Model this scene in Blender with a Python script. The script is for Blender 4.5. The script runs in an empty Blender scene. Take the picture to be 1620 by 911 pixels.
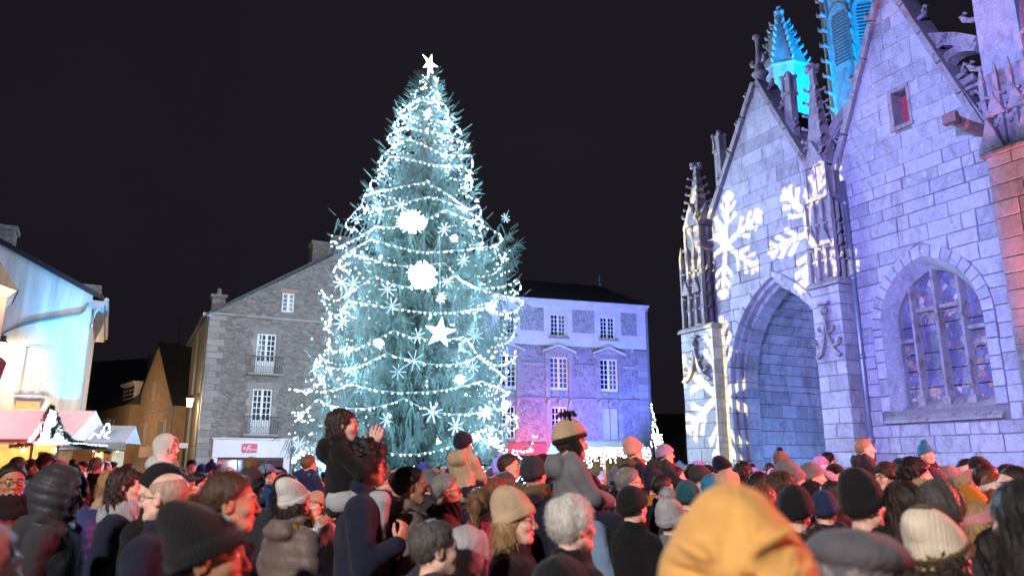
import bpy, math, random
import numpy as np
from mathutils import Vector, Matrix, noise as mnoise
R = math.radians
rng = random.Random(7)
nrng = np.random.default_rng(7)
SC = bpy.context.scene
COL = SC.collection

# ------------------------------------------------------------------ camera
FPX = 1178.0; PITCH = math.atan(279.5 / FPX); CZ = 1.80
cam_d = bpy.data.cameras.new('camera'); cam = bpy.data.objects.new('camera', cam_d); COL.objects.link(cam)
cam.location = (0, 0, CZ); cam.rotation_euler = (R(90) + PITCH, 0, 0)
cam_d.sensor_width = 36; cam_d.lens = 36 * FPX / 1620; cam_d.clip_start = .05; cam_d.clip_end = 2000
cam_d.dof.use_dof = True; cam_d.dof.focus_distance = 15; cam_d.dof.aperture_fstop = 2.0
SC.camera = cam
SC.view_settings.view_transform = 'Standard'; SC.view_settings.look = 'None'
SC.view_settings.exposure = 0.0; SC.view_settings.gamma = 1
SC.cycles.use_denoising = True
SC.cycles.use_light_tree = True
SC.cycles.max_bounces = 5; SC.cycles.diffuse_bounces = 2; SC.cycles.glossy_bounces = 2; SC.cycles.transmission_bounces = 3
SC.cycles.sample_clamp_indirect = 3.0
SC.cycles.volume_bounces = 0

# ------------------------------------------------------------------ night sky
world = bpy.data.worlds.new('World'); SC.world = world; world.use_nodes = True
wn = world.node_tree.nodes; wl = world.node_tree.links
wn['Background'].inputs['Color'].default_value = (.0100, .0080, .0118, 1)
wn['Background'].inputs['Strength'].default_value = 1.0
_t = wn.new('ShaderNodeTexNoise'); _t.inputs['Scale'].default_value = 1.6; _t.inputs['Detail'].default_value = 5; wl.new(wn.new('ShaderNodeTexCoord').outputs['Generated'], _t.inputs['Vector'])
_r = wn.new('ShaderNodeValToRGB'); _r.color_ramp.elements[0].position = .3; _r.color_ramp.elements[0].color = (.0082,.0066,.0098,1); _r.color_ramp.elements[1].position = .75; _r.color_ramp.elements[1].color = (.0130,.0106,.0158,1)
wl.new(_t.outputs[0], _r.inputs[0]); wl.new(_r.outputs[0], wn['Background'].inputs['Color'])

# ------------------------------------------------------------------ pixel <-> place helpers
def ray(px, py):
    u = (px - 810) / FPX; v = (455.5 - py) / FPX
    dy = math.cos(PITCH) - v * math.sin(PITCH); dz = math.sin(PITCH) + v * math.cos(PITCH)
    return (u / dy, 1.0, dz / dy)
def at(px, py, Y):
    r = ray(px, py); return Vector((r[0] * Y, Y, CZ + r[2] * Y))
class Frame:
    """a facade: local x runs to the right along it, local y into the building, z up"""
    def __init__(s, px, Y, ang):
        r = ray(px, 735); s.o = Vector((r[0] * Y, Y, 0)); s.ang = R(ang)
        s.x = Vector((math.cos(s.ang), math.sin(s.ang), 0)); s.y = Vector((-s.x.y, s.x.x, 0))
    def hit(s, px, py, yl=0.0):
        r = Vector(ray(px, py)); t = (yl + s.o.dot(s.y)) / r.dot(s.y); p = r * t
        return (p - s.o).dot(s.x), CZ + p.z
    def w(s, x, y, z):
        p = s.o + s.x * x + s.y * y; return Vector((p.x, p.y, z))

# ------------------------------------------------------------------ tags and objects
def tag(o, label=None, cat=None, group=None, kind=None):
    if label: o['label'] = label
    if cat: o['category'] = cat
    if group: o['group'] = group
    if kind: o['kind'] = kind
    return o
def thing(name, label, cat, loc=(0, 0, 0), rz=0, group=None):
    o = bpy.data.objects.new(name, None); COL.objects.link(o)
    o.location = loc; o.rotation_euler = (0, 0, rz); o.empty_display_size = .2
    return tag(o, label, cat, group)
def link(name, me, parent=None):
    o = bpy.data.objects.new(name, me); COL.objects.link(o)
    if parent: o.parent = parent
    return o
class MB:
    """collects shapes for ONE mesh object"""
    def __init__(s): s.v = []; s.f = []; s.mi = []; s.m = 0
    def add(s, vs, fs):
        n = len(s.v); s.v += [tuple(p) for p in vs]; s.f += [tuple(i + n for i in f) for f in fs]; s.mi += [s.m] * len(fs); return s
    def box(s, x0, x1, y0, y1, z0, z1):
        return s.add([(x0,y0,z0),(x1,y0,z0),(x1,y1,z0),(x0,y1,z0),(x0,y0,z1),(x1,y0,z1),(x1,y1,z1),(x0,y1,z1)],
                     [(0,3,2,1),(4,5,6,7),(0,1,5,4),(1,2,6,5),(2,3,7,6),(3,0,4,7)])
    def bbox(s, x0, x1, y0, y1, z0, z1, b=.01):
        """box with chamfered front (-y) edges"""
        vs = [(x0,y1,z0),(x1,y1,z0),(x1,y1,z1),(x0,y1,z1),(x0,y0+b,z0),(x1,y0+b,z0),(x1,y0+b,z1),(x0,y0+b,z1),
              (x0+b,y0,z0+b),(x1-b,y0,z0+b),(x1-b,y0,z1-b),(x0+b,y0,z1-b)]
        return s.add(vs, [(3,2,1,0),(0,1,5,4),(1,2,6,5),(2,3,7,6),(3,0,4,7),(4,5,9,8),(5,6,10,9),(6,7,11,10),(7,4,8,11),(8,9,10,11)])
    def poly(s, pts, y0, y1, b=0.0):
        """extrude an x,z outline from y0 (front) to y1; b: front chamfer inset"""
        n = len(pts); A = sum(pts[i][0]*pts[(i+1)%n][1]-pts[(i+1)%n][0]*pts[i][1] for i in range(n))
        if A < 0: pts = pts[::-1]
        cx = sum(p[0] for p in pts)/n; cz = sum(p[1] for p in pts)/n
        def ins(p):
            d = math.hypot(p[0]-cx, p[1]-cz) or 1; k = max(.3, (d-b)/d); return (cx+(p[0]-cx)*k, cz+(p[1]-cz)*k)
        vs = [(p[0], y1, p[1]) for p in pts] + [(p[0], y0+b, p[1]) for p in pts]
        fs = [tuple(range(n))[::-1]] + [(i, (i+1)%n, n+(i+1)%n, n+i) for i in range(n)]
        if b > 0:
            vs += [(ins(p)[0], y0, ins(p)[1]) for p in pts]
            fs += [(n+i, n+(i+1)%n, 2*n+(i+1)%n, 2*n+i) for i in range(n)] + [tuple(range(2*n, 3*n))]
        else: fs += [tuple(range(n, 2*n))]
        return s.add(vs, fs)
    def ring(s, outer, inner, y0, y1):
        """extruded strip between two x,z polylines (open)"""
        n = len(outer); vs = []
        for (a, b) in zip(outer, inner): vs += [(a[0],y0,a[1]),(b[0],y0,b[1]),(b[0],y1,b[1]),(a[0],y1,a[1])]
        fs = []
        for i in range(n-1):
            a = 4*i; c = a+4
            fs += [(a,a+1,c+1,c),(a+1,a+2,c+2,c+1),(a+2,a+3,c+3,c+2),(a+3,a,c,c+3)]
        fs += [(0,3,2,1),(4*n-4,4*n-3,4*n-2,4*n-1)]
        return s.add(vs, fs)
    def tube(s, pts, rad, n=6, cap=True):
        pts = [Vector(p) for p in pts]; m = len(pts)
        rs = rad if isinstance(rad, (list, tuple)) else [rad]*m
        vs = []; fs = []; up = Vector((0,0,1))
        for i, p in enumerate(pts):
            d = (pts[min(i+1,m-1)]-pts[max(i-1,0)])
            if d.length < 1e-9: d = Vector((0,0,1))
            d.normalize(); ref = up if abs(d.z) < .95 else Vector((1,0,0))
            a = d.cross(ref).normalized(); b = a.cross(d)
            for k in range(n):
                t = 2*math.pi*k/n; vs.append(p + (a*math.cos(t)+b*math.sin(t))*rs[i])
        for i in range(m-1):
            for k in range(n): fs.append((i*n+k, i*n+(k+1)%n, (i+1)*n+(k+1)%n, (i+1)*n+k))
        if cap: fs += [tuple(range(n))[::-1], tuple(range((m-1)*n, m*n))]
        return s.add(vs, fs)
    def lathe(s, prof, c=(0,0,0), n=8, rot=0.0, sx=1, sy=1):
        vs = []; fs = []; m = len(prof)
        for (r, z) in prof:
            for k in range(n):
                t = rot + 2*math.pi*k/n; vs.append((c[0]+r*math.cos(t)*sx, c[1]+r*math.sin(t)*sy, c[2]+z))
        for i in range(m-1):
            for k in range(n): fs.append((i*n+k, i*n+(k+1)%n, (i+1)*n+(k+1)%n, (i+1)*n+k))
        fs += [tuple(range(n))[::-1], tuple(range((m-1)*n, m*n))]
        return s.add(vs, fs)
    def ball(s, c, r, sz=1.0):
        P = [(r*math.sin(math.pi*i/6), -r*sz*math.cos(math.pi*i/6)) for i in range(7)]; P[0] = (r*.02, -r*sz); P[-1] = (r*.02, r*sz)
        return s.lathe(P, c, 9)
    def build(s, name, mat, parent=None, smooth=False, kind=None):
        me = bpy.data.meshes.new(name); me.from_pydata(s.v, [], s.f)
        for m in (mat if isinstance(mat, (list, tuple)) else [mat]): me.materials.append(m)
        if isinstance(mat, (list, tuple)): me.polygons.foreach_set('material_index', s.mi)
        if smooth: me.polygons.foreach_set('use_smooth', [True]*len(me.polygons))
        me.update()
        o = link(name, me, parent)
        if kind: o['kind'] = kind
        return o
def np_mesh(name, V, F, mat, smooth=True):
    """mesh from numpy verts (n,3) and quads/tris (m,k)"""
    me = bpy.data.meshes.new(name); V = np.asarray(V, dtype=np.float32); F = np.asarray(F, dtype=np.int32); k = F.shape[1]
    me.vertices.add(len(V)); me.vertices.foreach_set('co', V.ravel())
    me.loops.add(F.size); me.loops.foreach_set('vertex_index', F.ravel())
    me.polygons.add(len(F)); me.polygons.foreach_set('loop_start', np.arange(0, F.size, k, dtype=np.int32))
    me.polygons.foreach_set('loop_total', np.full(len(F), k, dtype=np.int32))
    me.polygons.foreach_set('use_smooth', np.full(len(F), smooth))
    me.update(calc_edges=True)
    for m in (mat if isinstance(mat, (list, tuple)) else [mat]): me.materials.append(m)
    return me
def copy_tree(o, parent=None):
    c = o.copy(); COL.objects.link(c)
    if parent: c.parent = parent
    for ch in list(o.children): copy_tree(ch, c)
    return c

# ------------------------------------------------------------------ materials
MATS = {}
def nmat(name):
    m = bpy.data.materials.new(name); m.use_nodes = True; MATS[name] = m
    nt = m.node_tree; return m, nt.nodes, nt.links, nt.nodes['Principled BSDF']
def lin(c): return tuple(((v/12.92) if v <= .04045 else ((v+.055)/1.055)**2.4) for v in c)
def srgb(h): h = h.lstrip('#'); return lin(tuple(int(h[i:i+2], 16)/255 for i in (0,2,4)))
def ramp(n, l, fac, stops):
    r = n.new('ShaderNodeValToRGB'); e = r.color_ramp.elements
    while len(e) < len(stops): e.new(.5)
    for q, (p, c) in zip(e, stops): q.position = p; q.color = (*c, 1) if len(c) == 3 else c
    l.new(fac, r.inputs[0]); return r.outputs[0]
def noise(n, l, scale, detail=4, rough=.6, vec=None, dist=0):
    t = n.new('ShaderNodeTexNoise'); t.inputs['Scale'].default_value = scale; t.inputs['Detail'].default_value = detail
    t.inputs['Roughness'].default_value = rough; t.inputs['Distortion'].default_value = dist
    if vec: l.new(vec, t.inputs['Vector'])
    return t.outputs[0]
def coords(n, kind='Object'): return n.new('ShaderNodeTexCoord').outputs[kind]
def mapping(n, l, vec, sc=(1,1,1), loc=(0,0,0), rot=(0,0,0)):
    m = n.new('ShaderNodeMapping'); m.inputs['Scale'].default_value = sc; m.inputs['Location'].default_value = loc; m.inputs['Rotation'].default_value = rot
    l.new(vec, m.inputs[0]); return m.outputs[0]
def mix(n, l, fac, a, b, mode='MIX'):
    x = n.new('ShaderNodeMix'); x.data_type = 'RGBA'; x.blend_type = mode
    for s, v in ((x.inputs[0], fac), (x.inputs[6], a), (x.inputs[7], b)):
        if isinstance(v, (int, float)): s.default_value = v
        elif isinstance(v, tuple): s.default_value = (*v, 1) if len(v) == 3 else v
        else: l.new(v, s)
    return x.outputs[2]
def mth(n, l, op, a, b=0.0, c=0.0):
    x = n.new('ShaderNodeMath'); x.operation = op
    for s, v in zip(x.inputs, (a, b, c)):
        if isinstance(v, (int, float)): s.default_value = v
        else: l.new(v, s)
    return x.outputs[0]
def bump(n, l, bs, h, strength=.5, dist=.02):
    b = n.new('ShaderNodeBump'); b.inputs['Strength'].default_value = strength; b.inputs['Distance'].default_value = dist
    l.new(h, b.inputs['Height']); l.new(b.outputs[0], bs.inputs['Normal'])
def stone_mat(name, c1, c2, c3=None, scale=1.0, rnd=.35, rough=.9, bs=.6, lichen=None):
    """weathered stone: speckle, patches of darker stain, pale lichen, per-block tone, pitting"""
    m, n, l, b = nmat(name); co = n.new('ShaderNodeNewGeometry').outputs['Position']
    f = noise(n, l, 6*scale, 9, .75, co); col = ramp(n, l, f, [(.32, c1), (.66, c2)])
    if c3:
        f3 = noise(n, l, 2.6*scale, 7, .72, mapping(n, l, co, sc=(1,1,.55), loc=(7,3,1)), .6); col = mix(n, l, ramp(n, l, f3, [(.50, (0,0,0)), (.64, (1,1,1))]), col, c3)
    oi = n.new('ShaderNodeObjectInfo'); g = mth(n, l, 'MULTIPLY_ADD', oi.outputs['Random'], 2*rnd, 1-rnd)
    col = mix(n, l, 1.0, col, g, 'MULTIPLY')
    stk = noise(n, l, 1.6, 5, .65, mapping(n, l, co, sc=(1,1,.13), loc=(4,1,8))); col = mix(n, l, ramp(n, l, stk, [(.54, (0,0,0)), (.72, (.6,.6,.6))]), col, tuple(v*.5 for v in c1))
    sp = noise(n, l, 34*scale, 3, .8, co); col = mix(n, l, ramp(n, l, sp, [(.58, (0,0,0)), (.70, (.55,.55,.55))]), col, tuple(v*.45 for v in c1))
    if lichen:
        fl = noise(n, l, 7*scale, 6, .75, mapping(n, l, co, loc=(2,9,4))); col = mix(n, l, ramp(n, l, fl, [(.60, (0,0,0)), (.63, (.9,.9,.9))]), col, lichen)
    l.new(col, b.inputs['Base Color']); b.inputs['Roughness'].default_value = rough
    h1 = mth(n, l, 'MULTIPLY_ADD', noise(n, l, 40*scale, 4, .7, co), .4, noise(n, l, 9*scale, 7, .75, co)); bump(n, l, b, h1, bs*1.4, .035)
    return m
def plain_mat(name, c, rough=.6, var=.15, scale=8, metal=0, bs=.15, spec=.5):
    m, n, l, b = nmat(name); co = coords(n); f = noise(n, l, scale, 5, .6, co)
    lo = tuple(v*(1-var) for v in c); hi = tuple(min(1, v*(1+var)) for v in c)
    l.new(ramp(n, l, f, [(.3, lo), (.7, hi)]), b.inputs['Base Color']); b.inputs['Roughness'].default_value = rough; b.inputs['Metallic'].default_value = metal
    b.inputs['Specular IOR Level'].default_value = spec
    if bs: bump(n, l, b, noise(n, l, scale*5, 3, .6, co), bs, .01)
    return m
def emit_mat(name, c, s):
    m, n, l, b = nmat(name); b.inputs['Base Color'].default_value = (*[min(1, v) for v in c], 1)
    b.inputs['Emission Color'].default_value = (*c, 1); b.inputs['Emission Strength'].default_value = s; return m
def rubble_mat(name, c1, c2, mortar, scale=3.2, squash=1.5):
    """random rubble masonry far enough away that single stones are a few pixels"""
    m, n, l, b = nmat(name); co = coords(n); v0 = mapping(n, l, co, sc=(1, 1, squash))
    nz = n.new('ShaderNodeTexNoise'); nz.inputs['Scale'].default_value = 4; l.new(v0, nz.inputs['Vector'])
    vec = n.new('ShaderNodeMix'); vec.data_type = 'VECTOR'; vec.inputs[0].default_value = .12; l.new(v0, vec.inputs[4]); l.new(nz.outputs['Color'], vec.inputs[5])
    vo = n.new('ShaderNodeTexVoronoi'); vo.inputs['Scale'].default_value = scale; l.new(vec.outputs[1], vo.inputs['Vector'])
    ve = n.new('ShaderNodeTexVoronoi'); ve.feature = 'DISTANCE_TO_EDGE'; ve.inputs['Scale'].default_value = scale; l.new(vec.outputs[1], ve.inputs['Vector'])
    sp = n.new('ShaderNodeSeparateColor'); l.new(vo.outputs['Color'], sp.inputs[0])
    col = ramp(n, l, sp.outputs[0], [(0, c1), (1, c2)])
    col = mix(n, l, mth(n, l, 'MULTIPLY', noise(n, l, .5, 4, .6, co), .45), col, tuple(v*.45 for v in c1))
    edge = ramp(n, l, ve.outputs[0], [(.02, (0,0,0)), (.07, (1,1,1))])
    col = mix(n, l, edge, mortar, col); l.new(col, b.inputs['Base Color']); b.inputs['Roughness'].default_value = .92
    hh = mth(n, l, 'MULTIPLY_ADD', noise(n, l, 18, 4, .6, co), .35, edge); bump(n, l, b, hh, .9, .03)
    return m
def slate_mat(name, c):
    m, n, l, b = nmat(name); co = coords(n); br = n.new('ShaderNodeTexBrick'); br.inputs['Scale'].default_value = 1.0
    br.inputs['Brick Width'].default_value = .26; br.inputs['Row Height'].default_value = .16; br.inputs['Mortar Size'].default_value = .008
    br.inputs['Color1'].default_value = (*c, 1); br.inputs['Color2'].default_value = (*[v*1.6 for v in c], 1); br.inputs['Mortar'].default_value = (*[v*.3 for v in c], 1)
    l.new(mapping(n, l, co, rot=(0,0,0)), br.inputs['Vector'])
    f = noise(n, l, 1.3, 4, .6, co); l.new(mix(n, l, mth(n, l, 'MULTIPLY', f, .6), br.outputs[0], tuple(v*.6 for v in c)), b.inputs['Base Color']); b.inputs['Roughness'].default_value = .55
    bump(n, l, b, br.outputs['Fac'], .5, -.01); return m
def glass_mat(name, c, rough=.08):
    m, n, l, b = nmat(name); b.inputs['Base Color'].default_value = (*c, 1); b.inputs['Roughness'].default_value = rough; b.inputs['Specular IOR Level'].default_value = .8
    co = coords(n); bump(n, l, b, noise(n, l, 1.5, 2, .5, co), .05, .05); return m

M_ASH = stone_mat('ashlar_granite', (.33,.31,.285), (.48,.455,.42), (.27,.245,.22), 1.0, .20)
M_ASHW = stone_mat('ashlar_weathered', (.34,.325,.305), (.48,.46,.43), (.29,.27,.25), 1.3, .16, lichen=(.62,.61,.56))
M_CARV = stone_mat('carved_stone', (.27,.23,.20), (.40,.36,.32), (.20,.13,.09), 2.0, .08)
M_MORT = stone_mat('mortar', (.16,.14,.125), (.23,.205,.18), None, 2.0, 0)
M_RUB = rubble_mat('rubble_grey', (.17,.15,.135), (.34,.305,.27), (.22,.20,.175), 5.0, 1.9)
M_RUBH = rubble_mat('rubble_hotel', (.17,.16,.16), (.33,.31,.31), (.38,.36,.35), 4.4, 1.3)
M_DRESS = stone_mat('dressed_stone', (.24,.22,.20), (.34,.31,.285), None, 1.5, .18)
M_BAND = plain_mat('lime_render', (.55,.53,.51), .9, .10, 2, bs=.25)
M_WHITEWALL = None
M_SLATE = slate_mat('slate_roof', (.028,.030,.036))
M_PAINT = plain_mat('white_paint', (.72,.71,.69), .5, .06, 5)
M_GLASS = glass_mat('dark_window_glass', (.012,.014,.02))
M_LEAD = plain_mat('zinc', (.28,.30,.33), .45, .15, 4, .6)
M_IRON = plain_mat('dark_iron', (.025,.025,.028), .5, .2, 6, .5)
M_BROWNWALL = plain_mat('ochre_render', (.36,.25,.16), .95, .18, 1.6, bs=.4)
M_WOODSH = plain_mat('pale_shutter', (.42,.37,.33), .7, .12, 6)
M_SHADE = plain_mat('dark_interior', (.02,.018,.016), .9, .2, 3)

# ------------------------------------------------------------------ lamps of the place, and a few added ones
def floodlight(label, loc, target, col, watts, cone, blend=.5, rad=.08, group='stage floodlights', barn=None, barn_top=None, barn_side=1):
    """a projector on a stand: housing, yoke and pole, with its own spot lamp"""
    loc = Vector(loc); d = (Vector(target)-loc).normalized()
    t = thing('floodlight', label, 'floodlight', (loc.x, loc.y, 0), 0, group)
    MB().tube([(0,0,0), (0,0,loc.z-.16)], .025, 6).tube([(-.35,0,.02),(.35,0,.02)], .02, 5).tube([(0,-.35,.02),(0,.35,.02)], .02, 5).build('pole', M_IRON, t)
    q = d.to_track_quat('-Z', 'Y')
    h = MB().lathe([(.02,.26),(.10,.25),(.12,.10),(.13,-.02),(.135,-.03),(.11,-.03),(.105,.02),(.02,.03)], n=12).build('housing', M_IRON, t, True)
    h.location = (0,0,loc.z); h.rotation_mode = 'QUATERNION'; h.rotation_quaternion = q
    ld = bpy.data.lights.new('spot_lamp', 'SPOT'); ld.energy = watts; ld.color = col; ld.spot_size = R(cone); ld.spot_blend = blend; ld.shadow_soft_size = rad
    lo = bpy.data.objects.new('spot_lamp', ld); COL.objects.link(lo); lo.parent = t
    p = d*.05; lo.location = (p.x, p.y, loc.z+p.z); lo.rotation_mode = 'QUATERNION'; lo.rotation_quaternion = q
    if barn:
        # barn door: an added metal flap in front of the lens, its edge on the line to the point where the light must stop
        e = Vector(barn)-(loc+d*.05); e.normalize(); r_ = d.cross(Vector((0,0,1))).normalized(); u_ = r_.cross(d); r_ = r_*barn_side; c = Vector((p.x,p.y,loc.z+p.z))+e*(.9/e.dot(d)); et = (Vector(barn_top or barn)-(loc+d*.05)).normalized(); ht = (et*(.9/et.dot(d))-e*(.9/e.dot(d))).dot(u_) if barn_top else .55
        MB().add([c-u_*.55, c+r_*.7-u_*.55, c+r_*.7+u_*ht, c+u_*ht, c-u_*.55+d*.01, c+r_*.7-u_*.55+d*.01, c+r_*.7+u_*ht+d*.01, c+u_*ht+d*.01], [(0,1,2,3),(7,6,5,4),(0,4,5,1),(1,5,6,2),(2,6,7,3),(3,7,4,0)]).tube([Vector((p.x,p.y,loc.z+p.z))+r_*.15, c+r_*.35], .012, 4).build('barn_door', M_IRON, t)
    return t, lo
def point_lamp(parent, loc, col, watts, rad=.06):
    ld = bpy.data.lights.new('bulb_light', 'POINT'); ld.energy = watts; ld.color = col; ld.shadow_soft_size = rad
    lo = bpy.data.objects.new('bulb_light', ld); COL.objects.link(lo); lo.parent = parent; lo.location = loc; return lo
# ================================================================== the church
CH = Frame(1480, 17, -62.883)
church = thing('church', 'gothic granite church with two gables and an arched porch, lit violet and blue', 'church', CH.o, CH.ang)
def h(px, py, yl=0.0): return CH.hit(px, py, yl)
def arch_hw(a, zs, za, z):
    """half width of a pointed arch opening at height z"""
    if z <= zs: return a
    if z >= za: return 0.0
    hh = za - zs; r = (a*a + hh*hh)/(2*a); return max(0.0, math.sqrt(max(0, r*r-(z-zs)**2)) - (r-a))
def arch_pts(cx, a, zs, za, z0, n=12):
    hh = za-zs; r = (a*a+hh*hh)/(2*a); th = math.asin(min(1, hh/r)) if r >= hh else math.pi/2
    if r < hh or a > hh: pass
    L = [(cx-a, z0)] if z0 < zs else []
    t1 = math.atan2(hh, r-a) if True else th
    for i in range(n+1):
        t = t1*i/n; L.append((cx+(r-a)-r*math.cos(t), zs+r*math.sin(t)))
    Rr = [(2*cx-x, z) for x, z in L[:-1]][::-1]
    return L + Rr
def clip(poly, a, b, c):
    """keep a*x+b*z<=c"""
    out = []; n = len(poly)
    for i in range(n):
        p, q = poly[i], poly[(i+1) % n]; dp = a*p[0]+b*p[1]-c; dq = a*q[0]+b*q[1]-c
        if dp <= 0: out.append(p)
        if (dp < 0 < dq) or (dq < 0 < dp): t = dp/(dp-dq); out.append((p[0]+(q[0]-p[0])*t, p[1]+(q[1]-p[1])*t))
    return out
def clip_gable(poly, xl, xr, ax, az, zl, zr):
    poly = clip(poly, -1, 0, -xl); poly = clip(poly, 1, 0, xr)
    for (x0, z0, s) in ((xl, zl, 1), (xr, zr, -1)):
        if len(poly) < 3: return poly
        dx, dz = ax-x0, az-z0; nx, nz = -dz*s, dx*s
        poly = clip(poly, nx, nz, nx*x0+nz*z0)
    return poly
def area(p): return abs(sum(p[i][0]*p[(i+1)%len(p)][1]-p[(i+1)%len(p)][0]*p[i][1] for i in range(len(p))))/2
def rough_outline(p, r):
    """worn edges: each side gets a middle point, corners are nibbled"""
    out = []; n = len(p)
    for i in range(n):
        a, b = p[i], p[(i+1) % n]; out.append((a[0]+r.uniform(-.009,.009), a[1]+r.uniform(-.009,.009)))
        if math.dist(a, b) > .3: t = r.uniform(.35,.65); out.append((a[0]+(b[0]-a[0])*t+r.uniform(-.007,.007), a[1]+(b[1]-a[1])*t+r.uniform(-.007,.007)))
    return out
BLOCKS = []       # (visible size, mesh builder args)
def ashlar_wall(name, gable, z0, z1, openings, hmin, hmax, lmin, lmax, seed, mat, depth=.7, extra_clip=None, big_above=99):
    r = random.Random(seed); back = MB(); z = z0; xl, xr, ax, az, zl, zr = gable
    while z < z1:
        hz = r.uniform(hmin, hmax)
        if z > big_above: hz *= 1.15
        zt = min(z+hz, z1); segs = [(xl, xr)]
        strips = [[(xl, z), (xr, z), (xr, zt), (xl, zt)]]
        lv = sorted({z, zt, *[v for o_ in openings for v in (o_[3], o_[4], o_[2], o_[3]-.08, o_[3]-.22) if z < v < zt]})
        for za_, zb_ in zip(lv[:-1], lv[1:]):
            sub = [[(xl, za_), (xr, za_), (xr, zb_), (xl, zb_)]]
            for (cx, a, zs, za, zb) in openings:
                if zb_ <= zb+.001 or za_ >= za-.001: continue
                w0 = arch_hw(a, zs, za, za_); w1 = arch_hw(a, zs, za, zb_-1e-5 if zs > za-.03 else zb_); new = []
                for s in sub:
                    L = clip(s, zb_-za_, (w1-w0), (cx-w0)*(zb_-za_)+(w1-w0)*za_); Rr = clip(s, -(zb_-za_), (w1-w0), -(cx+w0)*(zb_-za_)+(w1-w0)*za_)
                    new += [q for q in (L, Rr) if len(q) > 2]
                sub = new
            for s in sub:
                q = clip_gable(s, *gable)
                if len(q) > 2 and area(q) > .0005: back.poly(q, .012, depth)
        strips = []
        for (cx, a, zs, za, zb) in ():
            w0 = w1 = 0
            new = []
            for s in strips:
                L = clip(s, zt-z, (w1-w0), (cx-w0)*(zt-z)+(w1-w0)*z)
                Rr = clip(s, -(zt-z), (w1-w0), -(cx+w0)*(zt-z)+(w1-w0)*z)
                new += [q for q in (L, Rr) if len(q) > 2]
            strips = new
        for s in strips:
            q = clip_gable(s, *gable)
            if len(q) > 2 and area(q) > .002: back.poly(q, .012, depth)
        # blocks
        x = xl - r.uniform(0, .4)
        while x < xr:
            ln = r.uniform(lmin, lmax)*(.75+.5*hz/hmax); j = .009 if z < big_above else .003
            if r.random() < .07: ln *= .45
            polys = [[(x+j, z+j), (x+ln-j, z+j), (x+ln-j, zt-j), (x+j, zt-j)]]
            for (cx, a, zs, za, zb) in openings:
                if zt <= zb+.01 or z >= za: continue
                w0 = arch_hw(a, zs, za, max(z, zb))+.012; w1 = (arch_hw(a, zs, za, zt) if zs < za-.03 else w0-.012)+.012; new = []
                for s in polys:
                    L = clip(s, zt-z, (w1-w0), (cx-w0)*(zt-z)+(w1-w0)*z); Rr = clip(s, -(zt-z), (w1-w0), -(cx+w0)*(zt-z)+(w1-w0)*z)
                    new += [q for q in (L, Rr) if len(q) > 2 and area(q) > .01]
                polys = new
            for p in polys:
                p = clip_gable(p, xl+.005, xr-.005, ax, az-.01, zl-.01, zr-.01)
                if len(p) > 2 and area(p) > .012:
                    p = rough_outline(p, r)
                    BLOCKS.append((area(p)*(1 if z > 1.5 else .001), p, -r.uniform(.004, .026 if z < big_above else .008), mat))
            x += ln
        z = zt
    return back.build(name, M_MORT, church)
WIN = (.30, 1.18, 5.0, 6.48, 3.0)
POR = (-4.2, 1.62, 4.2, 6.80, 0.0)
ashlar_wall('gable_wall', (-1.66, 2.5, .28, 13.75, 9.35, 8.4), 0, 13.8, [(WIN[0], 1.47, 5.0, 6.82, 3.02), (.28,.20,10.75,10.76,9.88)], .27, .40, .42, .85, 3, M_ASHW, big_above=8.7)
ashlar_wall('porch_wall', (-6.55, -2.3, -4.22, 13.15, 9.35, 9.1), 0, 13.2, [(POR[0], 1.98, 4.2, 7.16, -.1)], .30, .42, .55, 1.05, 5, M_ASH, big_above=8.9)
# blocks: the 300 that show largest are objects, the rest one mesh
BUT = []
def course_blocks(x0, x1, y0, y1, z0, z1, seed, hmin=.30, hmax=.42):
    """a buttress shaft laid in courses of one or two blocks"""
    r = random.Random(seed); z = z0
    while z < z1-.02:
        zt = min(z+r.uniform(hmin, hmax), z1)
        if z1-zt < .12: zt = z1
        w = x1-x0; cuts = [x0, x1] if r.random() < .25 else [x0, x0+w*r.choice((.36,.45,.58,.66)), x1]
        for a, b in zip(cuts[:-1], cuts[1:]):
            j = .008; e = r.uniform(0, .012); BUT.append(((b-a)*(zt-z)*(1 if z > 1.4 else .001), (a+(j if a > x0 else -e), b-(j if b < x1 else -e), y0-e, y1, z+j, zt-j)))
        z = zt
    MB().box(x0+.015, x1-.015, y0+.02, y1+.1, z0, z1-.01).build('buttress_core', M_MORT, church)
B1 = (-2.5, -1.64, -.5); B2 = (2.47, 3.55, -.75); B3 = (-7.85, -6.42, -.4)
course_blocks(B1[0], B1[1], B1[2], 0, 0, 6.25, 11)
course_blocks(B2[0], B2[1], B2[2], 0, 0, 8.0, 12, .32, .45)
course_blocks(B3[0], B3[1], B3[2], 0, 0, 5.9, 13)
items = [(s, 'p', p, yf, m) for (s, p, yf, m) in BLOCKS] + [(s, 'b', a, 0, M_ASH) for (s, a) in BUT]
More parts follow.
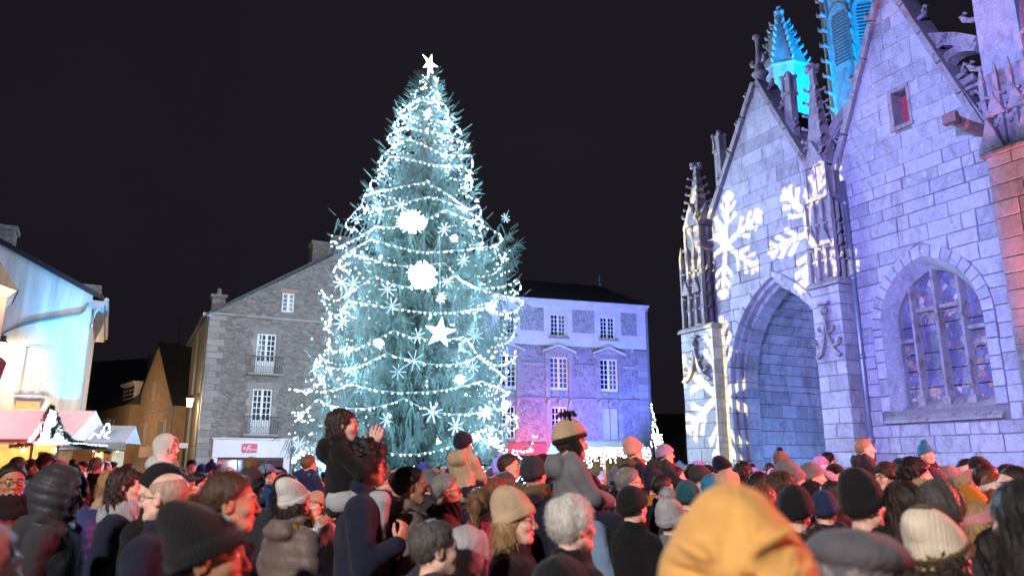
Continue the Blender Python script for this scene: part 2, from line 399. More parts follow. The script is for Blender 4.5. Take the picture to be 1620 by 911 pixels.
# porch inside: blocks on the left side wall and vault
pin_hw, pin_zs, pin_za = 1.85, 4.2, 7.05
prof = []                      # left half profile as (offset from centre, z)
zz = 0.0
while zz < pin_zs: prof.append((pin_hw, zz)); zz += .4
tt = 14
for i in range(tt+1):
    z = pin_zs + (pin_za-pin_zs)*math.sin(math.pi/2*i/tt); prof.append((arch_hw(pin_hw, pin_zs, pin_za, z), z))
rp = random.Random(21); MBin = MB()
for side in (-1, 1):
    vs = []; fs = []
    for (o_, z) in prof:
        for y in (.72, 5.0): vs.append((POR[0]+side*o_, y, z))
    for i in range(len(prof)-1): fs.append((2*i, 2*i+1, 2*i+3, 2*i+2))
    MBin.add(vs, fs)
MBin.box(POR[0]-2.2, POR[0]+2.2, 5.02, 5.4, 0, 7.6)
MBin.build('porch_lining', M_MORT, church)
inner = []
for i in range(len(prof)-1):
    (o0, z0), (o1, z1) = prof[i], prof[i+1]
    if z1 < 1.3: continue
    y = .75 - rp.uniform(0, .5)
    d = Vector((o1-o0, z1-z0)); L_ = d.length
    if L_ < .05: continue
    nx, nz = -(z1-z0)/L_, (o1-o0)/L_      # inward normal in (offset,z)
    while y < 5:
        ln = rp.uniform(.45, .95); ya, yb = max(.76, y+.008), min(4.98, y+ln-.008); y += ln
        if yb-ya < .06: continue
        e = rp.uniform(.012, .03); j = .008/L_
        q = [(o0+(o1-o0)*j, z0+(z1-z0)*j), (o0+(o1-o0)*(1-j), z0+(z1-z0)*(1-j))]
        front = [(o+nx*e, z+nz*e) for o, z in q]
        inner.append(((yb-ya)*L_*.9, q, front, ya, yb))
items += [(s, 'i', (q, f, a, b), 0, M_ASH) for (s, q, f, a, b) in inner]
items.sort(key=lambda t: -t[0])
rest = MB()
def block_into(mb, it):
    if it[1] == 'p': mb.poly(it[2], it[3], .06, .012)
    elif it[1] == 'b': mb.bbox(*it[2], b=.014)
    else:
        q, f, ya, yb = it[2]; X = lambda o: POR[0]-o; b = .01
        vs = [(X(q[0][0]),ya,q[0][1]),(X(q[0][0]),yb,q[0][1]),(X(q[1][0]),yb,q[1][1]),(X(q[1][0]),ya,q[1][1]),
              (X(f[0][0]),ya+b,f[0][1]+b),(X(f[0][0]),yb-b,f[0][1]+b),(X(f[1][0]),yb-b,f[1][1]-b),(X(f[1][0]),ya+b,f[1][1]-b)]
        mb.add(vs, [(0,1,5,4),(1,2,6,5),(2,3,7,6),(3,0,4,7),(4,5,6,7)])
for k, it in enumerate(items):
    if k < 300: mb = MB(); block_into(mb, it); mb.build('stone_block', it[4], church)
    else: block_into(rest, it)
rest.build('stone_block', M_ASH, church, kind='stuff')

# ---- window of the right bay
cx, wa, wzs, wza, wzb = WIN
ring_o = arch_pts(cx, 1.47, 5.0, 6.82, 5.0, 9)
ring_i = arch_pts(cx, 1.22, 5.0, 6.52, 5.0, 9)
for i in range(len(ring_o)-1):
    k = .004; a, b, c, d = ring_o[i], ring_o[i+1], ring_i[i+1], ring_i[i]
    def lp(p, q, t): return (p[0]+(q[0]-p[0])*t, p[1]+(q[1]-p[1])*t)
    MB().poly([lp(a,b,.03), lp(a,b,.97), lp(d,c,.97), lp(d,c,.03)], -.035-rng.uniform(0,.012), .25, .012).build('voussoir', M_ASHW, church)
for s in (-1, 1):
    z = 3.02; i = 0
    while z < 4.99:
        zt = min(5.0, z+rng.uniform(.28,.42)); w = .30 if i % 2 else .25
        a, b = cx+s*1.22, cx+s*1.465; MB().bbox(min(a,b), max(a,b), -.03-rng.uniform(0,.01), .25, z+.008, zt-.008, .012).build('jamb_stone', M_ASHW, church); z = zt; i += 1
o1 = arch_pts(cx, 1.22, 5.0, 6.52, 3.0, 12); o2 = arch_pts(cx, 1.02, 5.0, 6.25, 3.0, 12)
mb = MB(); n = len(o1)
vs = [(p[0], -.02, p[1]) for p in o1] + [(p[0], .34, p[1]) for p in o2] + [(p[0], .60, p[1]) for p in o2]
mb.add(vs, [(i, i+1, n+i+1, n+i) for i in range(n-1)] + [(n+i, n+i+1, 2*n+i+1, 2*n+i) for i in range(n-1)]); mb.build('window_reveal', M_ASHW, church)
for i in range(5):
    a = cx-1.36+i*.545
    MB().add([(a,-.13,2.74),(a+.535,-.13,2.74),(a+.535,-.13,2.80),(a,-.13,2.80),(a,.5,2.74),(a+.535,.5,2.74),(a+.535,.5,3.27),(a,.5,3.27)],
             [(0,1,2,3),(3,2,6,7),(0,3,7,4),(1,5,6,2),(4,7,6,5),(0,4,5,1)]).build('sill_stone', M_CARV, church)
win = MB()
g1 = arch_pts(cx, 1.03, 5.0, 6.26, 3.15, 12); win.poly(g1, .50, .53)
# stained glass
m, n_, l_, b_ = nmat('stained_glass'); co = coords(n_)
vo = n_.new('ShaderNodeTexVoronoi'); vo.inputs['Scale'].default_value = 7; l_.new(mapping(n_, l_, co, sc=(1.2,1,1)), vo.inputs['Vector'])
ve = n_.new('ShaderNodeTexVoronoi'); ve.feature = 'DISTANCE_TO_EDGE'; ve.inputs['Scale'].default_value = 7; l_.new(mapping(n_, l_, co, sc=(1.2,1,1)), ve.inputs['Vector'])
sp = n_.new('ShaderNodeSeparateColor'); l_.new(vo.outputs['Color'], sp.inputs[0])
c_ = ramp(n_, l_, sp.outputs[0], [(0,(.10,.11,.18)),(.3,(.22,.22,.28)),(.5,(.18,.10,.14)),(.65,(.45,.28,.14)),(.8,(.60,.48,.34)),(.9,(.14,.22,.26)),(1,(.50,.20,.13))])
big = noise(n_, l_, 1.3, 2, .5, mapping(n_, l_, co, loc=(1,0,3)))
c_ = mix(n_, l_, ramp(n_, l_, big, [(.36,(.2,.2,.2)),(.55,(1,1,1))]), (.09,.09,.13), c_)
c_ = mix(n_, l_, ramp(n_, l_, ve.outputs[0], [(.02,(0,0,0)),(.05,(1,1,1))]), (.09,.085,.12), c_)
l_.new(c_, b_.inputs['Base Color']); b_.inputs['Roughness'].default_value = .35; bump(n_, l_, b_, vo.outputs['Distance'], .3, .02)
win_o = win.build('window', m, church); M_STAIN = m
mul = MB()
xs = [cx-.62, cx-.02, cx+.56]
for x in xs:
    top = wzs; 
    z = wzb
    while z < 6.3 and arch_hw(1.03, 5.0, 6.26, z) > abs(x-cx): z += .03
    mb = MB().add([(x-.075,.50,3.1),(x-.03,.30,3.1),(x+.03,.30,3.1),(x+.075,.50,3.1),(x-.075,.50,z),(x-.03,.30,z),(x+.03,.30,z),(x+.075,.50,z)],
             [(0,1,5,4),(1,2,6,5),(2,3,7,6),(4,5,6,7),(0,3,2,1)]); mb.box(x-.09, x+.09, .27, .48, 3.12, 3.30); mb.build('mullion', M_CARV, win_o)
for (xa, xb, z) in ((cx-1.03, cx-.67, 4.62), (cx-.56, cx-.07, 5.3), (cx+.03, cx+.5, 5.3), (cx+.62, cx+1.03, 4.72)):
    MB().bbox(xa, xb, .33, .50, z, z+.11, .03).build('transom', M_CARV, win_o)
mb = MB()
for z in (3.55, 3.95, 4.35, 5.0): 
    w = arch_hw(1.02, 5.0, 6.26, z); mb.box(cx-w, cx+w, .475, .495, z-.012, z+.012)
mb.build('iron_bar', M_IRON, win_o)
tr = MB()
for (x, w) in ((cx-.32, .27), (cx+.27, .25), (cx-.83, .17), (cx+.8, .18)):
    z0 = 4.9 if abs(x-cx) < .5 else 4.2
    pts = [(x-w*math.cos(t), .46, z0+ (1.1 if abs(x-cx) < .5 else .9)*w*math.sin(t)*1.3) for t in [math.pi*i/10 for i in range(11)]]
    tr.tube(pts, .025, 5)
tr.build('tracery', M_CARV, win_o)
# small slit window high in the gable
wx0, wx1, wz0, wz1 = .08, .48, 9.88, 10.75
MB().box(wx0, wx1, .34, .40, wz0, wz1).build('shutter', plain_mat('red_brown_wood', (.40,.05,.05), .7, .2, 9), church)
mb = MB(); mb.box(wx0-.1, wx0+.005, -.05, .36, wz0-.02, wz1+.02).box(wx1-.005, wx1+.07, -.025, .36, wz0-.02, wz1+.02).box(wx0-.1, wx1+.07, -.045, .36, wz1+.021, wz1+.12).box(wx0-.12, wx1+.09, -.07, .36, wz0-.12, wz0-.021)
mb.build('slit_surround', M_CARV, church)

# ---- porch arch mouldings (three stepped orders, each of its own stones)
def order(a0, a1, zs, za0, za1, y0, y1, name, mat, nz=7, na=8):
    oo = [(POR[0]-a0, 1.0+ (zs-1.0)*i/nz) for i in range(nz)] + arch_pts(POR[0], a0, zs, za0, zs, na) + [(POR[0]+a0, zs-(zs-1.0)*(i+1)/nz) for i in range(nz)]
    ii = [(POR[0]-a1, 1.0+ (zs-1.0)*i/nz) for i in range(nz)] + arch_pts(POR[0], a1, zs, za1, zs, na) + [(POR[0]+a1, zs-(zs-1.0)*(i+1)/nz) for i in range(nz)]
    return oo, ii
for (a0, a1, za0, za1, y0, y1) in ((2.02, 1.86, 7.22, 7.04, -.10, .30), (1.87, 1.74, 7.05, 6.90, .06, .40), (1.75, 1.62, 6.91, 6.78, .24, .75)):
    oo, ii = order(a0, a1, 4.2, za0, za1, y0, y1, '', None)
    for i in range(len(oo)-1):
        a, b, c, d = oo[i], oo[i+1], ii[i+1], ii[i]; k = .02
        if math.dist(a, b) < .05: continue
        MB().poly([lp(a,b,k), lp(a,b,1-k), lp(d,c,1-k), lp(d,c,k)], y0-rng.uniform(0,.006), y1, .022).build('arch_stone', M_ASH, church)
MB().ring(arch_pts(POR[0], 2.0, 4.2, 7.2, 0, 12), arch_pts(POR[0], 1.64, 4.2, 6.8, 0, 12), .3, .72).build('arch_core', M_MORT, church)

# ---- copings, crockets, finials
def crocket(mb, x, y, z, s, dx):
    """a curled stone leaf: a stem that bends out and hooks back, with two side lobes"""
    mb.tube([(x-dx*s*.1, y, z-s*.15), (x+dx*s*.45, y, z+s*.02), (x+dx*s*.95, y, z+s*.28), (x+dx*s*1.12, y, z+s*.70), (x+dx*s*.88, y, z+s*.92), (x+dx*s*.66, y, z+s*.74)], [s*.24, s*.22, s*.20, s*.19, s*.17, s*.10], 7)
    for q in (-1, 1): mb.tube([(x+dx*s*.6, y+q*s*.08, z+s*.15), (x+dx*s*.85, y+q*s*.34, z+s*.38), (x+dx*s*.98, y+q*s*.30, z+s*.62)], [s*.16, s*.14, s*.07], 6)
def coping(xa, za, xb, zb, side, nc, name='gable_coping'):
    mb = MB(); dx, dz = xb-xa, zb-za; L = math.hypot(dx, dz); nx, nz = -dz/L*-side, dx/L*-side
    if nz < 0: nx, nz = -nx, -nz
    P = lambda t, o: (xa+dx*t+nx*o, za+dz*t+nz*o)
    k = max(3, int(L/.9))
    for i in range(k):
        t0, t1 = i/k+.004, (i+1)/k-.004
        mb.poly([P(t0,-.02), P(t1,-.02), P(t1,.13), P(t0,.13)], -.12, .75, .03)
    c = mb.build(name, M_CARV, church)
    for i in range(nc):
        t = (i+.5)/nc; p = P(t, .12); m2 = MB(); crocket(m2, p[0], .1, p[1], .25, side); m2.build('crocket', M_CARV, c, True)
    return c
coping(-1.70, 9.35, .28, 13.82, -1, 3); coping(2.06, 9.0, .28, 13.82, 1, 5)
coping(-6.55, 9.45, -4.22, 13.2, -1, 5); coping(-2.35, 9.2, -4.22, 13.2, 1, 5)
fm = MB(); fx, fz = -4.22, 13.15
fm.lathe([(.16,-.1),(.15,.25),(.25,.34),(.26,.40),(.16,.48),(.12,.72),(.10,.74)], (fx,.2,fz), 8)
for k in range(6):
    t = k*math.pi/3; crocket(fm, fx+.06*math.cos(t), .2+.02*math.sin(t), fz+.72, .26*(.6+.4*abs(math.cos(t))), 1 if math.cos(t) > 0 else -1)
fm.lathe([(.10,.7),(.10,1.0),(.07,1.15),(.075,1.55),(.15,1.60),(.15,1.68),(.03,1.72)], (fx,.2,fz), 8).build('finial', M_CARV, church, True)
fm = MB(); fx, fz = .28, 13.8; fm.lathe([(.16,-.1),(.17,.3),(.32,.4),(.2,.55),(.12,1.0),(.05,1.3)], (fx,.2,fz), 8).build('finial', M_CARV, church, True)

def pinnacle(cx, cy, z0, zg, z1, w, gab=True, crk=6, name='pinnacle', mat=None):
    """square shaft with blind panels, gablets on each face, crocketed spire and finial"""
    mat = mat or M_CARV; p = MB(); hw = w/2
    p.box(cx-hw, cx+hw, cy-hw, cy+hw, z0, zg-.01)
    root = p.build(name, mat, church)
    d = MB()
    for sx, sy in ((-1,-1),(1,-1),(1,1),(-1,1)): d.box(cx+sx*hw-.05, cx+sx*hw+.05, cy+sy*hw-.05, cy+sy*hw+.05, z0-.002, zg+.02)
    d.box(cx-.03, cx+.03, cy-hw-.035, cy-hw+.01, z0+.1, zg-.02); d.box(cx+hw-.01, cx+hw+.035, cy-.03, cy+.03, z0+.1, zg-.02)
    d.box(cx-hw-.09, cx+hw+.09, cy-hw-.09, cy+hw+.09, z0-.1, z0-.004)
    d.build('shaft_moulding', mat, root)
    if gab:
        g = MB(); e = hw+.07; hg = w*1.15
        g.poly([(cx-e, zg-.05), (cx+e, zg-.05), (cx, zg+hg)], cy-e, cy+e, .04)
        g.add([(cx-e+.003,cy-e+.003,zg-.05),(cx-e+.003,cy+e-.003,zg-.05),(cx-e+.003,cy,zg+hg-.004),(cx+e-.003,cy-e+.003,zg-.05),(cx+e-.003,cy+e-.003,zg-.05),(cx+e-.003,cy,zg+hg-.004)],
              [(0,1,2),(3,5,4),(0,2,5,3),(1,4,5,2),(0,3,4,1)])
        for dx in (-1,1): crocket(g, cx+dx*e*.55, cy-e, zg+hg*.38, w*.22, dx)
        g.build('gablet', mat, root)
    s = MB(); H = z1-zg; s.lathe([(hw*1.25, 0), (hw*.28, H*.86), (hw*.25, H*.88), (hw*.55, H*.90), (hw*.5, H*.93), (hw*.2, H*.95)], (cx,cy,zg), 4, math.pi/4)
    s.lathe([(hw*.22, H*.92), (hw*.2, H*.965), (hw*.3, H*.975), (.02, H)], (cx,cy,zg), 6)
    for sx in (-1,1):
        s.ball((cx+sx*hw*.55, cy, zg+H*.935), hw*.26); s.ball((cx, cy+sx*hw*.55, zg+H*.935), hw*.26)
    sp_ = s.build('spirelet', mat, root)
    for i in range(crk):
        t = .12+.72*i/crk; rr = hw*(1.25-(1.25-.28)*t/.86)
        m2 = MB()
        for k in range(4):
            a = math.pi/4+k*math.pi/2; bx, by, bz = cx+rr*math.cos(a), cy+rr*math.sin(a), zg+H*t; q = w*.2
            m2.tube([(bx,by,bz),(bx+math.cos(a)*q*.8,by+math.sin(a)*q*.8,bz+q*.3)], [q*.34,q*.2], 5); m2.ball((bx+math.cos(a)*q,by+math.sin(a)*q,bz+q*.45), q*.42)
        m2.build('crocket', mat, sp_, True, 'stuff')
    return root
# ledges and gablets of the buttresses
for (bx0, bx1, by, z) in ((B1[0],B1[1],B1[2],6.25), (B2[0],B2[1],B2[2],8.0), (B3[0],B3[1],B3[2],5.9)):
    o = MB().poly([(by-.09, z), (by-.09, z+.06), (by+.02, z+.16), (.02, z+.16), (.02, z)], bx0-.08, bx1+.08).build('string_course', M_CARV, church)
    # the outline above was drawn in the y-z plane: turn it into place
    me = o.data
    for v in me.vertices: x, y, z_ = v.co; v.co = (y, x, z_)
    me.flip_normals()
for (bx0, bx1, by, zb, s) in ((B1[0],B1[1],B1[2],4.45,1.0), (B3[0],B3[1],B3[2],4.35,1.0)):
    cxb = (bx0+bx1)/2; w = (bx1-bx0)/2-.04
    o_ = [(cxb-w, zb), (cxb-w*.55, zb+.18), (cxb-w*.22, zb+.5), (cxb, zb+1.0), (cxb+w*.22, zb+.5), (cxb+w*.55, zb+.18), (cxb+w, zb)]
    i_ = [(cxb-w*.78, zb-.05), (cxb-w*.45, zb+.06), (cxb-w*.14, zb+.36), (cxb, zb+.78), (cxb+w*.14, zb+.36), (cxb+w*.45, zb+.06), (cxb+w*.78, zb-.05)]
    g = MB().ring(o_, i_, by-.13, by+.05); g.ball((cxb, by-.1, zb+1.15), .1); g.tube([(cxb,by-.06,zb+.9),(cxb,by-.06,zb+1.35)], .035, 6)
    for dx in (-1,1):
        crocket(g, cxb+dx*w*.5, by-.08, zb+.28, .20, dx); crocket(g, cxb+dx*w*.2, by-.08, zb+.62, .16, dx)
    g.box(cxb-.16, cxb+.16, by-.16, by+.02, zb+1.32, zb+1.40); g.build('ogee_gablet', M_CARV, church)
# clustered niche canopies above the ledges, then pinnacles
def niche(cx, cy, z0, z1, w):
    m_ = MB(); hw = w/2
    m_.box(cx-hw*.8, cx+hw*.8, cy-hw*.8, cy+hw*.8, z0, z1)
    core = m_.build('niche_shaft', M_CARV, church); m_ = MB()
    for i, sx in enumerate((-1, -.33, .33, 1)):
        m_.box(cx+sx*hw-.045, cx+sx*hw+.045, cy-hw-.03, cy-hw+.10, z0+.05*i, z1-.12); m_.lathe([(.07,0),(.01,.34)], (cx+sx*hw, cy-hw+.03, z1-.16), 4, math.pi/4)
        m_.box(cx+hw-.10, cx+hw+.03, cy+sx*hw*.9-.045, cy+sx*hw*.9+.045, z0+.051, z1-.121)
    for j in range(4):
        for sx in (-.66, 0, .66):
            z = z0+.55+(z1-z0-.9)*j/4; crocket(m_, cx+sx*hw, cy-hw, z, .15, -1 if j % 2 else 1); crocket(m_, cx+hw, cy+sx*hw, z, .13, 1)
    for sx in (-.5, .5): m_.poly([(cx+sx*hw-.2, z0+(z1-z0)*.42), (cx+sx*hw+.2, z0+(z1-z0)*.42), (cx+sx*hw, z0+(z1-z0)*.42+.5)], cy-hw-.09, cy-hw+.03, .03)
    m_.build('niche_canopy', M_CARV, core)
b1c = ((B1[0]+B1[1])/2, B1[2]+.42)
niche(b1c[0], b1c[1], 6.4, 8.6, .80); 
pinnacle(b1c[0]-.02, b1c[1], 8.7, 9.6, 12.75, .62)
b2c = ((B2[0]+B2[1])/2-.05, B2[2]+.52)
for k_, (dx, dy) in enumerate(((-.36,-.42),(.38,-.42),(.46,.2))):
    MB().poly([(b2c[0]+dx-.28, 8.12), (b2c[0]+dx+.28, 8.12), (b2c[0]+dx, 8.85)], b2c[1]+dy-.12, b2c[1]+dy+.3, .04).build('gablet', M_CARV, church)
niche(b2c[0], b2c[1]+.05, 8.15, 9.9, .86)
MB().lathe([(.60,0),(.58,2.2),(.52,4.4),(.70,4.45),(.42,5.4),(.1,7.0)], (b2c[0], b2c[1]+.15, 9.4), 4, math.pi/4).build('pinnacle', M_ASHW, church)
m_ = MB()
for z in (10.2, 11.4, 12.7, 13.7):
    crocket(m_, b2c[0]-.46, b2c[1]-.1, z, .28, -1); crocket(m_, b2c[0]+.46, b2c[1]-.3, z+.3, .24, 1)
m_.build('crocket', M_CARV, church, True, 'stuff')
b3c = ((B3[0]+B3[1])/2-.1, B3[2]+.5)
niche(b3c[0], b3c[1], 6.05, 8.6, .95); pinnacle(b3c[0], b3c[1], 8.7, 9.45, 11.75, .66)
# slender shafts standing against the porch gable
for (px, ytop, ybot, yl, w) in ((1142, 205, 345, .35, .27), (1258, 108, 285, .2, .27)):
    xt, zt = h(px, ytop, yl); xb, zb = h(px+4, ybot, yl)
    m_ = MB(); m_.box(xb-w/2, xb+w/2, yl-w/2, yl+w/2, zb-.3, zt-.75)
    m_.lathe([(w*.9,0),(w*.95,.08),(w*.6,.12),(w*.62,.5),(w*.85,.55),(w*.5,.64),(.06,.78)], (xb,yl,zt-.76), 4, math.pi/4)
    for sx, sy in ((-1,-1),(1,-1),(1,1),(-1,1)): m_.tube([(xb+sx*w*.45,yl+sy*w*.45,zt-.7),(xb+sx*w*.45,yl+sy*w*.45,zt-.2)], .05, 5); m_.ball((xb+sx*w*.5,yl+sy*w*.5,zt-.16), .07)
    m_.build('slender_shaft', M_CARV, church)
# raking flyer arcs
def arc(px_pts, yl, w, y0, y1, name='flyer'):
    P = [h(px, py, yl) for px, py in px_pts]; m2 = MB(); O = []; I = []
    for i in range(len(P)):
        a, b = P[max(i-1,0)], P[min(i+1,len(P)-1)]; dx, dz = b[0]-a[0], b[1]-a[1]; L = math.hypot(dx,dz) or 1
        O.append((P[i][0]-dz/L*w/2, P[i][1]+dx/L*w/2)); I.append((P[i][0]+dz/L*w/2, P[i][1]-dx/L*w/2))
    m2.ring(O, I, y0, y1).build(name, M_CARV, church)
arc([(1311,245),(1317,215),(1330,192),(1345,174),(1358,158),(1364,140)], .25, .26, .1, .45)
arc([(1311,240),(1330,205),(1350,190),(1364,178)], .25, .10, .15, .40)
arc([(1466,66),(1490,64),(1515,64),(1545,70)], .25, .30, .1, .5)
arc([(1496,104),(1504,90),(1518,80),(1534,76),(1548,76)], .25, .20, .12, .48)
arc([(1468,66),(1480,84),(1494,102),(1505,118),(1520,140)], .25, .22, .11, .49)
arc([(1516,138),(1530,131),(1545,122)], .25, .16, .13, .47)
arc([(1118,376),(1121,350),(1132,326),(1150,308),(1166,292),(1180,262)], .35, .20, .2, .5)
arc([(1242,228),(1252,236),(1262,246)], .35, .16, .2, .5); arc([(1238,250),(1256,262),(1272,276)], .35, .14, .21, .49)
def quatre(px, py, yl, w, hh):
    x, z = h(px, py, yl); m2 = MB(); m2.ring([(x-w,z-hh),(x-w,z+hh),(x+w,z+hh),(x+w,z-hh),(x-w,z-hh)], [(x-w+.07,z-hh+.07),(x-w+.07,z+hh-.07),(x+w-.07,z+hh-.07),(x+w-.07,z-hh+.07),(x-w+.07,z-hh+.07)], yl-.1, yl+.1)
    for a in range(4):
        t = a*math.pi/2+math.pi/4; c = (x+math.cos(t)*w*.42, z+math.sin(t)*hh*.45)
        m2.tube([(c[0]+w*.40*math.cos(u), yl, c[1]+hh*.42*math.sin(u)) for u in [2*math.pi*i/10 for i in range(11)]], .05, 5)
    m2.build('pierced_parapet', M_CARV, church)
quatre(1341, 282, .2, .38, .52); quatre(1537, 172, .2, .36, .50); quatre(1131, 398, .2, .36, .42)
# gargoyle over the right bay
gx, gz = 2.12, 8.92
MB().tube([(gx,.1,gz),(gx-.02,-.5,gz+.02),(gx-.02,-.95,gz+.05),(gx-.02,-1.12,gz+.06)], [.15,.13,.12,.15], 7).box(gx-.16,gx+.13,-1.22,-1.08,gz-.06,gz+.17).build('gargoyle', stone_mat('brown_stone', (.26,.12,.09),(.36,.20,.15),None,3,0), church)
# rainwater pipe
pp = MB(); pp.tube([(-1.50,-.10,.2),(-1.50,-.10,9.0)], .065, 8)
for z in (2.4, 4.4, 6.4, 8.4): pp.lathe([(.085,-.06),(.085,.06)], (-1.50,-.10,z), 8)
pp.build('rainwater_pipe', M_LEAD, church, True)
# roof slopes behind the gables
MB().add([(.7,.9,8.7),(8.5,.9,8.7),(8.5,6.2,15.2),(.7,6.2,15.2),(.7,6.4,8.7),(8.5,6.4,8.7)], [(0,1,2,3),(0,3,4),(1,5,2),(3,2,5,4)]).build('roof', M_SLATE, church)
MB().add([(-6.3,.8,9.0),(-4.22,.8,12.6),(-2.5,.8,9.0),(-6.3,6.5,9.0),(-4.22,6.5,12.6),(-2.5,6.5,9.0)], [(0,1,4,3),(1,2,5,4),(0,2,1),(3,4,5)]).build('roof', M_SLATE, church)
# body of the church behind, seen between the gables and from the side
MB().box(-8.3, 8.5, 6.6, 14, 0, 8.6).build('nave_wall', M_RUB, church)
MB().box(-6.4, -6.1, .72, 6.6, 0, 9.0).build('porch_side_wall', M_RUB, church)
MB().box(3.7, 8.5, .0, .7, 0, 8.6).build('aisle_wall', M_RUB, church)

# ---- turret spire and belfry (stand on the roof behind)
def to_local(p): 
    d = Vector((p.x, p.y, 0)) - CH.o; return d.dot(CH.x), d.dot(CH.y), p.z
TY = 27.0
tx, ty, tz0 = to_local(at(1246, 172, TY)); _, _, tz1 = to_local(at(1243, 117, TY)); _, _, tz2 = to_local(at(1226, 12, TY))
tr_ = 36*TY/FPX*1.18
tb = MB().lathe([(tr_*1.02,-7),(tr_*1.0,tz1-tz0-.05),(tr_*1.06,tz1-tz0-.04),(tr_*1.06,tz1-tz0+.04)], (tx,ty,tz0), 8, .3).build('turret', M_ASH, church)
tsp = MB().lathe([(tr_*1.0,0),(.06,tz2-tz1-.25)], (tx,ty,tz1+.04), 8, .3).build('turret_spire', M_ASHW, tb)
m2 = MB()
for i in range(7):
    t = .06+.84*i/7
    for k in range(8):
        a = .3+k*math.pi/4; rr = tr_*(1-t)+.06*t; zc = tz1+(tz2-tz1-.2)*t; m2.tube([(tx+math.cos(a)*rr*.95, ty+math.sin(a)*rr*.95, zc-.05), (tx+math.cos(a)*(rr+.13), ty+math.sin(a)*(rr+.13), zc+.02), (tx+math.cos(a)*(rr+.17), ty+math.sin(a)*(rr+.17), zc+.13)], [.06,.055,.03], 5)
for k in range(4): m2.ball((tx+.14*math.cos(k*1.57), ty+.14*math.sin(k*1.57), tz2-.28), .11)
m2.ball((tx,ty,tz2-.05), .11); m2.build('crocket', M_ASHW, tb, True, 'stuff')
BY = 29.0
bx, by_, bz0 = to_local(at(1380, 190, BY)); _, _, bz1 = to_local(at(1372, 120, BY)); _, _, bz2 = to_local(at(1372, -20, BY))
br = 62*BY/FPX
bel = MB().lathe([(br*1.03,-8),(br*1.03,bz1-bz0-.5),(br*.97,bz1-bz0),(br*.97,bz2-bz0+1.2),(br*1.08,bz2-bz0+1.25),(br*1.08,bz2-bz0+1.5),(.3,bz2-bz0+7)], (bx,by_,bz0), 8, R(62.9+22.5-18)).build('belfry', M_ASH, church)
for k in range(8):
    a = R(62.9-18)+k*math.pi/4
    ca, sa = math.cos(a), math.sin(a); ap = br*.97*math.cos(math.pi/8)
    L = lambda u, o: (bx+ca*(ap+o)-sa*u, by_+sa*(ap+o)+ca*u)
    zb, zt = to_local(at(1372, 112, BY))[2], to_local(at(1372, 28, BY))[2]; hwid = .36
    fr = MB()
    oo = arch_pts(0, hwid+.16, zt-.45, zt+.25, zb, 6); ii = arch_pts(0, hwid, zt-.45, zt, zb, 6)
    vs = []
    for (p, q) in zip(oo, ii):
        for (u, z, o) in ((p[0],p[1],.10),(q[0],q[1],.04),(q[0],q[1],-.2),(p[0],p[1],-.02)): X, Y_ = L(u, o); vs.append((X, Y_, z))
    nn = len(oo); fs = [(4*i+j, 4*i+(j+1)%4, 4*i+4+(j+1)%4, 4*i+4+j) for i in range(nn-1) for j in range(4)]
    w_ = fr.add(vs, fs).build('belfry_window', M_ASHW, bel)
    lv = MB(); z = zb+.08
    while z < zt-.1:
        hw_ = arch_hw(hwid, zt-.45, zt, z)-.01
        p = [L(-hw_,.015)+(z,), L(hw_,.015)+(z,), L(hw_,.10)+(z-.10,), L(-hw_,.10)+(z-.10,)]
        lv.add([*p, *[(q[0],q[1],q[2]+.03) for q in p]], [(0,3,2,1),(4,5,6,7),(0,1,5,4),(1,2,6,5),(2,3,7,6),(3,0,4,7)]); z += .16
    lv.build('louvre', M_LEAD, w_)
    ed = a+math.pi/8; m2 = MB()
    ex, ey = bx+math.cos(ed)*br*1.0, by_+math.sin(ed)*br*1.0
    m2.tube([(ex,ey,bz0-1),(ex,ey,bz2+1.2)], .10, 5)
    for i in range(9): m2.tube([(ex,ey,bz0+.3+i*.75), (ex+math.cos(ed)*.22, ey+math.sin(ed)*.22, bz0+.42+i*.75), (ex+math.cos(ed)*.25, ey+math.sin(ed)*.25, bz0+.6+i*.75)], [.09,.08,.04], 5)
    m2.build('corner_shaft', M_ASHW, bel, True)
# ================================================================== ground
gm, n_, l_, b_ = nmat('asphalt_ground'); co = coords(n_)
f_ = noise(n_, l_, .8, 5, .6, co); l_.new(ramp(n_, l_, f_, [(.3,(.035,.035,.038)),(.7,(.07,.068,.068))]), b_.inputs['Base Color']); b_.inputs['Roughness'].default_value = .75
bump(n_, l_, b_, noise(n_, l_, 60, 3, .7, co), .5, .01)
MB().add([(-600,-300,0),(600,-300,0),(600,900,0),(-600,900,0)], [(0,1,2,3)]).build('ground', gm, kind='structure')

# ================================================================== building helpers
def wall_holes(mb, x0, x1, z0, z1, holes, y=0.0, rev=.25):
    xs = sorted({x0, x1, *[v for q in holes for v in q[:2]]}); zs = sorted({z0, z1, *[v for q in holes for v in q[2:]]})
    xs = [v for v in xs if x0 <= v <= x1]; zs = [v for v in zs if z0 <= v <= z1]
    for i in range(len(xs)-1):
        for j in range(len(zs)-1):
            mx, mz = (xs[i]+xs[i+1])/2, (zs[j]+zs[j+1])/2
            if any(q[0] < mx < q[1] and q[2] < mz < q[3] for q in holes): continue
            mb.add([(xs[i],y,zs[j]),(xs[i+1],y,zs[j]),(xs[i+1],y,zs[j+1]),(xs[i],y,zs[j+1])], [(0,1,2,3)])
    for (a, b, c, d) in holes:
        mb.add([(a,y,c),(b,y,c),(b,y,d),(a,y,d),(a,y+rev,c),(b,y+rev,c),(b,y+rev,d),(a,y+rev,d)], [(0,4,5,1),(1,5,6,2),(2,6,7,3),(3,7,4,0)])
    return mb
m, n_, l_, b_ = nmat('window_glass_with_curtains'); b_.inputs['Roughness'].default_value = .12; b_.inputs['Specular IOR Level'].default_value = .8
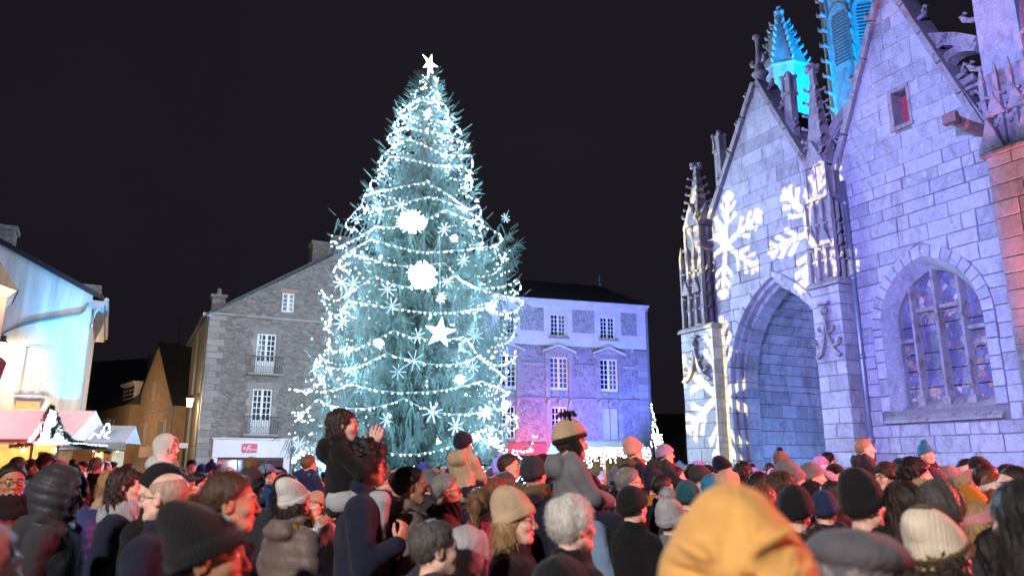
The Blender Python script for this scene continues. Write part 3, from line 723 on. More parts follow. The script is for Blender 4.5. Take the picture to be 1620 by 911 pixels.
oi_ = n_.new('ShaderNodeObjectInfo'); co = coords(n_); fold = noise(n_, l_, 1.0, 3, .6, mapping(n_, l_, co, sc=(26,1,.6)))
cur = ramp(n_, l_, fold, [(.3,(.05,.05,.055)),(.7,(.16,.155,.15))]); l_.new(mix(n_, l_, ramp(n_, l_, oi_.outputs['Random'], [(.52,(0,0,0)),(.56,(1,1,1))]), (.012,.014,.02), cur), b_.inputs['Base Color'])
bump(n_, l_, b_, noise(n_, l_, 1.5, 2, .5, co), .08, .05); M_GLASSV = m
def casement(parent, x0, x1, z0, z1, nx, nz, y=.12, door=0.0, mat=None, bars=.035, fr=.07, curtain=False):
    """two-leaf window: frame, panes of glass, glazing bars"""
    mat = mat or M_PAINT; m = MB(); xm = (x0+x1)/2
    m.box(x0+.003,x0+fr,y,y+.08,z0+.003,z1-.003).box(x1-fr,x1-.003,y,y+.08,z0+.003,z1-.003).box(x0+fr,x1-fr,y+.002,y+.078,z1-fr,z1-.003).box(x0+fr,x1-fr,y+.002,y+.078,z0+.003,z0+fr*1.4+door).box(xm-.055,xm+.055,y-.012,y+.07,z0+fr,z1-fr)
    w = m.build('window', mat, parent); g = MB(); b = MB()
    for (a, c) in ((x0+fr, xm-.055), (xm+.055, x1-fr)):
        zb = z0+fr*1.4+door
        for i in range(1, nx): xx = a+(c-a)*i/nx; b.box(xx-bars/2, xx+bars/2, y+.01, y+.05, zb, z1-fr)
        for j in range(1, nz): zz = zb+(z1-fr-zb)*j/nz; b.box(a, c, y+.012, y+.048, zz-bars/2, zz+bars/2)
        pane = MB().box(a, c, y+.055, y+.065, zb, z1-fr).build('pane', M_GLASSV, w)
    b.build('glazing_bar', mat, w)
    return w
def stone_lintel(parent, x0, x1, z, h_=.24, y=-.02, mat=None): return MB().bbox(x0, x1, y, .2, z, z+h_, .012).build('lintel', mat or M_DRESS, parent)

# ================================================================== hotel, right of the tree
HF = Frame(1026, 44, 17)
hotel = thing('hotel', 'three storey stone hotel with hipped slate roof, lit blue, right of the Christmas tree', 'building', HF.o, HF.ang)
hx = [-2.3, -5.4, -8.5, -11.6]; X0, X1 = -14.2, .18
holes3 = [(x-.48, x+.48, 8.98, 10.32) for x in hx]; holes2 = [(x-.56, x+.56, 5.88, 7.80) for x in hx]; holes1 = [(x-.49, x+.49, 3.18, 4.98) for x in hx]
wall_holes(MB(), X0, X1, 0, 8.46, holes2+holes1).build('wall', M_RUBH, hotel)
wall_holes(MB(), X0, X1, 8.46, 10.80, holes3, -.012).build('upper_wall', M_BAND, hotel)
MB().add([(X1,0,0),(X1,9,0),(X1,9,10.8),(X1,0,10.8),(X0,0,0),(X0,9,0),(X0,9,10.8),(X0,0,10.8)], [(0,1,2,3),(4,7,6,5),(1,5,6,2)]).build('side_wall', M_RUBH, hotel)
MB().box(X0-.1, X1+.12, -.16, .3, 10.80, 11.0).box(X0-.1, X1+.18, -.24, .3, 11.002, 11.12).build('cornice', M_BAND, hotel)
hr = MB().add([(X0-.1,-.3,11.12),(X1+.25,-.3,11.12),(X1+.25,9.3,11.12),(X0-.1,9.3,11.12),(X0-.1,4.5,13.35),(-.75,4.5,13.35)], [(0,1,5,4),(1,2,5),(2,3,4,5),(3,0,4),(0,3,2,1)]).build('roof', M_SLATE, hotel)
MB().lathe([(.13,0),(.10,.2),(.05,.3),(.09,.36),(.02,.8)], (-.75,4.5,13.3), 8).build('roof_finial', M_LEAD, hr)
# rubble panels of the top storey
M_RUBP = rubble_mat('rubble_pale', (.27,.26,.26), (.40,.385,.38), (.46,.445,.43), 4.4, 1.3)
px_ = [(-7.72,-6.3),(-4.55,-3.15),(-1.45,-.42),(-10.85,-9.4),(-13.9,-12.4)]
for a, b in px_: MB().bbox(a, b, -.03, .01, 9.25, 10.62, .01).build('rubble_panel', M_RUBP, hotel)
for x in hx:
    casement(hotel, x-.48, x+.48, 8.98, 10.32, 2, 5, .10)
    MB().bbox(x-.62, x+.62, -.13, .1, 8.86, 8.977, .01).build('sill', M_DRESS, hotel)
    casement(hotel, x-.56, x+.56, 5.88, 7.80, 2, 6, .10, .1)
    for s in (-1, 1):
        z = 5.45
        while z < 8.0: MB().bbox(min(x+s*.56, x+s*.84), max(x+s*.56, x+s*.84), -.05-rng.uniform(0,.012), .1, z+.006, min(8.05, z+.37)-.006, .01).build('surround_stone', M_DRESS, hotel); z += .37
    MB().bbox(x-.56, x+.56, -.05, .1, 7.803, 8.05, .01).build('lintel', M_DRESS, hotel)
    MB().poly([(x-.84,8.052),(x+.84,8.052),(x,8.36)], -.045, .02).build('tympanum', M_DRESS, hotel)
    MB().poly([(x-1.05,8.05),(x-1.0,8.16),(x,8.54),(x+1.0,8.16),(x+1.05,8.05),(x,8.42)], -.17, .02, .01).build('pediment', M_BAND, hotel)
    for dx in (-.75, -.1, .55): MB().add([(x+dx,-.02,5.0),(x+dx+.16,-.02,5.0),(x+dx,-.02,5.35),(x+dx+.16,-.02,5.35),(x+dx,-.22,5.35),(x+dx+.16,-.22,5.35)], [(0,1,3,2),(2,3,5,4),(0,4,5,1),(0,2,4),(1,5,3)]).build('corbel', M_DRESS, hotel)
    if x == -2.3:
        [MB().box(a_, a_+.45, .06, .12, 3.2, 4.96).build('shutter', plain_mat('grey_shutter', (.36,.35,.36), .7, .12, 6), hotel) for a_ in (x-.47, x+.02)]
    else: casement(hotel, x-.49, x+.49, 3.18, 4.98, 2, 5, .10)
    for s in (-1, 1):
        z = 2.9
        while z < 5.0: MB().bbox(min(x+s*.49, x+s*.8), max(x+s*.49, x+s*.8), -.04-rng.uniform(0,.01), .1, z+.006, min(5.0, z+.36)-.006, .01).build('surround_stone', M_DRESS, hotel); z += .36
MB().bbox(X0, X1, -.08, .02, 5.35, 5.50, .02).build('string_course', M_DRESS, hotel)
prev = X0
for x in sorted(hx):
    MB().bbox(prev, x-.86, -.045, .02, 7.28, 7.46, .02).build('string_course', M_DRESS, hotel); prev = x+.86
MB().bbox(prev, X1, -.045, .02, 7.28, 7.46, .02).build('string_course', M_DRESS, hotel)
z = 0; k = 0
while z < 8.4:
    w = .62 if k % 2 else .88; MB().bbox(X1-w, X1+.03, -.05, .25, z+.006, min(8.44, z+.4)-.006, .012).build('quoin', M_DRESS, hotel); z += .4; k += 1
MB().box(X0, -6.3, -.12, .02, 2.35, 2.95).build('shop_fascia', plain_mat('dull_red_board', (.30,.09,.10), .6, .1, 4), hotel)
for a in (-8.2, -11.3): MB().box(a-1.3, a+1.3, -.03, .05, .1, 2.3).build('shop_window', M_GLASS, hotel)
MB().box(X1-.02, X1+.06, -.2, -.1, .2, 10.9).build('rainwater_pipe', M_LEAD, hotel)

# ================================================================== stone house, left of the tree
SF = Frame(329, 36, 27)
house = thing('stone_house', 'grey rubble stone gabled house with white shopfront and red sign, left of the Christmas tree', 'building', SF.o, SF.ang)
H3 = (1.76, 2.70, 6.2, 8.22); H2 = (1.76, 2.70, 3.25, 5.46); HA = (2.84, 3.46, 9.4, 10.42); SH = (.35, 3.55, 0, 2.12)
gz = lambda x: 9.0+.645*(x+.45)
w = wall_holes(MB(), -.5, 13.2, 0, 8.95, [H3, H2, SH]); w.build('wall', M_RUB, house)
g = MB()
xs = [-.5, 2.84, 3.46, 6.35, 13.2]
g.add([(-.45,0,9.05),(2.84,0,9.05),(2.84,0,gz(2.84)),(2.84,0,9.4),(3.46,0,9.05),(3.46,0,9.4),(2.84,0,10.42),(3.46,0,10.42),(3.46,0,gz(3.46)),(6.35,0,9.05),(6.35,0,gz(6.35)),(13.2,0,9.05)],
      [(0,1,2),(1,4,5,3),(6,7,8,2),(4,9,10,8),(9,11,10)]); g.build('gable', M_RUB, house)
MB().bbox(-.6, 13.3, -.14, .05, 8.952, 9.08, .03).build('cornice', M_DRESS, house)
rf = MB(); 
for (xa, za, xb, zb) in ((-.75, gz(-.75)+.02, 6.36, gz(6.36)+.05), (13.4, gz(-.75)+.02, 6.34, gz(6.36)+.05)):
    rf.add([(xa,-.14,za),(xb,-.14,zb),(xb,11,zb),(xa,11,za),(xa,-.14,za+.16),(xb,-.14,zb+.16),(xb,11,zb+.16),(xa,11,za+.16)], [(0,1,2,3),(4,7,6,5),(0,4,5,1),(3,2,6,7),(0,3,7,4)])
rf_o = rf.build('roof', M_SLATE, house)
for (x, y, w_, zt) in ((4.45, 1.2, 1.0, 13.75), (5.65, 1.2, .95, 14.2)):
    MB().box(x, x+w_, y, y+.9, gz(x)-.6, zt).box(x-.08, x+w_+.08, y-.08, y+.98, zt-.16, zt-.002).build('chimney', M_RUB, rf_o)
c_ = MB().box(-.42, .22, .9, 1.5, 8.6, 10.2).box(-.5, .3, .82, 1.58, 10.02, 10.18).build('chimney', M_RUB, rf_o)
MB().lathe([(.12,0),(.09,.35)], (-.1,1.2,10.2), 8).build('chimney_pot', M_DRESS, c_)
lm = rubble_mat('rubble_warm', (.20,.17,.13), (.34,.29,.22), (.36,.32,.26), 3.0, 1.4)
MB().add([(-.5,0,0),(-.5,11,0),(-.5,11,8.9),(-.5,0,8.9)], [(0,1,2,3)]).build('side_wall', lm, house)
MB().box(-.85, -.45, -.1, 11, 8.86, 9.02).build('eaves', M_LEAD, house)
MB().tube([(-.62,5.2,.1),(-.62,5.2,8.9)], .07, 6).build('rainwater_pipe', M_LEAD, house); MB().tube([(-.58,.35,.1),(-.58,.35,8.9)], .06, 6).build('rainwater_pipe', M_LEAD, house)
z = 0; k = 0
while z < 8.9:
    wd = .46 if k % 2 else .72; MB().bbox(-.56, -.5+wd, -.05-rng.uniform(0,.01), .5, z+.006, min(8.94, z+.31)-.006, .012).build('quoin', M_DRESS, house); z += .31; k += 1
for (q, nz, dr) in ((H3, 5, .55), (H2, 5, .6)):
    casement(house, *q, 2, nz, .10, dr); x0, x1, z0, z1 = q
    stone_lintel(house, x0-.3, x1+.3, z1+.003, .30)
    for s, xx in ((-1, x0), (1, x1)):
        z = z0; k = 0
        while z < z1-.02: wd = .2 if k % 2 else .3; MB().bbox(min(xx, xx+s*wd), max(xx, xx+s*wd), -.02-rng.uniform(0,.012), .2, z+.005, min(z1, z+.34)-.005, .01).build('surround_stone', M_DRESS, house); z += .34; k += 1
    r_ = MB(); r_.box(x0-.35, x1+.35, -.36, .0, z0-.10, z0-.004); b_o = r_.build('balcony', M_DRESS, house); m_ = MB()
    m_.box(x0-.32, x1+.32, -.34, -.31, z0+.80, z0+.84).box(x0-.32, x1+.32, -.34, -.31, z0+.04, z0+.07)
    for i in range(15): xx = x0-.30+(x1-x0+.6)*i/14; m_.box(xx-.01, xx+.01, -.333, -.317, z0+.07, z0+.80)
    for s in (x0-.32, x1+.32): m_.box(s-.013, s+.013, -.34, 0, z0+.80, z0+.83)
    for i in range(7):
        xx = x0-.2+(x1-x0+.4)*i/6; m_.tube([(xx+.07*math.cos(t), -.325, z0+.25+.12*math.sin(t)) for t in [k*math.pi/4 for k in range(9)]], .009, 4)
    m_.build('railing', M_IRON, b_o)
casement(house, *HA, 1, 4, .10); stone_lintel(house, 2.72, 3.58, 10.423, .2, mat=stone_mat('brick_lintel', (.35,.20,.14),(.42,.27,.2),None,3,0)); MB().bbox(2.7, 3.6, -.08, .1, 9.28, 9.397, .01).build('sill', M_DRESS, house)
# shopfront
sw = plain_mat('shopfront_white', (.66,.63,.64), .5, .05, 3)
MB().bbox(.12, 3.72, -.16, .02, 2.14, 2.98, .02).bbox(.12, .38, -.14, .02, 0, 2.137, .02).bbox(3.42, 3.72, -.14, .02, 0, 2.137, .02).bbox(.06, 3.78, -.22, .02, 2.983, 3.06, .02).build('shopfront', sw, house)
MB().bbox(3.80, 6.4, -.10, .02, 2.16, 2.94, .02).build('shop_fascia', plain_mat('pinkish_render', (.50,.40,.40), .8, .1, 3), house)
MB().box(3.9, 6.2, -.03, .0, .4, 2.1).build('shop_window', M_GLASS, house)
MB().box(.38, 3.42, .14, .16, .5, 2.14).build('shop_window', glass_mat('shop_glass', (.06,.03,.04), .1), house)
fr = MB(); wine = plain_mat('wine_red_paint', (.10,.03,.04), .45, .1, 4)
for x in (.38, 1.30, 2.2, 2.62, 3.36): fr.box(x, x+.07, .08, .16, .1, 2.14)
fr.box(.45, 3.36, .085, .155, 2.02, 2.12).box(.45, 3.36, .085, .155, .1, .5).build('shop_window_frame', wine, house)
MB().box(.75, 1.25, .4, .5, 1.3, 1.75).box(1.5, 1.75, .35, .45, .5, 2.0).build('shop_display', plain_mat('pale_display', (.6,.42,.3), .7, .2, 3), house)
sgn = MB(); pts = []
sx0, sx1, sz0, sz1, r_ = 1.42, 2.14, 2.37, 2.80, .07
for (cx_, cz_, a0) in ((sx1-r_, sz1-r_, 0), (sx0+r_, sz1-r_, 90), (sx0+r_, sz0+r_, 180), (sx1-r_, sz0+r_, 270)):
    for i in range(4): a = R(a0+30*i); pts.append((cx_+r_*math.cos(a), cz_+r_*math.sin(a)))
sg = sgn.poly(pts, -.20, -.165, .006).build('shop_sign', plain_mat('sign_red', (.55,.06,.12), .4, .05, 3, bs=0), house)
def lettering(txt, parent, loc, size, mat, rx=R(90), shear=0.0, name='lettering', depth=.004, rz=0.0, align='LEFT'):
    cu = bpy.data.curves.new(name, 'FONT'); cu.body = txt; cu.size = size; cu.extrude = depth; cu.shear = shear; cu.align_x = align
    t = bpy.data.objects.new('tmp_text', cu); COL.objects.link(t); dg = bpy.context.evaluated_depsgraph_get()
    me = bpy.data.meshes.new_from_object(t.evaluated_get(dg)); bpy.data.objects.remove(t); bpy.data.curves.remove(cu)
    me.materials.clear(); me.materials.append(mat); o = link(name, me, parent); o.location = loc; o.rotation_euler = (rx, 0, rz); return o
M_LETTER = plain_mat('letter_white', (.8,.78,.78), .5, .02, 3, bs=0)
lettering('la', sg, (1.46, -.206, 2.53), .20, M_LETTER, shear=.35)
lettering('F', sg, (1.60, -.206, 2.455), .36, M_LETTER, shear=.35)
lettering('emmes', sg, (1.75, -.206, 2.48), .135, M_LETTER, shear=.3)
# wall lantern on the side wall
def lantern(label, loc, wall_dir, col, watts, group, arm=.7):
    t = thing('wall_lantern', label, 'street lamp', loc, 0, group); d = Vector(wall_dir).normalized()
    MB().tube([(0,0,0), d*arm*.5+Vector((0,0,.12)), d*arm], .03, 6).tube([d*.02+Vector((0,0,-.4)), d*arm*.6+Vector((0,0,.05))], .02, 5).box(-.06,.06,-.06,.06,-.5,.2).build('bracket', M_IRON, t)
    c = d*arm
    MB().lathe([(.02,.06),(.2,-.06),(.22,-.1)], c, 6).build('cap', M_IRON, t)
    MB().lathe([(.19,-.1),(.11,-.5)], c, 6).build('lamp_glass', emit_mat('lamp_glow_'+str(len(MATS)), col, 5), t, True)
    point_lamp(t, c+Vector((0,-.0,-.62)), col, watts, .08); return t
p_ = SF.w(-.56, 1.1, 5.05)
lantern('lit wall lantern on a dark bracket at the corner of the stone house', p_, (-.93,-.5,0), (1,.72,.36), 900, None, .42)
# antenna-like blade sign on the same wall
t = thing('bracket_sign', 'small pale shop sign on a bracket at the corner of the stone house', 'sign', SF.w(-.56,.9,2.7))
MB().box(-1.0,-.35,-.03,.03,-.12,.12).build('board', M_PAINT, t); MB().tube([(0,0,.0),(-.35,0,0)], .02, 5).build('bracket', M_IRON, t)

# ================================================================== white rendered house at the left
LF = Frame(118, 28, 28)
lh = thing('rendered_house', 'white rendered house with a tall shuttered window and sloping gable at the left edge', 'house', LF.o, LF.ang)
m, n_, l_, b_ = nmat('stained_white_render'); co = coords(n_)
st = noise(n_, l_, 1.0, 5, .6, mapping(n_, l_, co, sc=(1.6,1,.16))); s2 = noise(n_, l_, .7, 4, .6, co)
c_ = ramp(n_, l_, st, [(.34,(.30,.28,.27)),(.60,(.62,.59,.56))]); c_ = mix(n_, l_, ramp(n_, l_, s2, [(.45,(0,0,0)),(.75,(1,1,1))]), c_, (.50,.47,.45))
l_.new(c_, b_.inputs['Base Color']); b_.inputs['Roughness'].default_value = .92; bump(n_, l_, b_, noise(n_, l_, 14, 5, .7, co), .35, .02); M_WHITEWALL = m
vz = lambda x: 8.05-.505*x
SHW = (-2.04, -1.27, 4.26, 6.02)
w = wall_holes(MB(), -9.5, -.12, 0, 8.0, [SHW], 0, .12)
w.add([(-9.5,0,8.0),(-.12,0,8.0),(-.12,0,vz(-.12)),(-5.0,0,vz(-5.0)),(-9.5,0,8.2)], [(0,1,2,3,4)])
w.add([(-.12,0,0),(-.12,9,0),(-.12,9,8.0),(-.12,0,8.0)], [(0,1,2,3)]).build('wall', M_WHITEWALL, lh)
rf = MB().add([(.25,-.16,vz(.25)),(-5.0,-.16,vz(-5)),(-5.0,9,vz(-5)),(.25,9,vz(.25)),(.25,-.16,vz(.25)+.2),(-5,-.16,vz(-5)+.2),(-5,9,vz(-5)+.2),(.25,9,vz(.25)+.2)], [(0,1,2,3),(4,7,6,5),(0,4,5,1),(3,2,6,7),(0,3,7,4)])
rf.add([(-9.6,-.16,8.2),(-5.0,-.16,vz(-5)+.2),(-5.0,9,vz(-5)+.2),(-9.6,9,8.2)], [(0,1,2,3)]); ro = rf.build('roof', M_SLATE, lh)
MB().box(-4.3,-3.05,.9,1.8,9.2,10.75).box(-4.38,-2.97,.82,1.88,10.55,10.73).build('chimney', M_RUB, ro)
MB().box(-1.75,.05,2.6,5.6,7.6,9.1).build('rear_gable', M_RUB, lh)
e_ = MB().box(-.12,.30,-.22,9,7.62,7.76).box(-.12,.42,-.26,9,7.762,7.9); e_.tube([(.35,-.3,7.95),(.35,9,7.95)], .09, 6).tube([(.30,-.24,7.9),(.02,-.1,7.5),(-.05,-.1,6.9)], .06, 6).build('eaves', M_LEAD, lh)
sh = MB(); x0, x1, z0, z1 = SHW
for i in range(5): a = x0+(x1-x0)*i/5; sh.bbox(a+.002, a+(x1-x0)/5-.002, .05, .09, z0+.02, z1-.02, .008)
sho = sh.build('shutter', plain_mat('white_shutter', (.58,.55,.52), .7, .08, 6), lh)
MB().box(x0-.06,x1+.06,-.02,.02,z1+.003,z1+.05).box(x0-.12,x1+.12,-.14,.02,z0-.12,z0-.003).build('sill', M_WHITEWALL, lh)
MB().box(x0-.02,x1-.05,-.34,-.03,z0-.5,z0-.24).build('window_box', plain_mat('terracotta', (.45,.26,.14), .8, .1, 4), lh)
MB().tube([(-.30,-.06,7.55),(-.42,-.06,7.35),(-2.3,-.06,6.72),(-2.75,-.06,6.45),(-2.82,-.06,5.6)], .035, 6).tube([(-.5,-.055,7.40),(-2.3,-.055,6.82)], .022, 5).build('cable', M_LEAD, lh)
# nearer house cut by the frame edge
nh = thing('corner_house', 'pale blue lit house end with a bracketed cornice cut off by the left frame edge', 'house', at(-60, 735, 16).xy.to_3d(), R(37))
xe = at(-4, 560, 16).x-at(-60, 735, 16).x; zc = at(10, 455, 16).z; zb_ = at(10, 565, 16).z
m_ = MB().box(-6, xe-.06, 0, 1.6, 0, zc-.2); m_.poly([(-6,zc-.2),(xe-.06,zc-.2),(xe+.12,zc),(-.9,zc+1.9),(-6,zc+1.9)], -.02, 1.6, .02); m_.build('wall', M_WHITEWALL, nh)
MB().poly([(xe-.35,zb_-.9),(xe-.02,zb_-.9),(xe+.12,zb_-.1),(xe+.02,zb_),(xe-.35,zb_)], -.30, .0, .02).bbox(-3, xe+.05, -.2, .0, zb_-.35+.02, zb_-.30+.1, .01).build('corbel', M_BAND, nh)
MB().add([(-6,-.3,zc+1.95),(-.85,-.05,zc+1.95),(xe+.14,-.05,zc-.02),(-6,1.7,zc+1.95),(-.85,1.7,zc+1.95),(xe+.14,1.7,zc-.02)], [(0,1,4,3),(1,2,5,4),(0,2,1)]).build('roof', M_SLATE, nh)
p_ = LF.w(-2.75, -.02, 6.15)
lantern('glowing street lantern on the white rendered house at the left edge', p_, (.45,-.9,0), (1,.78,.42), 200, None, .35)

# ================================================================== street houses in the gap
def gable_house(label, F, xl, xr, ze, xa, za, ylen, mat, wins, roofm=M_SLATE):
    t = thing('street_house', label, 'house', F.o, F.ang)
    w = wall_holes(MB(), xl, xr, 0, ze, wins, 0, .15); w.add([(xl,0,ze),(xr,0,ze),(xa,0,za)], [(0,1,2)])
    w.add([(xr,0,0),(xr,ylen,0),(xr,ylen,ze),(xr,0,ze),(xl,0,0),(xl,ylen,0),(xl,ylen,ze),(xl,0,ze)], [(0,1,2,3),(4,7,6,5)]).build('wall', mat, t)
    MB().add([(xl-.15,-.1,ze-.1),(xa,-.1,za+.12),(xr+.2,-.1,ze-.1),(xl-.15,ylen,ze-.1),(xa,ylen,za+.12),(xr+.2,ylen,ze-.1),(xl-.15,-.1,ze-.22),(xr+.2,-.1,ze-.22),(xa,-.1,za)], [(0,1,4,3),(1,2,5,4),(6,8,1,0),(8,7,2,1)]).build('roof', roofm, t)
    for q in wins: casement(t, *q, 2, 4, .06, mat=M_WOODSH, bars=.03)
    return t
GF = Frame(250, 46, -50)
gh = gable_house('tall ochre gable house lit orange with a steep slate roof, beside the stone house', GF, -6.9, 1.9, 5.3, -2.55, 9.45, 9, M_BROWNWALL, [(-2.95,-2.15,5.75,7.0), (-5.05,-3.85,3.05,4.5), (-.95,.35,3.05,4.45)])
MB().bbox(-6.95, 1.95, -.1, .02, 5.0, 5.14, .02).build('string_course', M_DRESS, gh)
MB().tube([(2.0,-.1,0),(2.0,-.1,5.2)], .07, 6).build('rainwater_pipe', M_LEAD, gh)
mst = MB().tube([(-2.0,1,9.2),(-2.0,1,11.2)], .02, 4).tube([(-2.5,1,10.9),(-1.4,1,11.0)], .015, 4).build('aerial', M_IRON, gh)
for (a, b) in ((-2.95-.0,-2.15),): MB().box(a+.05,b-.05,-.03,.02,5.75,7.0).build('shutter', M_WOODSH, gh)
for (a, b) in ((-3.85,-3.2),(.35,.95)): MB().box(a,b,-.05,.0,3.05,4.45).build('shutter', M_WOODSH, gh)
MB().bbox(-2.2, 3.2, -.6, .0, 2.2, 2.9, .05).build('shop_canopy', plain_mat('pinkish_canopy', (.5,.38,.34), .8, .1, 3), gh)
DF = Frame(180, 52, -50)
dh = thing('dormer_house', 'low ochre street house with a white dormer window in its slate roof', 'house', DF.o, DF.ang)
wn_ = [(-3.2,-1.9,3.2,4.95), (-6.2,-5.0,3.2,4.95)]
wall_holes(MB(), -9.5, 2.6, 0, 5.75, wn_, 0, .15).add([(2.6,0,0),(2.6,8,0),(2.6,8,5.75),(2.6,0,5.75)], [(0,1,2,3)]).build('wall', M_BROWNWALL, dh)
for q in wn_:
    casement(dh, *q, 2, 4, .06, mat=M_WOODSH)
    MB().box(q[1], q[1]+.6, -.05, 0, q[2], q[3]).box(q[0]-.6, q[0], -.05, 0, q[2], q[3]).build('shutter', M_WOODSH, dh)
MB().add([(-9.7,-.25,5.7),(2.8,-.25,5.7),(2.8,4.2,9.6),(-9.7,4.2,9.6),(-9.7,8.5,5.7),(2.8,8.5,5.7)], [(0,1,2,3),(3,2,5,4),(1,5,2),(0,3,4)]).build('roof', M_SLATE, dh)
dm = MB().box(-1.2, 1.75, .35, 3.0, 5.9, 7.15).box(-1.45, 2.0, .15, 3.1, 7.152, 7.35).build('dormer', M_PAINT, dh)
dp = MB()
for i in range(3):
    for j in range(4): a = -1.0+.88*i; b = 6.0+.28*j; dp.box(a, a+.76, .33, .345, b, b+.22)
dp.build('pane', M_GLASS, dm)
ch_ = MB().box(-8.9,-7.9,3.6,4.8,8.6,10.6).build('chimney', M_RUB, dh)
lo = thing('street_house', 'dark roofed house at the end of the street behind the market stalls', 'house', at(150, 735, 62).xy.to_3d(), R(-20))
MB().box(-9, 3, 0, 8, 0, 6.5).build('wall', M_BROWNWALL, lo); MB().add([(-9.3,-.2,6.4),(3.2,-.2,6.4),(3.2,4,11),(-9.3,4,11),(-9.3,8.2,6.4),(3.2,8.2,6.4)], [(0,1,2,3),(3,2,5,4),(1,5,2),(0,3,4)]).build('roof', M_SLATE, lo)
sl = thing('street_lamp', 'warm street lamp in the side street behind the white rendered house', 'street lamp', at(106, 735, 45).xy.to_3d())
MB().tube([(0,0,0),(0,0,3.9)], .05, 6).build('post', M_IRON, sl); MB().lathe([(.05,3.9),(.18,4.25),(.02,4.4)], n=8).build('lamp_glass', emit_mat('warm_lamp_glow', (1,.62,.25), 6), sl)
point_lamp(sl, (.3,-.3,4.1), (1,.66,.40), 620, .1)
# distant dark houses and slim slate spire between hotel and church
ds = thing('distant_tower', 'small distant pale stone tower with a slate spire left of the church', 'tower', at(1077, 735, 58).xy.to_3d())
b0 = at(1077, 710, 58).z; b1 = at(1077, 690, 58).z
MB().lathe([(.75,0),(.75,b0+.3)], n=8).build('shaft', M_DRESS, ds); MB().lathe([(.95,b0+.3),(.04,b1+.4)], n=8).build('spire', plain_mat('pale_slate', (.16,.19,.21), .7, .1, 3), ds)
dk = thing('distant_house', 'dark steep roofed house behind the small distant tower', 'house', at(1075, 735, 64).xy.to_3d())
MB().box(-4, 6, 0, 6, 0, 2.6).build('wall', M_RUB, dk); MB().add([(-4.2,-.2,2.5),(6.2,-.2,2.5),(4,3,6.2),(-1.2,3,6.2),(-4.2,6.2,2.5),(6.2,6.2,2.5)], [(0,1,2,3),(3,2,5,4),(1,5,2),(0,3,4)]).build('roof', plain_mat('dull_slate', (.07,.075,.08), .8, .2, 2), dk)

# ================================================================== market stalls
TF = Frame(92, 22, 8)
def bulbs_on(pts, step, r, mb, jit=.0, seed=1):
    r_ = random.Random(seed); acc = 0
    for a, b in zip(pts[:-1], pts[1:]):
        a = Vector(a); b = Vector(b); L = (b-a).length; t = step-acc
        while t < L:
            p = a+(b-a)*(t/L)+Vector((r_.uniform(-jit,jit), r_.uniform(-jit,jit), r_.uniform(-jit,jit))); mb.add([p+Vector(v)*r for v in ((1,0,0),(-1,0,0),(0,1,0),(0,-1,0),(0,0,1),(0,0,-1))], [(0,2,4),(2,1,4),(1,3,4),(3,0,4),(2,0,5),(1,2,5),(3,1,5),(0,3,5)]); t += step
        acc = L-(t-step)
M_BULB = emit_mat('cold_white_bulb', (.62,.83,1.0), 42)
M_BULBS = emit_mat('white_stall_bulb', (.80,.90,1.0), 22)
M_WIRE = plain_mat('pale_wire', (.25,.30,.32), .6, .1, 3, bs=0)
M_PINE = plain_mat('pine_boards', (.55,.38,.20), .7, .22, 5)
def stall(label, F, x0, x1, zf, zr, depth, roofm, peak=None, openings=()):
    t = thing('market_stall', label, 'market stall', F.o, F.ang); f = MB()
    n_b = int((x1-x0)/.14)
    for i in range(n_b):
        a = x0+(x1-x0)*i/n_b; f2 = None
        f.box(a+.004, a+(x1-x0)/n_b-.004, 0, .03, 0, .95)
    f.build('counter', M_PINE, t)
    MB().box(x0, x1, depth-.05, depth, 0, zf).box(x0, x0+.04, .035, depth-.052, 0, zf).box(x1-.04, x1, .035, depth-.052, 0, zf).build('wall', M_PINE, t)
    ps = MB()
    for x in [x0]+[o for o in openings]+[x1-.08]: ps.box(x, x+.08, -.02, .06, .96, zf)
    ps.box(x0, x1, -.05, .08, zf+.003, zf+.12).build('post', M_PINE, t)
    rf = MB().add([(x0-.4,-.35,zf+.08),(x1+.4,-.35,zf+.08),(x1+.4,depth*.5,zr),(x0-.4,depth*.5,zr),(x0-.4,depth+.3,zf+.08),(x1+.4,depth+.3,zf+.08)], [(0,1,2,3),(3,2,5,4),(0,3,4),(1,5,2)])
    rf.build('roof', roofm, t)
    MB().box(x0-.42, x1+.42, -.38, -.34, zf+.02, zf+.09).build('valance', plain_mat('red_valance_'+str(len(MATS)), (.45,.04,.04), .7, .1, 4), t)
    return t
pinkroof = plain_mat('white_canvas_roof', (.62,.55,.54), .7, .06, 3)
s1 = stall('pale roofed market stall with warm lit interior and tinsel gable at the left edge', TF, -3.4, -.02, 2.42, 3.42, 2.4, pinkroof, openings=(-1.9, -.8))
MB().box(-.62,-.38,.10,.13,1.92,2.17).build('picture_frame', plain_mat('orange_frame', (.55,.22,.08), .6, .1, 6), s1)
mb = MB(); bl = random.Random(4)
for i in range(14):
    x = -3.0+.2*i; mb.box(x, x+.12, .3, .45, .96, 1.1+bl.uniform(0,.25))
mb.build('goods', plain_mat('wrapped_goods', (.55,.35,.2), .6, .4, 9), s1)
for x in (-2.6, -1.4, -.4): point_lamp(s1, (x, .9, 2.2), (1,.70,.30), 110, .06)
M_WARMB = emit_mat('warm_bulb', (1,.75,.38), 25)
for x in (-2.2, -1.2, -.35): MB().ball((x, .5, 2.22), .06).build('light_bulb', M_WARMB, s1, True)
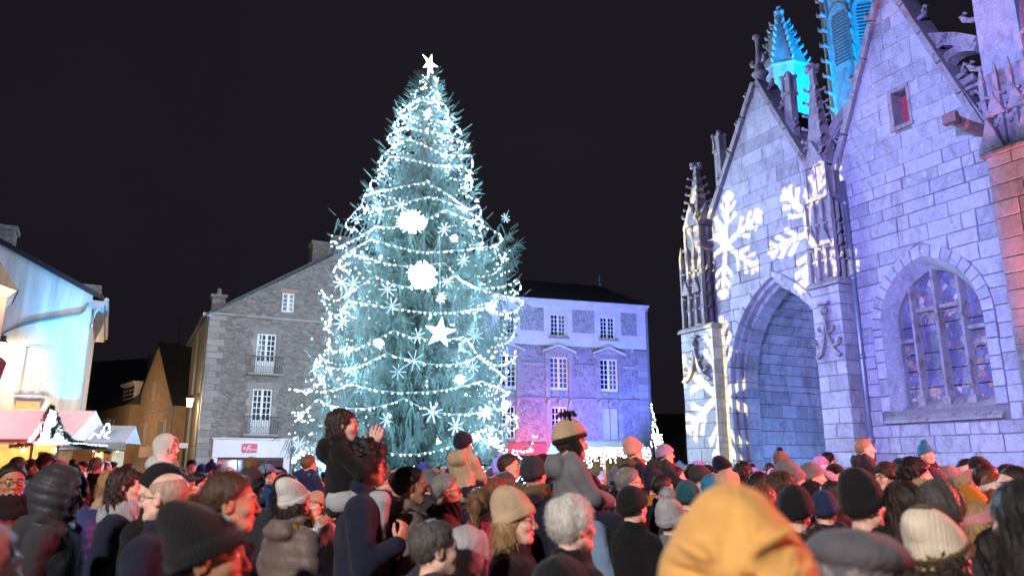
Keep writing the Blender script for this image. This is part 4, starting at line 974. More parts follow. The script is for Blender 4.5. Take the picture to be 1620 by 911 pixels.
# tinsel gable garland
G = [TF.hit(*p) for p in ((28,706),(60,703),(74,690),(84,662),(92,645),(100,660),(108,684),(125,700),(150,709),(185,714))]
G = [(a, -.46, b) for a, b in G]
def bristle(mb, pts, r, n, seed, keep):
    r_ = random.Random(seed); P = [Vector(p) for p in pts]; seg = [(a,b) for a,b in zip(P[:-1],P[1:])]; tot = sum((b-a).length for a,b in seg)
    for k in range(n):
        d = r_.uniform(0, tot)
        for a, b in seg:
            if d <= (b-a).length: break
            d -= (b-a).length
        p = a+(b-a)*(d/(b-a).length)
        if not keep(p): continue
        v = Vector((r_.gauss(0,1), r_.gauss(0,1), r_.gauss(0,1))).normalized(); q = v.cross(Vector((.3,.5,.8))).normalized()*.006
        e = p+v*r*r_.uniform(.7,1.1); mb.add([p-q, p+q, e+q, e-q], [(0,1,2,3)])
    return mb
tin = thing('tinsel_garland', 'red and dark green tinsel garland forming a peak over the left market stall', 'garland', TF.o, TF.ang)
xm_ = G[4][0]
bristle(MB(), G, .11, 3000, 3, lambda p: p.x < xm_).build('red_tinsel', plain_mat('red_tinsel', (.35,.02,.03), .35, .2, 4, .3), tin)
bristle(MB(), G, .11, 3800, 5, lambda p: p.x >= xm_-.12).build('green_tinsel', plain_mat('green_tinsel', (.02,.06,.07), .35, .2, 4, .3), tin)
lt = thing('fairy_lights', 'mass of cold white fairy lights filling the tinsel peak', 'fairy lights', TF.o, TF.ang)
mb = MB(); r_ = random.Random(9)
for k in range(230):
    t = r_.random(); z = G[4][2]-.08-t*.95; w_ = .05+.50*t; x = xm_+r_.uniform(-w_, w_)+.04
    mb.add([Vector((x,-.43+r_.uniform(-.06,.03),z))+Vector(v)*.018 for v in ((1,0,0),(-1,0,0),(0,1,0),(0,-1,0),(0,0,1),(0,0,-1))], [(0,2,4),(2,1,4),(1,3,4),(3,0,4),(2,0,5),(1,2,5),(3,1,5),(0,3,5)])
mb.build('bulb', M_BULBS, lt, kind='stuff')
MB().poly([(xm_-.58,G[1][2]-.02),(xm_+.62,G[1][2]-.02),(xm_+.03,G[4][2]-.05)], -.40, -.385).build('backing_net', plain_mat('white_net', (.6,.66,.7), .9, .1, 6), lt)
pt = thing('potted_fir', 'little dark fir bush in front of the tinsel gable lights', 'plant', TF.w(-.0,-.60,2.55))
bristle(MB(), [(0,0,0),(0,0,.30)], .13, 500, 8, lambda p: True).build('foliage', plain_mat('dark_fir', (.02,.07,.04), .7, .2, 4), pt)
# second stall with grey roof
T2 = Frame(150, 23, 14)
s2 = stall('grey roofed market stall with a dark awning and warm lamps, second from the left', T2, -.85, .45, 2.36, 3.0, 1.4, plain_mat('grey_felt_roof', (.34,.34,.37), .8, .1, 4), openings=(-.1,))
MB().add([(-.7,-.40,2.46),(.85,-.40,2.46),(1.15,-1.5,2.22),(-.6,-1.5,2.22),(-.7,-.40,2.42),(.85,-.40,2.42),(1.15,-1.5,2.18),(-.6,-1.5,2.18)], [(0,1,2,3),(4,7,6,5),(3,2,6,7),(0,3,7,4),(1,5,6,2)]).build('awning', plain_mat('grey_awning', (.16,.16,.15), .7, .2, 5), s2)
for x in (-.5, .2): point_lamp(s2, (x,.7,2.1), (1,.66,.28), 110, .06)
MB().box(-.74, -.12, .05, .09, .98, 2.30).build('shutter', plain_mat('brown_shutter', (.36,.19,.07), .7, .15, 6), s2)
for x in (.05, .7): MB().ball((x, -.5, 2.24), .055).build('light_bulb', M_WARMB, s2, True)
MB().box(.18, .40, .05, .09, .98, 2.2).build('shutter', plain_mat('ochre_board', (.5,.36,.12), .7, .15, 6), s2)
sn = thing('light_ornament', 'white lit snow shaped ornament on the grey stall roof beside a sprig of fir', 'ornament', T2.w(.15,-.5,2.5))
mb = MB(); bulbs_on([(-.3,0,.05),(-.15,0,.2),(.0,0,.1),(.1,0,.35),(.22,0,.5),(.30,0,.3),(.15,0,.12),(.3,0,.08)], .028, .014, mb, .03, 3); mb.build('bulb', M_BULBS, sn, kind='stuff')
bristle(MB(), [(.12,.05,.3),(.18,.05,.6)], .12, 260, 8, lambda p: True).build('fir_sprig', MATS['dark_fir'], sn)
fl = thing('fairy_lights', 'string of white fairy lights along the eaves of the left market stalls', 'fairy lights', TF.o, TF.ang)
mb = MB(); bulbs_on([(-.45,-.50,2.42),(.6,-.50,2.40),(1.5,-.50,2.32)], .07, .016, mb, .012, 5); mb.build('bulb', M_BULBS, fl, kind='stuff'); MB().tube([(-.45,-.50,2.43),(.6,-.50,2.41),(1.5,-.50,2.33)], .006, 4).build('wire', M_WIRE, fl)
# stall of lights in front of the hotel
T3 = Frame(955, 30, 10)
s3 = stall('white market stall covered with curtains of cold fairy lights, in front of the hotel', T3, -1.4, 1.5, 2.15, 2.75, 2.0, plain_mat('white_felt_roof', (.5,.52,.55), .8, .1, 4), openings=(0,))
fl = thing('fairy_lights', 'curtain of cold white fairy lights hanging on the stall in front of the hotel', 'fairy lights', T3.o, T3.ang)
mb = MB(); r_ = random.Random(12)
for k in range(42):
    x = -1.75+3.5*k/41; n_k = r_.randint(4, 9)
    for j in range(n_k):
        p = Vector((x+r_.uniform(-.03,.03), -.42+r_.uniform(-.03,.03), 2.42-.09*j+r_.uniform(-.03,.03)-.0)); mb.add([p+Vector(v)*.028 for v in ((1,0,0),(-1,0,0),(0,1,0),(0,-1,0),(0,0,1),(0,0,-1))], [(0,2,4),(2,1,4),(1,3,4),(3,0,4),(2,0,5),(1,2,5),(3,1,5),(0,3,5)])
mb.build('bulb', M_BULBS, fl, kind='stuff'); MB().tube([(-1.8,-.42,2.46),(1.8,-.42,2.46)], .008, 4).build('wire', M_WIRE, fl)
# lamp post with strings of lights beside the hotel corner
LP = at(1041, 735, 37)
t = thing('street_lamp', 'warm street lamp on a post wrapped in white fairy lights at the hotel corner', 'street lamp', (LP.x, LP.y, 0))
MB().lathe([(.12,0),(.08,.6),(.05,.7),(.04,2.9),(.07,2.95)], n=8).build('post', M_IRON, t); zl = at(1041, 693, 37).z
MB().lathe([(.08,zl-.3),(.2,zl+.15),(.02,zl+.25)], n=8).build('lamp_glass', emit_mat('warm_lamp_glow2', (1,.75,.4), 8), t); point_lamp(t, (-.2,-.25,zl), (1,.74,.36), 90, .1)
q = lambda px, py: tuple(at(px, py, 36.8)-Vector((LP.x, LP.y, 0)))
ft = thing('fairy_lights', 'cone of white fairy light strings rising beside the hotel corner', 'fairy lights', (LP.x, LP.y, 0))
mb = MB()
for pp_ in ([(1030,636),(1033,650),(1036,664),(1038,676),(1042,690),(1047,708)], [(1033,664),(1034,680),(1032,696),(1030,710)], [(1040,690),(1043,700),(1046,712)], [(1046,684),(1049,695),(1050,706)], [(1034,690),(1038,702),(1040,714)]): bulbs_on([q(*p) for p in pp_], .13, .034, mb, .05, 7)
mb.build('bulb', M_BULBS, ft, kind='stuff'); MB().tube([q(1030,634), q(1036,664), q(1042,690), q(1047,708)], .012, 4).tube([(0,0,0),q(1030,634)], .015, 4).build('wire', M_WIRE, ft)
# ================================================================== the Christmas tree
TX, TYY = -3.45, 26.0
_px = {100:(676,685),130:(664,692),160:(648,697),200:(626,725),250:(606,741),300:(582,746),350:(560,766),375:(552,792),400:(548,806),450:(535,810),500:(510,812),550:(508,806),600:(496,806),650:(484,822),700:(478,826),745:(474,820)}
prof_t = []
for py, (a, b) in sorted(_px.items()):
    A_, B_ = at(a, py, TYY), at(b, py, TYY); prof_t.append((A_.z, (A_.x+B_.x)/2, (B_.x-A_.x)/2))
prof_t.sort()
def tree_at(z): 
    zs = [p[0] for p in prof_t]; return np.interp(z, zs, [p[1] for p in prof_t]), np.interp(z, zs, [p[2] for p in prof_t])
ZTOP = at(680, 118, TYY).z
tree = thing('christmas_tree', 'tall spruce Christmas tree covered with cold white lights in the middle of the square', 'tree', (TX, TYY, 0))
cxs = [(tree_at(z)[0]-TX) for z in np.linspace(0, ZTOP, 9)]
MB().tube([(cxs[i]*.8, 0, ZTOP*i/8) for i in range(9)], [.32*(1-i/8.6) for i in range(9)], 10).build('trunk', plain_mat('spruce_bark', (.10,.065,.045), .95, .3, 6, bs=.6), tree, True)
# sprig: a hanging twig bristling with needles, built once as numbers and repeated through the crown
def sprig(n, L, w, nl):
    V = []; F = []
    for i in range(n):
        t = (i+.5)/n; a = i*2.4; dx, dy = math.cos(a), math.sin(a); l = nl*(1-.5*t)
        p = np.array((0, 0, t*L)); tip = p+np.array((dx*l*.75, dy*l*.75, l*.75)); s = np.array((-dy, dx, 0))*w
        k = len(V); V += [p-s, p+s, tip]; F.append((k, k+1, k+2))
    k = len(V); V += [(-.006,0,0),(.006,0,0),(0,0,L)]; F.append((k,k+1,k+2)); k = len(V); V += [(0,-.006,0),(0,.006,0),(0,0,L)]; F.append((k,k+1,k+2))
    return np.array(V), np.array(F)
SV, SF_ = sprig(42, 1.0, .022, .15)
def place(SV, SF_, P, D, S, roll):
    """put copies of a sprig: base P, direction D, length S"""
    D = D/np.linalg.norm(D, axis=1, keepdims=True); ref = np.where(np.abs(D[:, 2:3]) < .9, np.array([[0,0,1.]]), np.array([[1.,0,0]]))
    A = np.cross(D, ref); A /= np.linalg.norm(A, axis=1, keepdims=True); B = np.cross(D, A)
    c, s = np.cos(roll)[:, None], np.sin(roll)[:, None]; A, B = A*c+B*s, B*c-A*s
    V = P[:, None, :]+S[:, None, None]*(SV[None, :, 0:1]*A[:, None]+SV[None, :, 1:2]*B[:, None]+SV[None, :, 2:3]*D[:, None])
    F = (SF_[None]+(np.arange(len(P))*len(SV))[:, None, None])
    return V.reshape(-1, 3), F.reshape(-1, 3)
P = []; D = []; S = []; limb = MB(); tips = []
rt = random.Random(15)
z = 1.0; NBR = 0
while z < ZTOP-.15:
    cxz, rz = tree_at(z); k = max(7, int(11+rz*4.6))
    a0 = rt.uniform(0, 6.28)
    for i in range(k):
        a = a0+2*math.pi*(i+rt.uniform(-.3,.3))/k; R_ = max(.12, rz-.15)*rt.uniform(.86, 1.10)*(1+.085*math.sin(3*a+1.1*z)+.06*math.sin(5*a-2.3*z+1))
        if rz > 1.0 and rt.random() < .10: R_ *= 1.14
        zz = z+rt.uniform(-.16, .16); vig = rt.uniform(.62, 1.2); ca, sa = math.cos(a), math.sin(a); pts = []
        up = .55 if z < 11 else .9
        for j in range(9):
            t = j/8; rr = R_*t; dz = R_*(-.34*math.sin(t*math.pi*.75)+up*.42*t**3)+ (.25 if z > 14 else 0)*t
            pts.append(Vector((cxz-TX+ca*rr-(cxz-TX)*.0, sa*rr, zz+dz)))
        tips.append((pts[-1], a, zz)); NBR += 1
        limb.tube([pts[0], pts[2], pts[4], pts[6]], [.03+.012*R_*.5, .025, .014, .006], 4, False)
        m_ = int((10+R_*10.5)*vig)
        for q in range(m_):
            t = .16+.84*(q+rt.random())/m_; f = t*8; j = min(7, int(f)); p = pts[j].lerp(pts[j+1], f-j); side = rt.choice((-1, 1))
            ax = (pts[j+1]-pts[j]).normalized(); lat = Vector((-sa*side, ca*side, 0))
            droop = rt.uniform(.7, 2.2)*(1.15-.5*t) if z < 13.5 else rt.uniform(-.3,.8)
            d = ax*rt.uniform(.35,.9)+lat*rt.uniform(.15,1.0)+Vector((0,0,-droop))
            s = rt.uniform(.34,.70)*(1.08-.35*t)*(1 if z < 12 else .72)
            if z < 12.5 and rt.random() < .62: d = ax*rt.uniform(.15,.5)+lat*rt.uniform(-.1,.5)+Vector((0,0,-1.15)); s *= 1.15
            P.append(p); D.append(d); S.append(s)
        for q in range(3): P.append(pts[7+min(1,q//2)]); D.append(Vector((ca,sa,.25+.3*q))+Vector((rt.uniform(-.3,.3),rt.uniform(-.3,.3),0))); S.append(rt.uniform(.28,.5))
    z += .58 if z < 10 else .44
# one long limb sticking out at the right
for (dz, L, zb) in ((0,3.35,at(790,410,TYY).z-.7), (.3,3.05,at(790,410,TYY).z-.3), (-.5,3.3,at(790,440,TYY).z-.6)):
    cxz = tree_at(zb)[0]-TX; pts = [Vector((cxz+L*t, -.5*t, zb+dz*0+L*(.02*t+.34*t**3))) for t in [i/9 for i in range(10)]]
    limb.tube([pts[0], pts[4], pts[9]], [.05,.03,.008], 4, False)
    for q in range(190):
        t = .3+.7*rt.random(); f = t*9; j = min(8, int(f)); p = pts[j].lerp(pts[j+1], f-j); ax = (pts[j+1]-pts[j]).normalized()
        P.append(p); D.append(ax*.6+Vector((rt.uniform(-.25,.25), rt.uniform(-.9,.9), rt.uniform(-1.4,.1)))); S.append(rt.uniform(.3,.6)*(1.15-.4*t))
# leader shoots at the very top
ctop = tree_at(ZTOP)[0]-TX
for k in range(12):
    a = rt.uniform(0,6.28); zz = ZTOP-rt.uniform(.1,1.2); P.append(Vector((ctop,0,zz))); D.append(Vector((math.cos(a)*.5,math.sin(a)*.5,1))); S.append(rt.uniform(.35,.6))
fm, n_, l_, b_ = nmat('spruce_needles'); co = coords(n_)
f_ = noise(n_, l_, 1.3, 6, .7, co); l_.new(ramp(n_, l_, f_, [(.3,(.032,.078,.064)),(.52,(.082,.14,.118)),(.75,(.15,.21,.185))]), b_.inputs['Base Color']); b_.inputs['Roughness'].default_value = .6
V, F = place(SV, SF_, np.array(P, dtype=float), np.array(D, dtype=float), np.array(S), nrng.uniform(0, 6.28, len(P)))
crown = link('crown', np_mesh('crown', V, F, fm, False), tree)
crown['kind'] = 'stuff'; del crown['kind']
limb.build('limb', MATS['spruce_bark'], tree)

# ---- strings of fairy lights looped round the tree
OCT = ((1,0,0),(-1,0,0),(0,1,0),(0,-1,0),(0,0,1),(0,0,-1)); OCF = [(0,2,4),(2,1,4),(1,3,4),(3,0,4),(2,0,5),(1,2,5),(3,1,5),(0,3,5)]
def bulb(mb, p, r): mb.add([Vector(p)+Vector(v)*r for v in OCT], OCF)
heights = [1.9, 2.5, 3.6, 4.5, 5.2, 5.9, 6.7, 7.5, 8.3, 9.0, 9.8, 10.6, 11.3, 12.1, 12.8, 13.5, 14.2, 14.9, 15.6, 16.2]
ords = ['lowest','second','third','fourth','fifth','sixth','seventh','eighth','ninth','tenth','eleventh','twelfth','thirteenth','fourteenth','fifteenth','sixteenth','seventeenth','eighteenth','nineteenth','topmost']
for gi, z0 in enumerate(heights):
    cxz, rz = tree_at(z0); r_ = random.Random(100+gi)
    t = thing('light_garland', ('lowest' if gi == 0 else 'topmost' if gi == len(heights)-1 else ords[gi])+' loop of white fairy lights round the Christmas tree'+('' if gi in (0, len(heights)-1) else ', counted from the ground'), 'fairy lights', (TX, TYY, 0), 0, 'fairy light garlands on the Christmas tree')
    # anchors on bough tips at uneven spacings and heights; the cable hangs between them
    nsw = max(4, int(rz*2.2)); an = sorted((2*math.pi*(k+r_.uniform(-.34,.34))/nsw) % (2*math.pi) for k in range(nsw)); ah = [z0+r_.uniform(-.30,.30)*min(1, rz/2) for _ in an]; asag = [r_.uniform(.10,.62)*min(1, rz/2.4) for _ in an]
    circ = 2*math.pi*rz; n = max(24, int(circ/.09)); pts = []
    for k in range(n+1):
        a = (2*math.pi*k/n) % (2*math.pi); i = max([j for j in range(nsw) if an[j] <= a] or [nsw-1]); j = (i+1) % nsw
        w_ = (an[j]-an[i]) % (2*math.pi) or 1; u = ((a-an[i]) % (2*math.pi))/w_; zz = ah[i]*(1-u)+ah[j]*u-asag[i]*(1-(2*u-1)**2)
        c2, r2 = tree_at(zz); rr = r2*(1.02+.075*math.sin(3*a+1.1*zz)+.04*math.sin(5*a-2.3*zz+1)-.04*(1-(2*u-1)**2))
        pts.append(Vector((c2-TX+rr*math.cos(a), rr*math.sin(a), zz)))
    MB().tube(pts, .011, 3, False).build('wire', M_WIRE, t)
    for q in range(5 if rz > .8 else 2):
        p = pts[int((q+.3)/5*n) % n]; c2 = tree_at(p.z)[0]-TX; point_lamp(t, (c2+(p.x-c2)*1.0, p.y*1.0, p.z-.05), (.47,.69,1.0), 96+42*rz, .05)
    mb = MB(); step = 2 if z0 < 9 else 2
    for k in range(0, n, step):
        if r_.random() < .03: continue
        p = pts[min(n, k+r_.randint(0, 1))]+Vector((r_.uniform(-.03,.03), r_.uniform(-.03,.03), -.03+r_.uniform(-.02,.02))); bulb(mb, p, r_.choice((.013,.016,.018,.022)))
    mb.build('bulb', M_BULB, t, kind='stuff')
# vertical drops of lights along branch tips
drop = thing('light_garland', 'scattered cold white lights clipped to branch tips all over the Christmas tree', 'fairy lights', (TX, TYY, 0), 0, 'fairy light garlands on the Christmas tree')
mb = MB()
r_ = random.Random(77)
for (p, a, zz) in tips:
    side = abs(math.cos(a)); 
    if r_.random() < .10+.8*side**4+(.4 if zz > 13 else 0):
        for k in range(r_.randint(1, 4)): bulb(mb, p+Vector((r_.uniform(-.25,.12)*math.cos(a), r_.uniform(-.25,.1)*math.sin(a), r_.uniform(-.4,.15))), r_.uniform(.013,.026))
mb.build('bulb', M_BULB, drop, kind='stuff')

# ---- ornaments
def on_tree(px, py, push=.12):
    """point on the camera side of the crown seen at a photo pixel"""
    Y = TYY-1
    for _ in range(6):
        p = at(px, py, Y); c, r = tree_at(p.z); dx = max(-.98, min(.98, (p.x-c)/max(r, .1))); Y = TYY-r*math.sqrt(1-dx*dx)-push
    return at(px, py, Y)
M_ORN = emit_mat('snowflake_plastic_with_glow', (.80,.95,1.0), .38); M_ORN.node_tree.nodes['Principled BSDF'].inputs['Base Color'].default_value = (.22,.27,.30,1)  # faint glow put into the plastic, base colour darkened to balance it
M_STAR = emit_mat('lit_star', (.80,.92,1.0), 5)
def flake_star(label, px, py, R_, rx=0, seed=0):
    p = on_tree(px, py, .2); t = thing('snowflake_ornament', label, 'ornament', p, 0, 'white snowflake ornaments on the Christmas tree'); t.rotation_euler = (0, R(rx), R(random.Random(seed).uniform(-35,35)))
    for k in range(4):
        a = math.pi*k/4; c, s = math.cos(a), math.sin(a); w_ = R_*.075
        MB().add([(-c*R_-s*w_*.5,-.02,-s*R_+c*w_*.5),(-c*R_+s*w_*.5,-.02,-s*R_-c*w_*.5),(c*R_+s*w_*.5,-.02,s*R_-c*w_*.5),(c*R_-s*w_*.5,-.02,s*R_+c*w_*.5),
                  (-c*R_-s*w_*.5,.02+.003*k,-s*R_+c*w_*.5),(-c*R_+s*w_*.5,.02+.003*k,-s*R_-c*w_*.5),(c*R_+s*w_*.5,.02+.003*k,s*R_-c*w_*.5),(c*R_-s*w_*.5,.02+.003*k,s*R_+c*w_*.5)],
                 [(0,1,2,3),(7,6,5,4),(0,4,5,1),(1,5,6,2),(2,6,7,3),(3,7,4,0)]).build('ray', M_ORN, t).location = (0,-.004*k,0)
    return t
FL = [(540,447,.26,'on the left edge, level with the lower dazzling ball'),(559,449,.26,'just right of the leftmost snowflake ornament'),(634,325,.24,'above the upper dazzling light ball'),(703,363,.24,'right of the upper dazzling light ball'),(733,412,.22,'right of and above the lower dazzling light ball'),(563,346,.2,'at the upper left edge near the long left branches'),
      (613,458,.28,'lower left of the lower dazzling light ball'),(620,484,.28,'left of the small light ball above the big hanging star'),(661,531,.25,'left of the big hanging star'),(752,532,.28,'right of the big hanging star'),(655,570,.32,'below and left of the big hanging star'),(630,588,.25,'between two garlands below the left small light ball'),(748,580,.22,'in the right half of the tree under the amber snowflake'),
      (684,652,.32,'low on the tree above the cream jacket child'),(721,674,.28,'directly above the child in the cream jacket'),(611,664,.22,'low on the tree right of the girl in dark jacket'),(767,653,.26,'low on the right side near the orange lights'),(707,446,.22,'right beside the lower dazzling light ball'),(541,510,.26,'on the left edge below the pair of snowflakes'),(474,702,.30,'at the lowest left branches beside the shopfront'),(800,345,.18,'at the tip of the long right branch')]
for i, (px, py, R_, w_) in enumerate(FL): flake_star('white snowflake ornament '+w_, px, py, R_, (i*37) % 45, i)
def star5(t, R_, r2, th, mat, name='star_body', rot=0):
    m = MB(); pts = [( (R_ if i % 2 == 0 else r2)*math.sin(rot+math.pi*i/5), (R_ if i % 2 == 0 else r2)*math.cos(rot+math.pi*i/5)) for i in range(10)]
    vs = [(x,0,z) for x, z in pts]+[(0,-th,0),(0,th,0)]; m.add(vs, [(i,(i+1)%10,10) for i in range(10)]+[((i+1)%10,i,11) for i in range(10)]); return m.build(name, mat, t)
p = on_tree(696, 526, .35)
st = thing('star_ornament', 'big white lit five pointed star hanging in the middle of the tree', 'star', p); s_ = star5(st, .50, .19, .09, M_STAR, rot=.12)
MB().tube([(0,0,.48),(-.1,.2,3.2)], .008, 4).build('hanging_wire', M_WIRE, st)
pt_ = at(680, 101, TYY-.1)
st = thing('tree_topper', 'dazzling white star on the top of the Christmas tree', 'star', pt_); star5(st, .46, .15, .08, emit_mat('lit_top_star', (.85,.93,1.0), 9), rot=.20).rotation_euler = (0,0,R(50)); MB().tube([(0,0,-.2),(-.10,.1,-.75)], [.06,.035], 6).build('lit_stem', MATS['lit_top_star'], st); MB().tube([(-.10,.1,-.75),(-.15,.1,-1.6)], .025, 5).build('stem', M_WIRE, st)
# dazzling light balls: a lit hub, its glare modelled as many glowing rays
def burst(label, px, py, r0, r1, n, e, w_, seed, sx=1.0):
    p = on_tree(px, py, .35); t = thing('light_ball', label, 'light ball', p, 0, 'dazzling light balls on the Christmas tree'); mt = emit_mat('burst_%d' % seed, (.78,.92,1.0), e)
    hub = MB(); hub.lathe([(r0*math.sin(math.pi*i/8)+.001, -r0*math.cos(math.pi*i/8)) for i in range(9)], n=12, sx=sx, sy=sx).build('hub', mt, t, True)
    m = MB(); r_ = random.Random(seed); n = n//2
    for k in range(n):
        zc_ = 1-2*(k+.5)/n; a = k*2.39996; d = Vector((math.sqrt(1-zc_*zc_)*math.cos(a)*sx, math.sqrt(1-zc_*zc_)*math.sin(a), zc_)); l = r1*r_.uniform(.62,1.0); m.tube([d*r0*.8, d*l], [r0*.09,.003], 4)
    m.build('glare_ray', mt, t, kind='stuff'); point_lamp(t, (0,-.45,0), (.62,.85,1.0), w_, .15); return t
burst('upper dazzling white light ball on the Christmas tree', 652, 351, .21, .42, 260, 22, 240, 1, 1.4)
burst('lower dazzling white light ball, the largest on the Christmas tree', 668, 437, .32, .52, 300, 22, 320, 2)
burst('small light ball left of the big hanging star', 600, 543, .05, .20, 60, 14, 10, 3)
burst('small light ball right of centre, below the big hanging star', 727, 600, .06, .22, 60, 14, 14, 4)
burst('small light ball at the right side near the blue hotel', 777, 487, .05, .20, 60, 14, 10, 5)
burst('small light ball above the big hanging star', 698, 471, .07, .22, 30, 10, 12, 6)
burst('light ball low on the right side of the tree near the red wall', 783, 698, .05, .20, 60, 14, 10, 7)
burst('bright light ball near the lower right edge of the tree', 800, 640, .06, .2, 60, 14, 12, 8)
burst('elongated small light near the right branches, right of the upper dazzling ball', 718, 377, .05, .17, 50, 12, 8, 9)
burst('bright lamp just below the top of the tree', 676, 180, .08, .2, 30, 14, 8, 10)
am = emit_mat('amber_glow', (1,.62,.30), 10)
for px, py, nm in ((767,652,'upper'),(757,690,'left'),(775,686,'right')):
    t = thing('amber_light', nm+' amber bulb cluster low on the right side of the tree', 'light', on_tree(px, py, .1), 0, 'amber lights on the tree'); m = MB(); r_ = random.Random(px)
    for k in range(9): bulb(m, (r_.uniform(-.18,.18), r_.uniform(-.1,.1), r_.uniform(-.18,.18)), .035)
    m.build('bulb', am, t, kind='stuff')
fence_ = None
# ================================================================== stage lighting of the square, with a few added floodlights
fl_ = floodlight
fl_('violet floodlight aimed at the church, out of frame on the left', (-9.5, 3.0, 5.0), CH.w(-1.0, 0, 7.5), (.27,.25,1.0), 13000, 52, .5, rad=.015, barn=CH.w(2.42,-.75,6), barn_top=CH.w(2.42,-.75,8.5))
fl_('blue floodlight aimed at the right gable of the church', (-7.0, -3.0, 5.5), CH.w(1.0, 0, 7.2), (.26,.285,1.0), 58000, 34, .8, rad=.015, barn=CH.w(2.42,-.75,6), barn_top=CH.w(2.42,-.75,8.5))
fl_('red floodlight near the camera on the right aimed at the crowd', (7.2, 3.4, 3.0), (4.6, 7.0, 1.4), (1.0,.13,.13), 2200, 62, .7)
fl_('red floodlight at the right edge of the square aimed at the crowd', (11.0, 8.2, 3.6), (3.0, 7.5, 1.3), (1.0,.12,.12), 4200, 100, .6)
fl_('red floodlight beside the crowd at the right edge of the square', (9.6, 7.0, 3.1), (4.8, 6.6, 1.4), (1.0,.13,.13), 4500, 90, .7)
fl_('red floodlight aimed at the buttress on the right', CH.w(6.4, -1.95, 2.6), CH.w(3.1, -.75, 5.8), (1.0,.24,.40), 5200, 70, .6, rad=.02, barn=CH.w(2.54,-.76,5.8), barn_side=-1)
fl_('cyan floodlight on the church roof aimed at the belfry', CH.w(-1.6, 5.2, 11.5), at(1350, 40, 29), (.0,.32,1.0), 11000, 80, .6, group='roof floodlights')
fl_('cyan floodlight on the church roof aimed at the turret spire', CH.w(-3.2, 3.5, 12.0), at(1243, 90, 27), (.0,.34,1.0), 8000, 60, .6, group='roof floodlights')
fl_('blue floodlight inside the church porch', CH.w(-2.75, 1.3, 1.0), CH.w(-5.9, 2.6, 3.6), (.13,.31,1.0), 800, 120, .8)
fl_('blue floodlight at the foot of the hotel', HF.w(-2.0, -6.0, .8), HF.w(-4.0, 0, 9.5), (.11,.17,1.0), 13000, 95, .8, group='building floodlights')
fl_('violet floodlight at the foot of the hotel', HF.w(-7.6, -2.6, .7), HF.w(-6.4, 0, 3.2), (1.0,.10,.34), 2700, 84, 1.0, group='building floodlights')
fl_('blue floodlight aimed at the eaves of the white rendered house', LF.w(-.75, -1.3, 3.0), LF.w(-.30, 0, 6.7), (.0,.42,1.0), 8000, 62, 1.0, group='building floodlights')
fl_('pale violet floodlight aimed at the white rendered house', LF.w(-4.8, -2.2, 3.0), LF.w(-1.6, 0, 7.0), (.70,.50,.80), 480, 80, .8, group='building floodlights')
fl_('warm lamp on the market stalls aimed at the white rendered house', LF.w(-1.7, -1.6, 2.9), LF.w(-1.3, 0, 4.4), (1.0,.72,.34), 300, 150, 1.0, group='building floodlights')
fl_('pink floodlight above the market stalls', TF.w(-5.0, -1.6, 5.2), TF.w(-1.7, .5, 3.0), (1.0,.46,.46), 2200, 95, .8, group='building floodlights')
fl_('added neutral floodlight for the street lamp glow high behind the photographer', (-7.0, -9.0, 9.0), (-1.5, 1.2, 1.0), (1.0,.90,.86), 11500, 54, .35, rad=.3)  # added fill for the crowd, in place of presumed street lamp glow
fl_('added cold floodlight at the left foot of the Christmas tree', (-6.5, 19.0, .9), (-3.6, 26, 7.5), (.42,.74,1.0), 4500, 80, .8)  # added uplight to brighten the boughs beyond their own bulbs
fl_('added cold floodlight at the right foot of the Christmas tree', (.2, 19.5, .9), (-3.2, 26, 7.5), (.42,.74,1.0), 4500, 80, .8)  # second added uplight for the foliage, hidden in the crowd
fl_('added warm floodlight lighting the stone house front from out of frame', (-9.0, 10.0, 6.5), SF.w(4, 0, 6), (1.0,.72,.50), 10500, 50, .8, rad=.2)  # added out of frame to brighten and warm the house front
# snowflake projector: a lamp behind a cut metal plate
GP = Vector((-13.0, 11.5, 5.0)); GT = CH.w(-4.4, 0, 6.5)
gob = thing('snowflake_projector', 'projector with a cut plate throwing snowflakes of light on the church porch', 'projector', (GP.x, GP.y, 0), 0, 'stage floodlights')
dirg = (GT-GP).normalized(); gx_ = dirg.cross(Vector((0,0,1))).normalized(); gy_ = gx_.cross(dirg); PD = .6
def to_plate(p): v = p-GP; k = PD/v.dot(dirg); return (v.dot(gx_)*k, v.dot(gy_)*k)
def flake_outline(c, r, rot, sx=1.0, skip=()):
    """outline of a six armed snowflake as one closed loop"""
    pts = []; w = r*.085
    for k in range(6):
        a = rot+k*math.pi/3
        if k in skip: pts += [(c[0]+r*.10*math.cos(a-.5)*sx, c[1]+r*.10*math.sin(a-.5)), (c[0]+r*.10*math.cos(a+.5)*sx, c[1]+r*.10*math.sin(a+.5))]; continue
        ca, sa = math.cos(a), math.sin(a)
        L = []
        for (t, ln) in ((.40,.30),(.62,.26),(.82,.18)):
            L += [(t-.045,-.055), (t+ln*.62-.04,-ln*.80-.02), (t+ln*.62+.03,-ln*.80+.055), (t+.05,-.055)]
        L = [(.10,-.052)]+L
        arm = L+[(1.0,-.05),(1.0,.05)]+[(x,-y) for x, y in L[::-1]]
        pts += [(c[0]+(x*ca-y*sa)*r*sx, c[1]+(x*sa+y*ca)*r) for x, y in arm]
    return pts
cu = bpy.data.curves.new('gobo', 'CURVE'); cu.dimensions = '2D'; cu.fill_mode = 'BOTH'; cu.extrude = .0006
def loop(pts):
    s = cu.splines.new('POLY'); s.points.add(len(pts)-1); s.use_cyclic_u = True
    for q, p in zip(s.points, pts): q.co = (p[0], p[1], 0, 1)
loop([(-.16,-.16),(.16,-.16),(.16,.16),(-.16,.16)])
def hitp(px, py): x, z = CH.hit(px, py); return CH.w(x, 0, z)
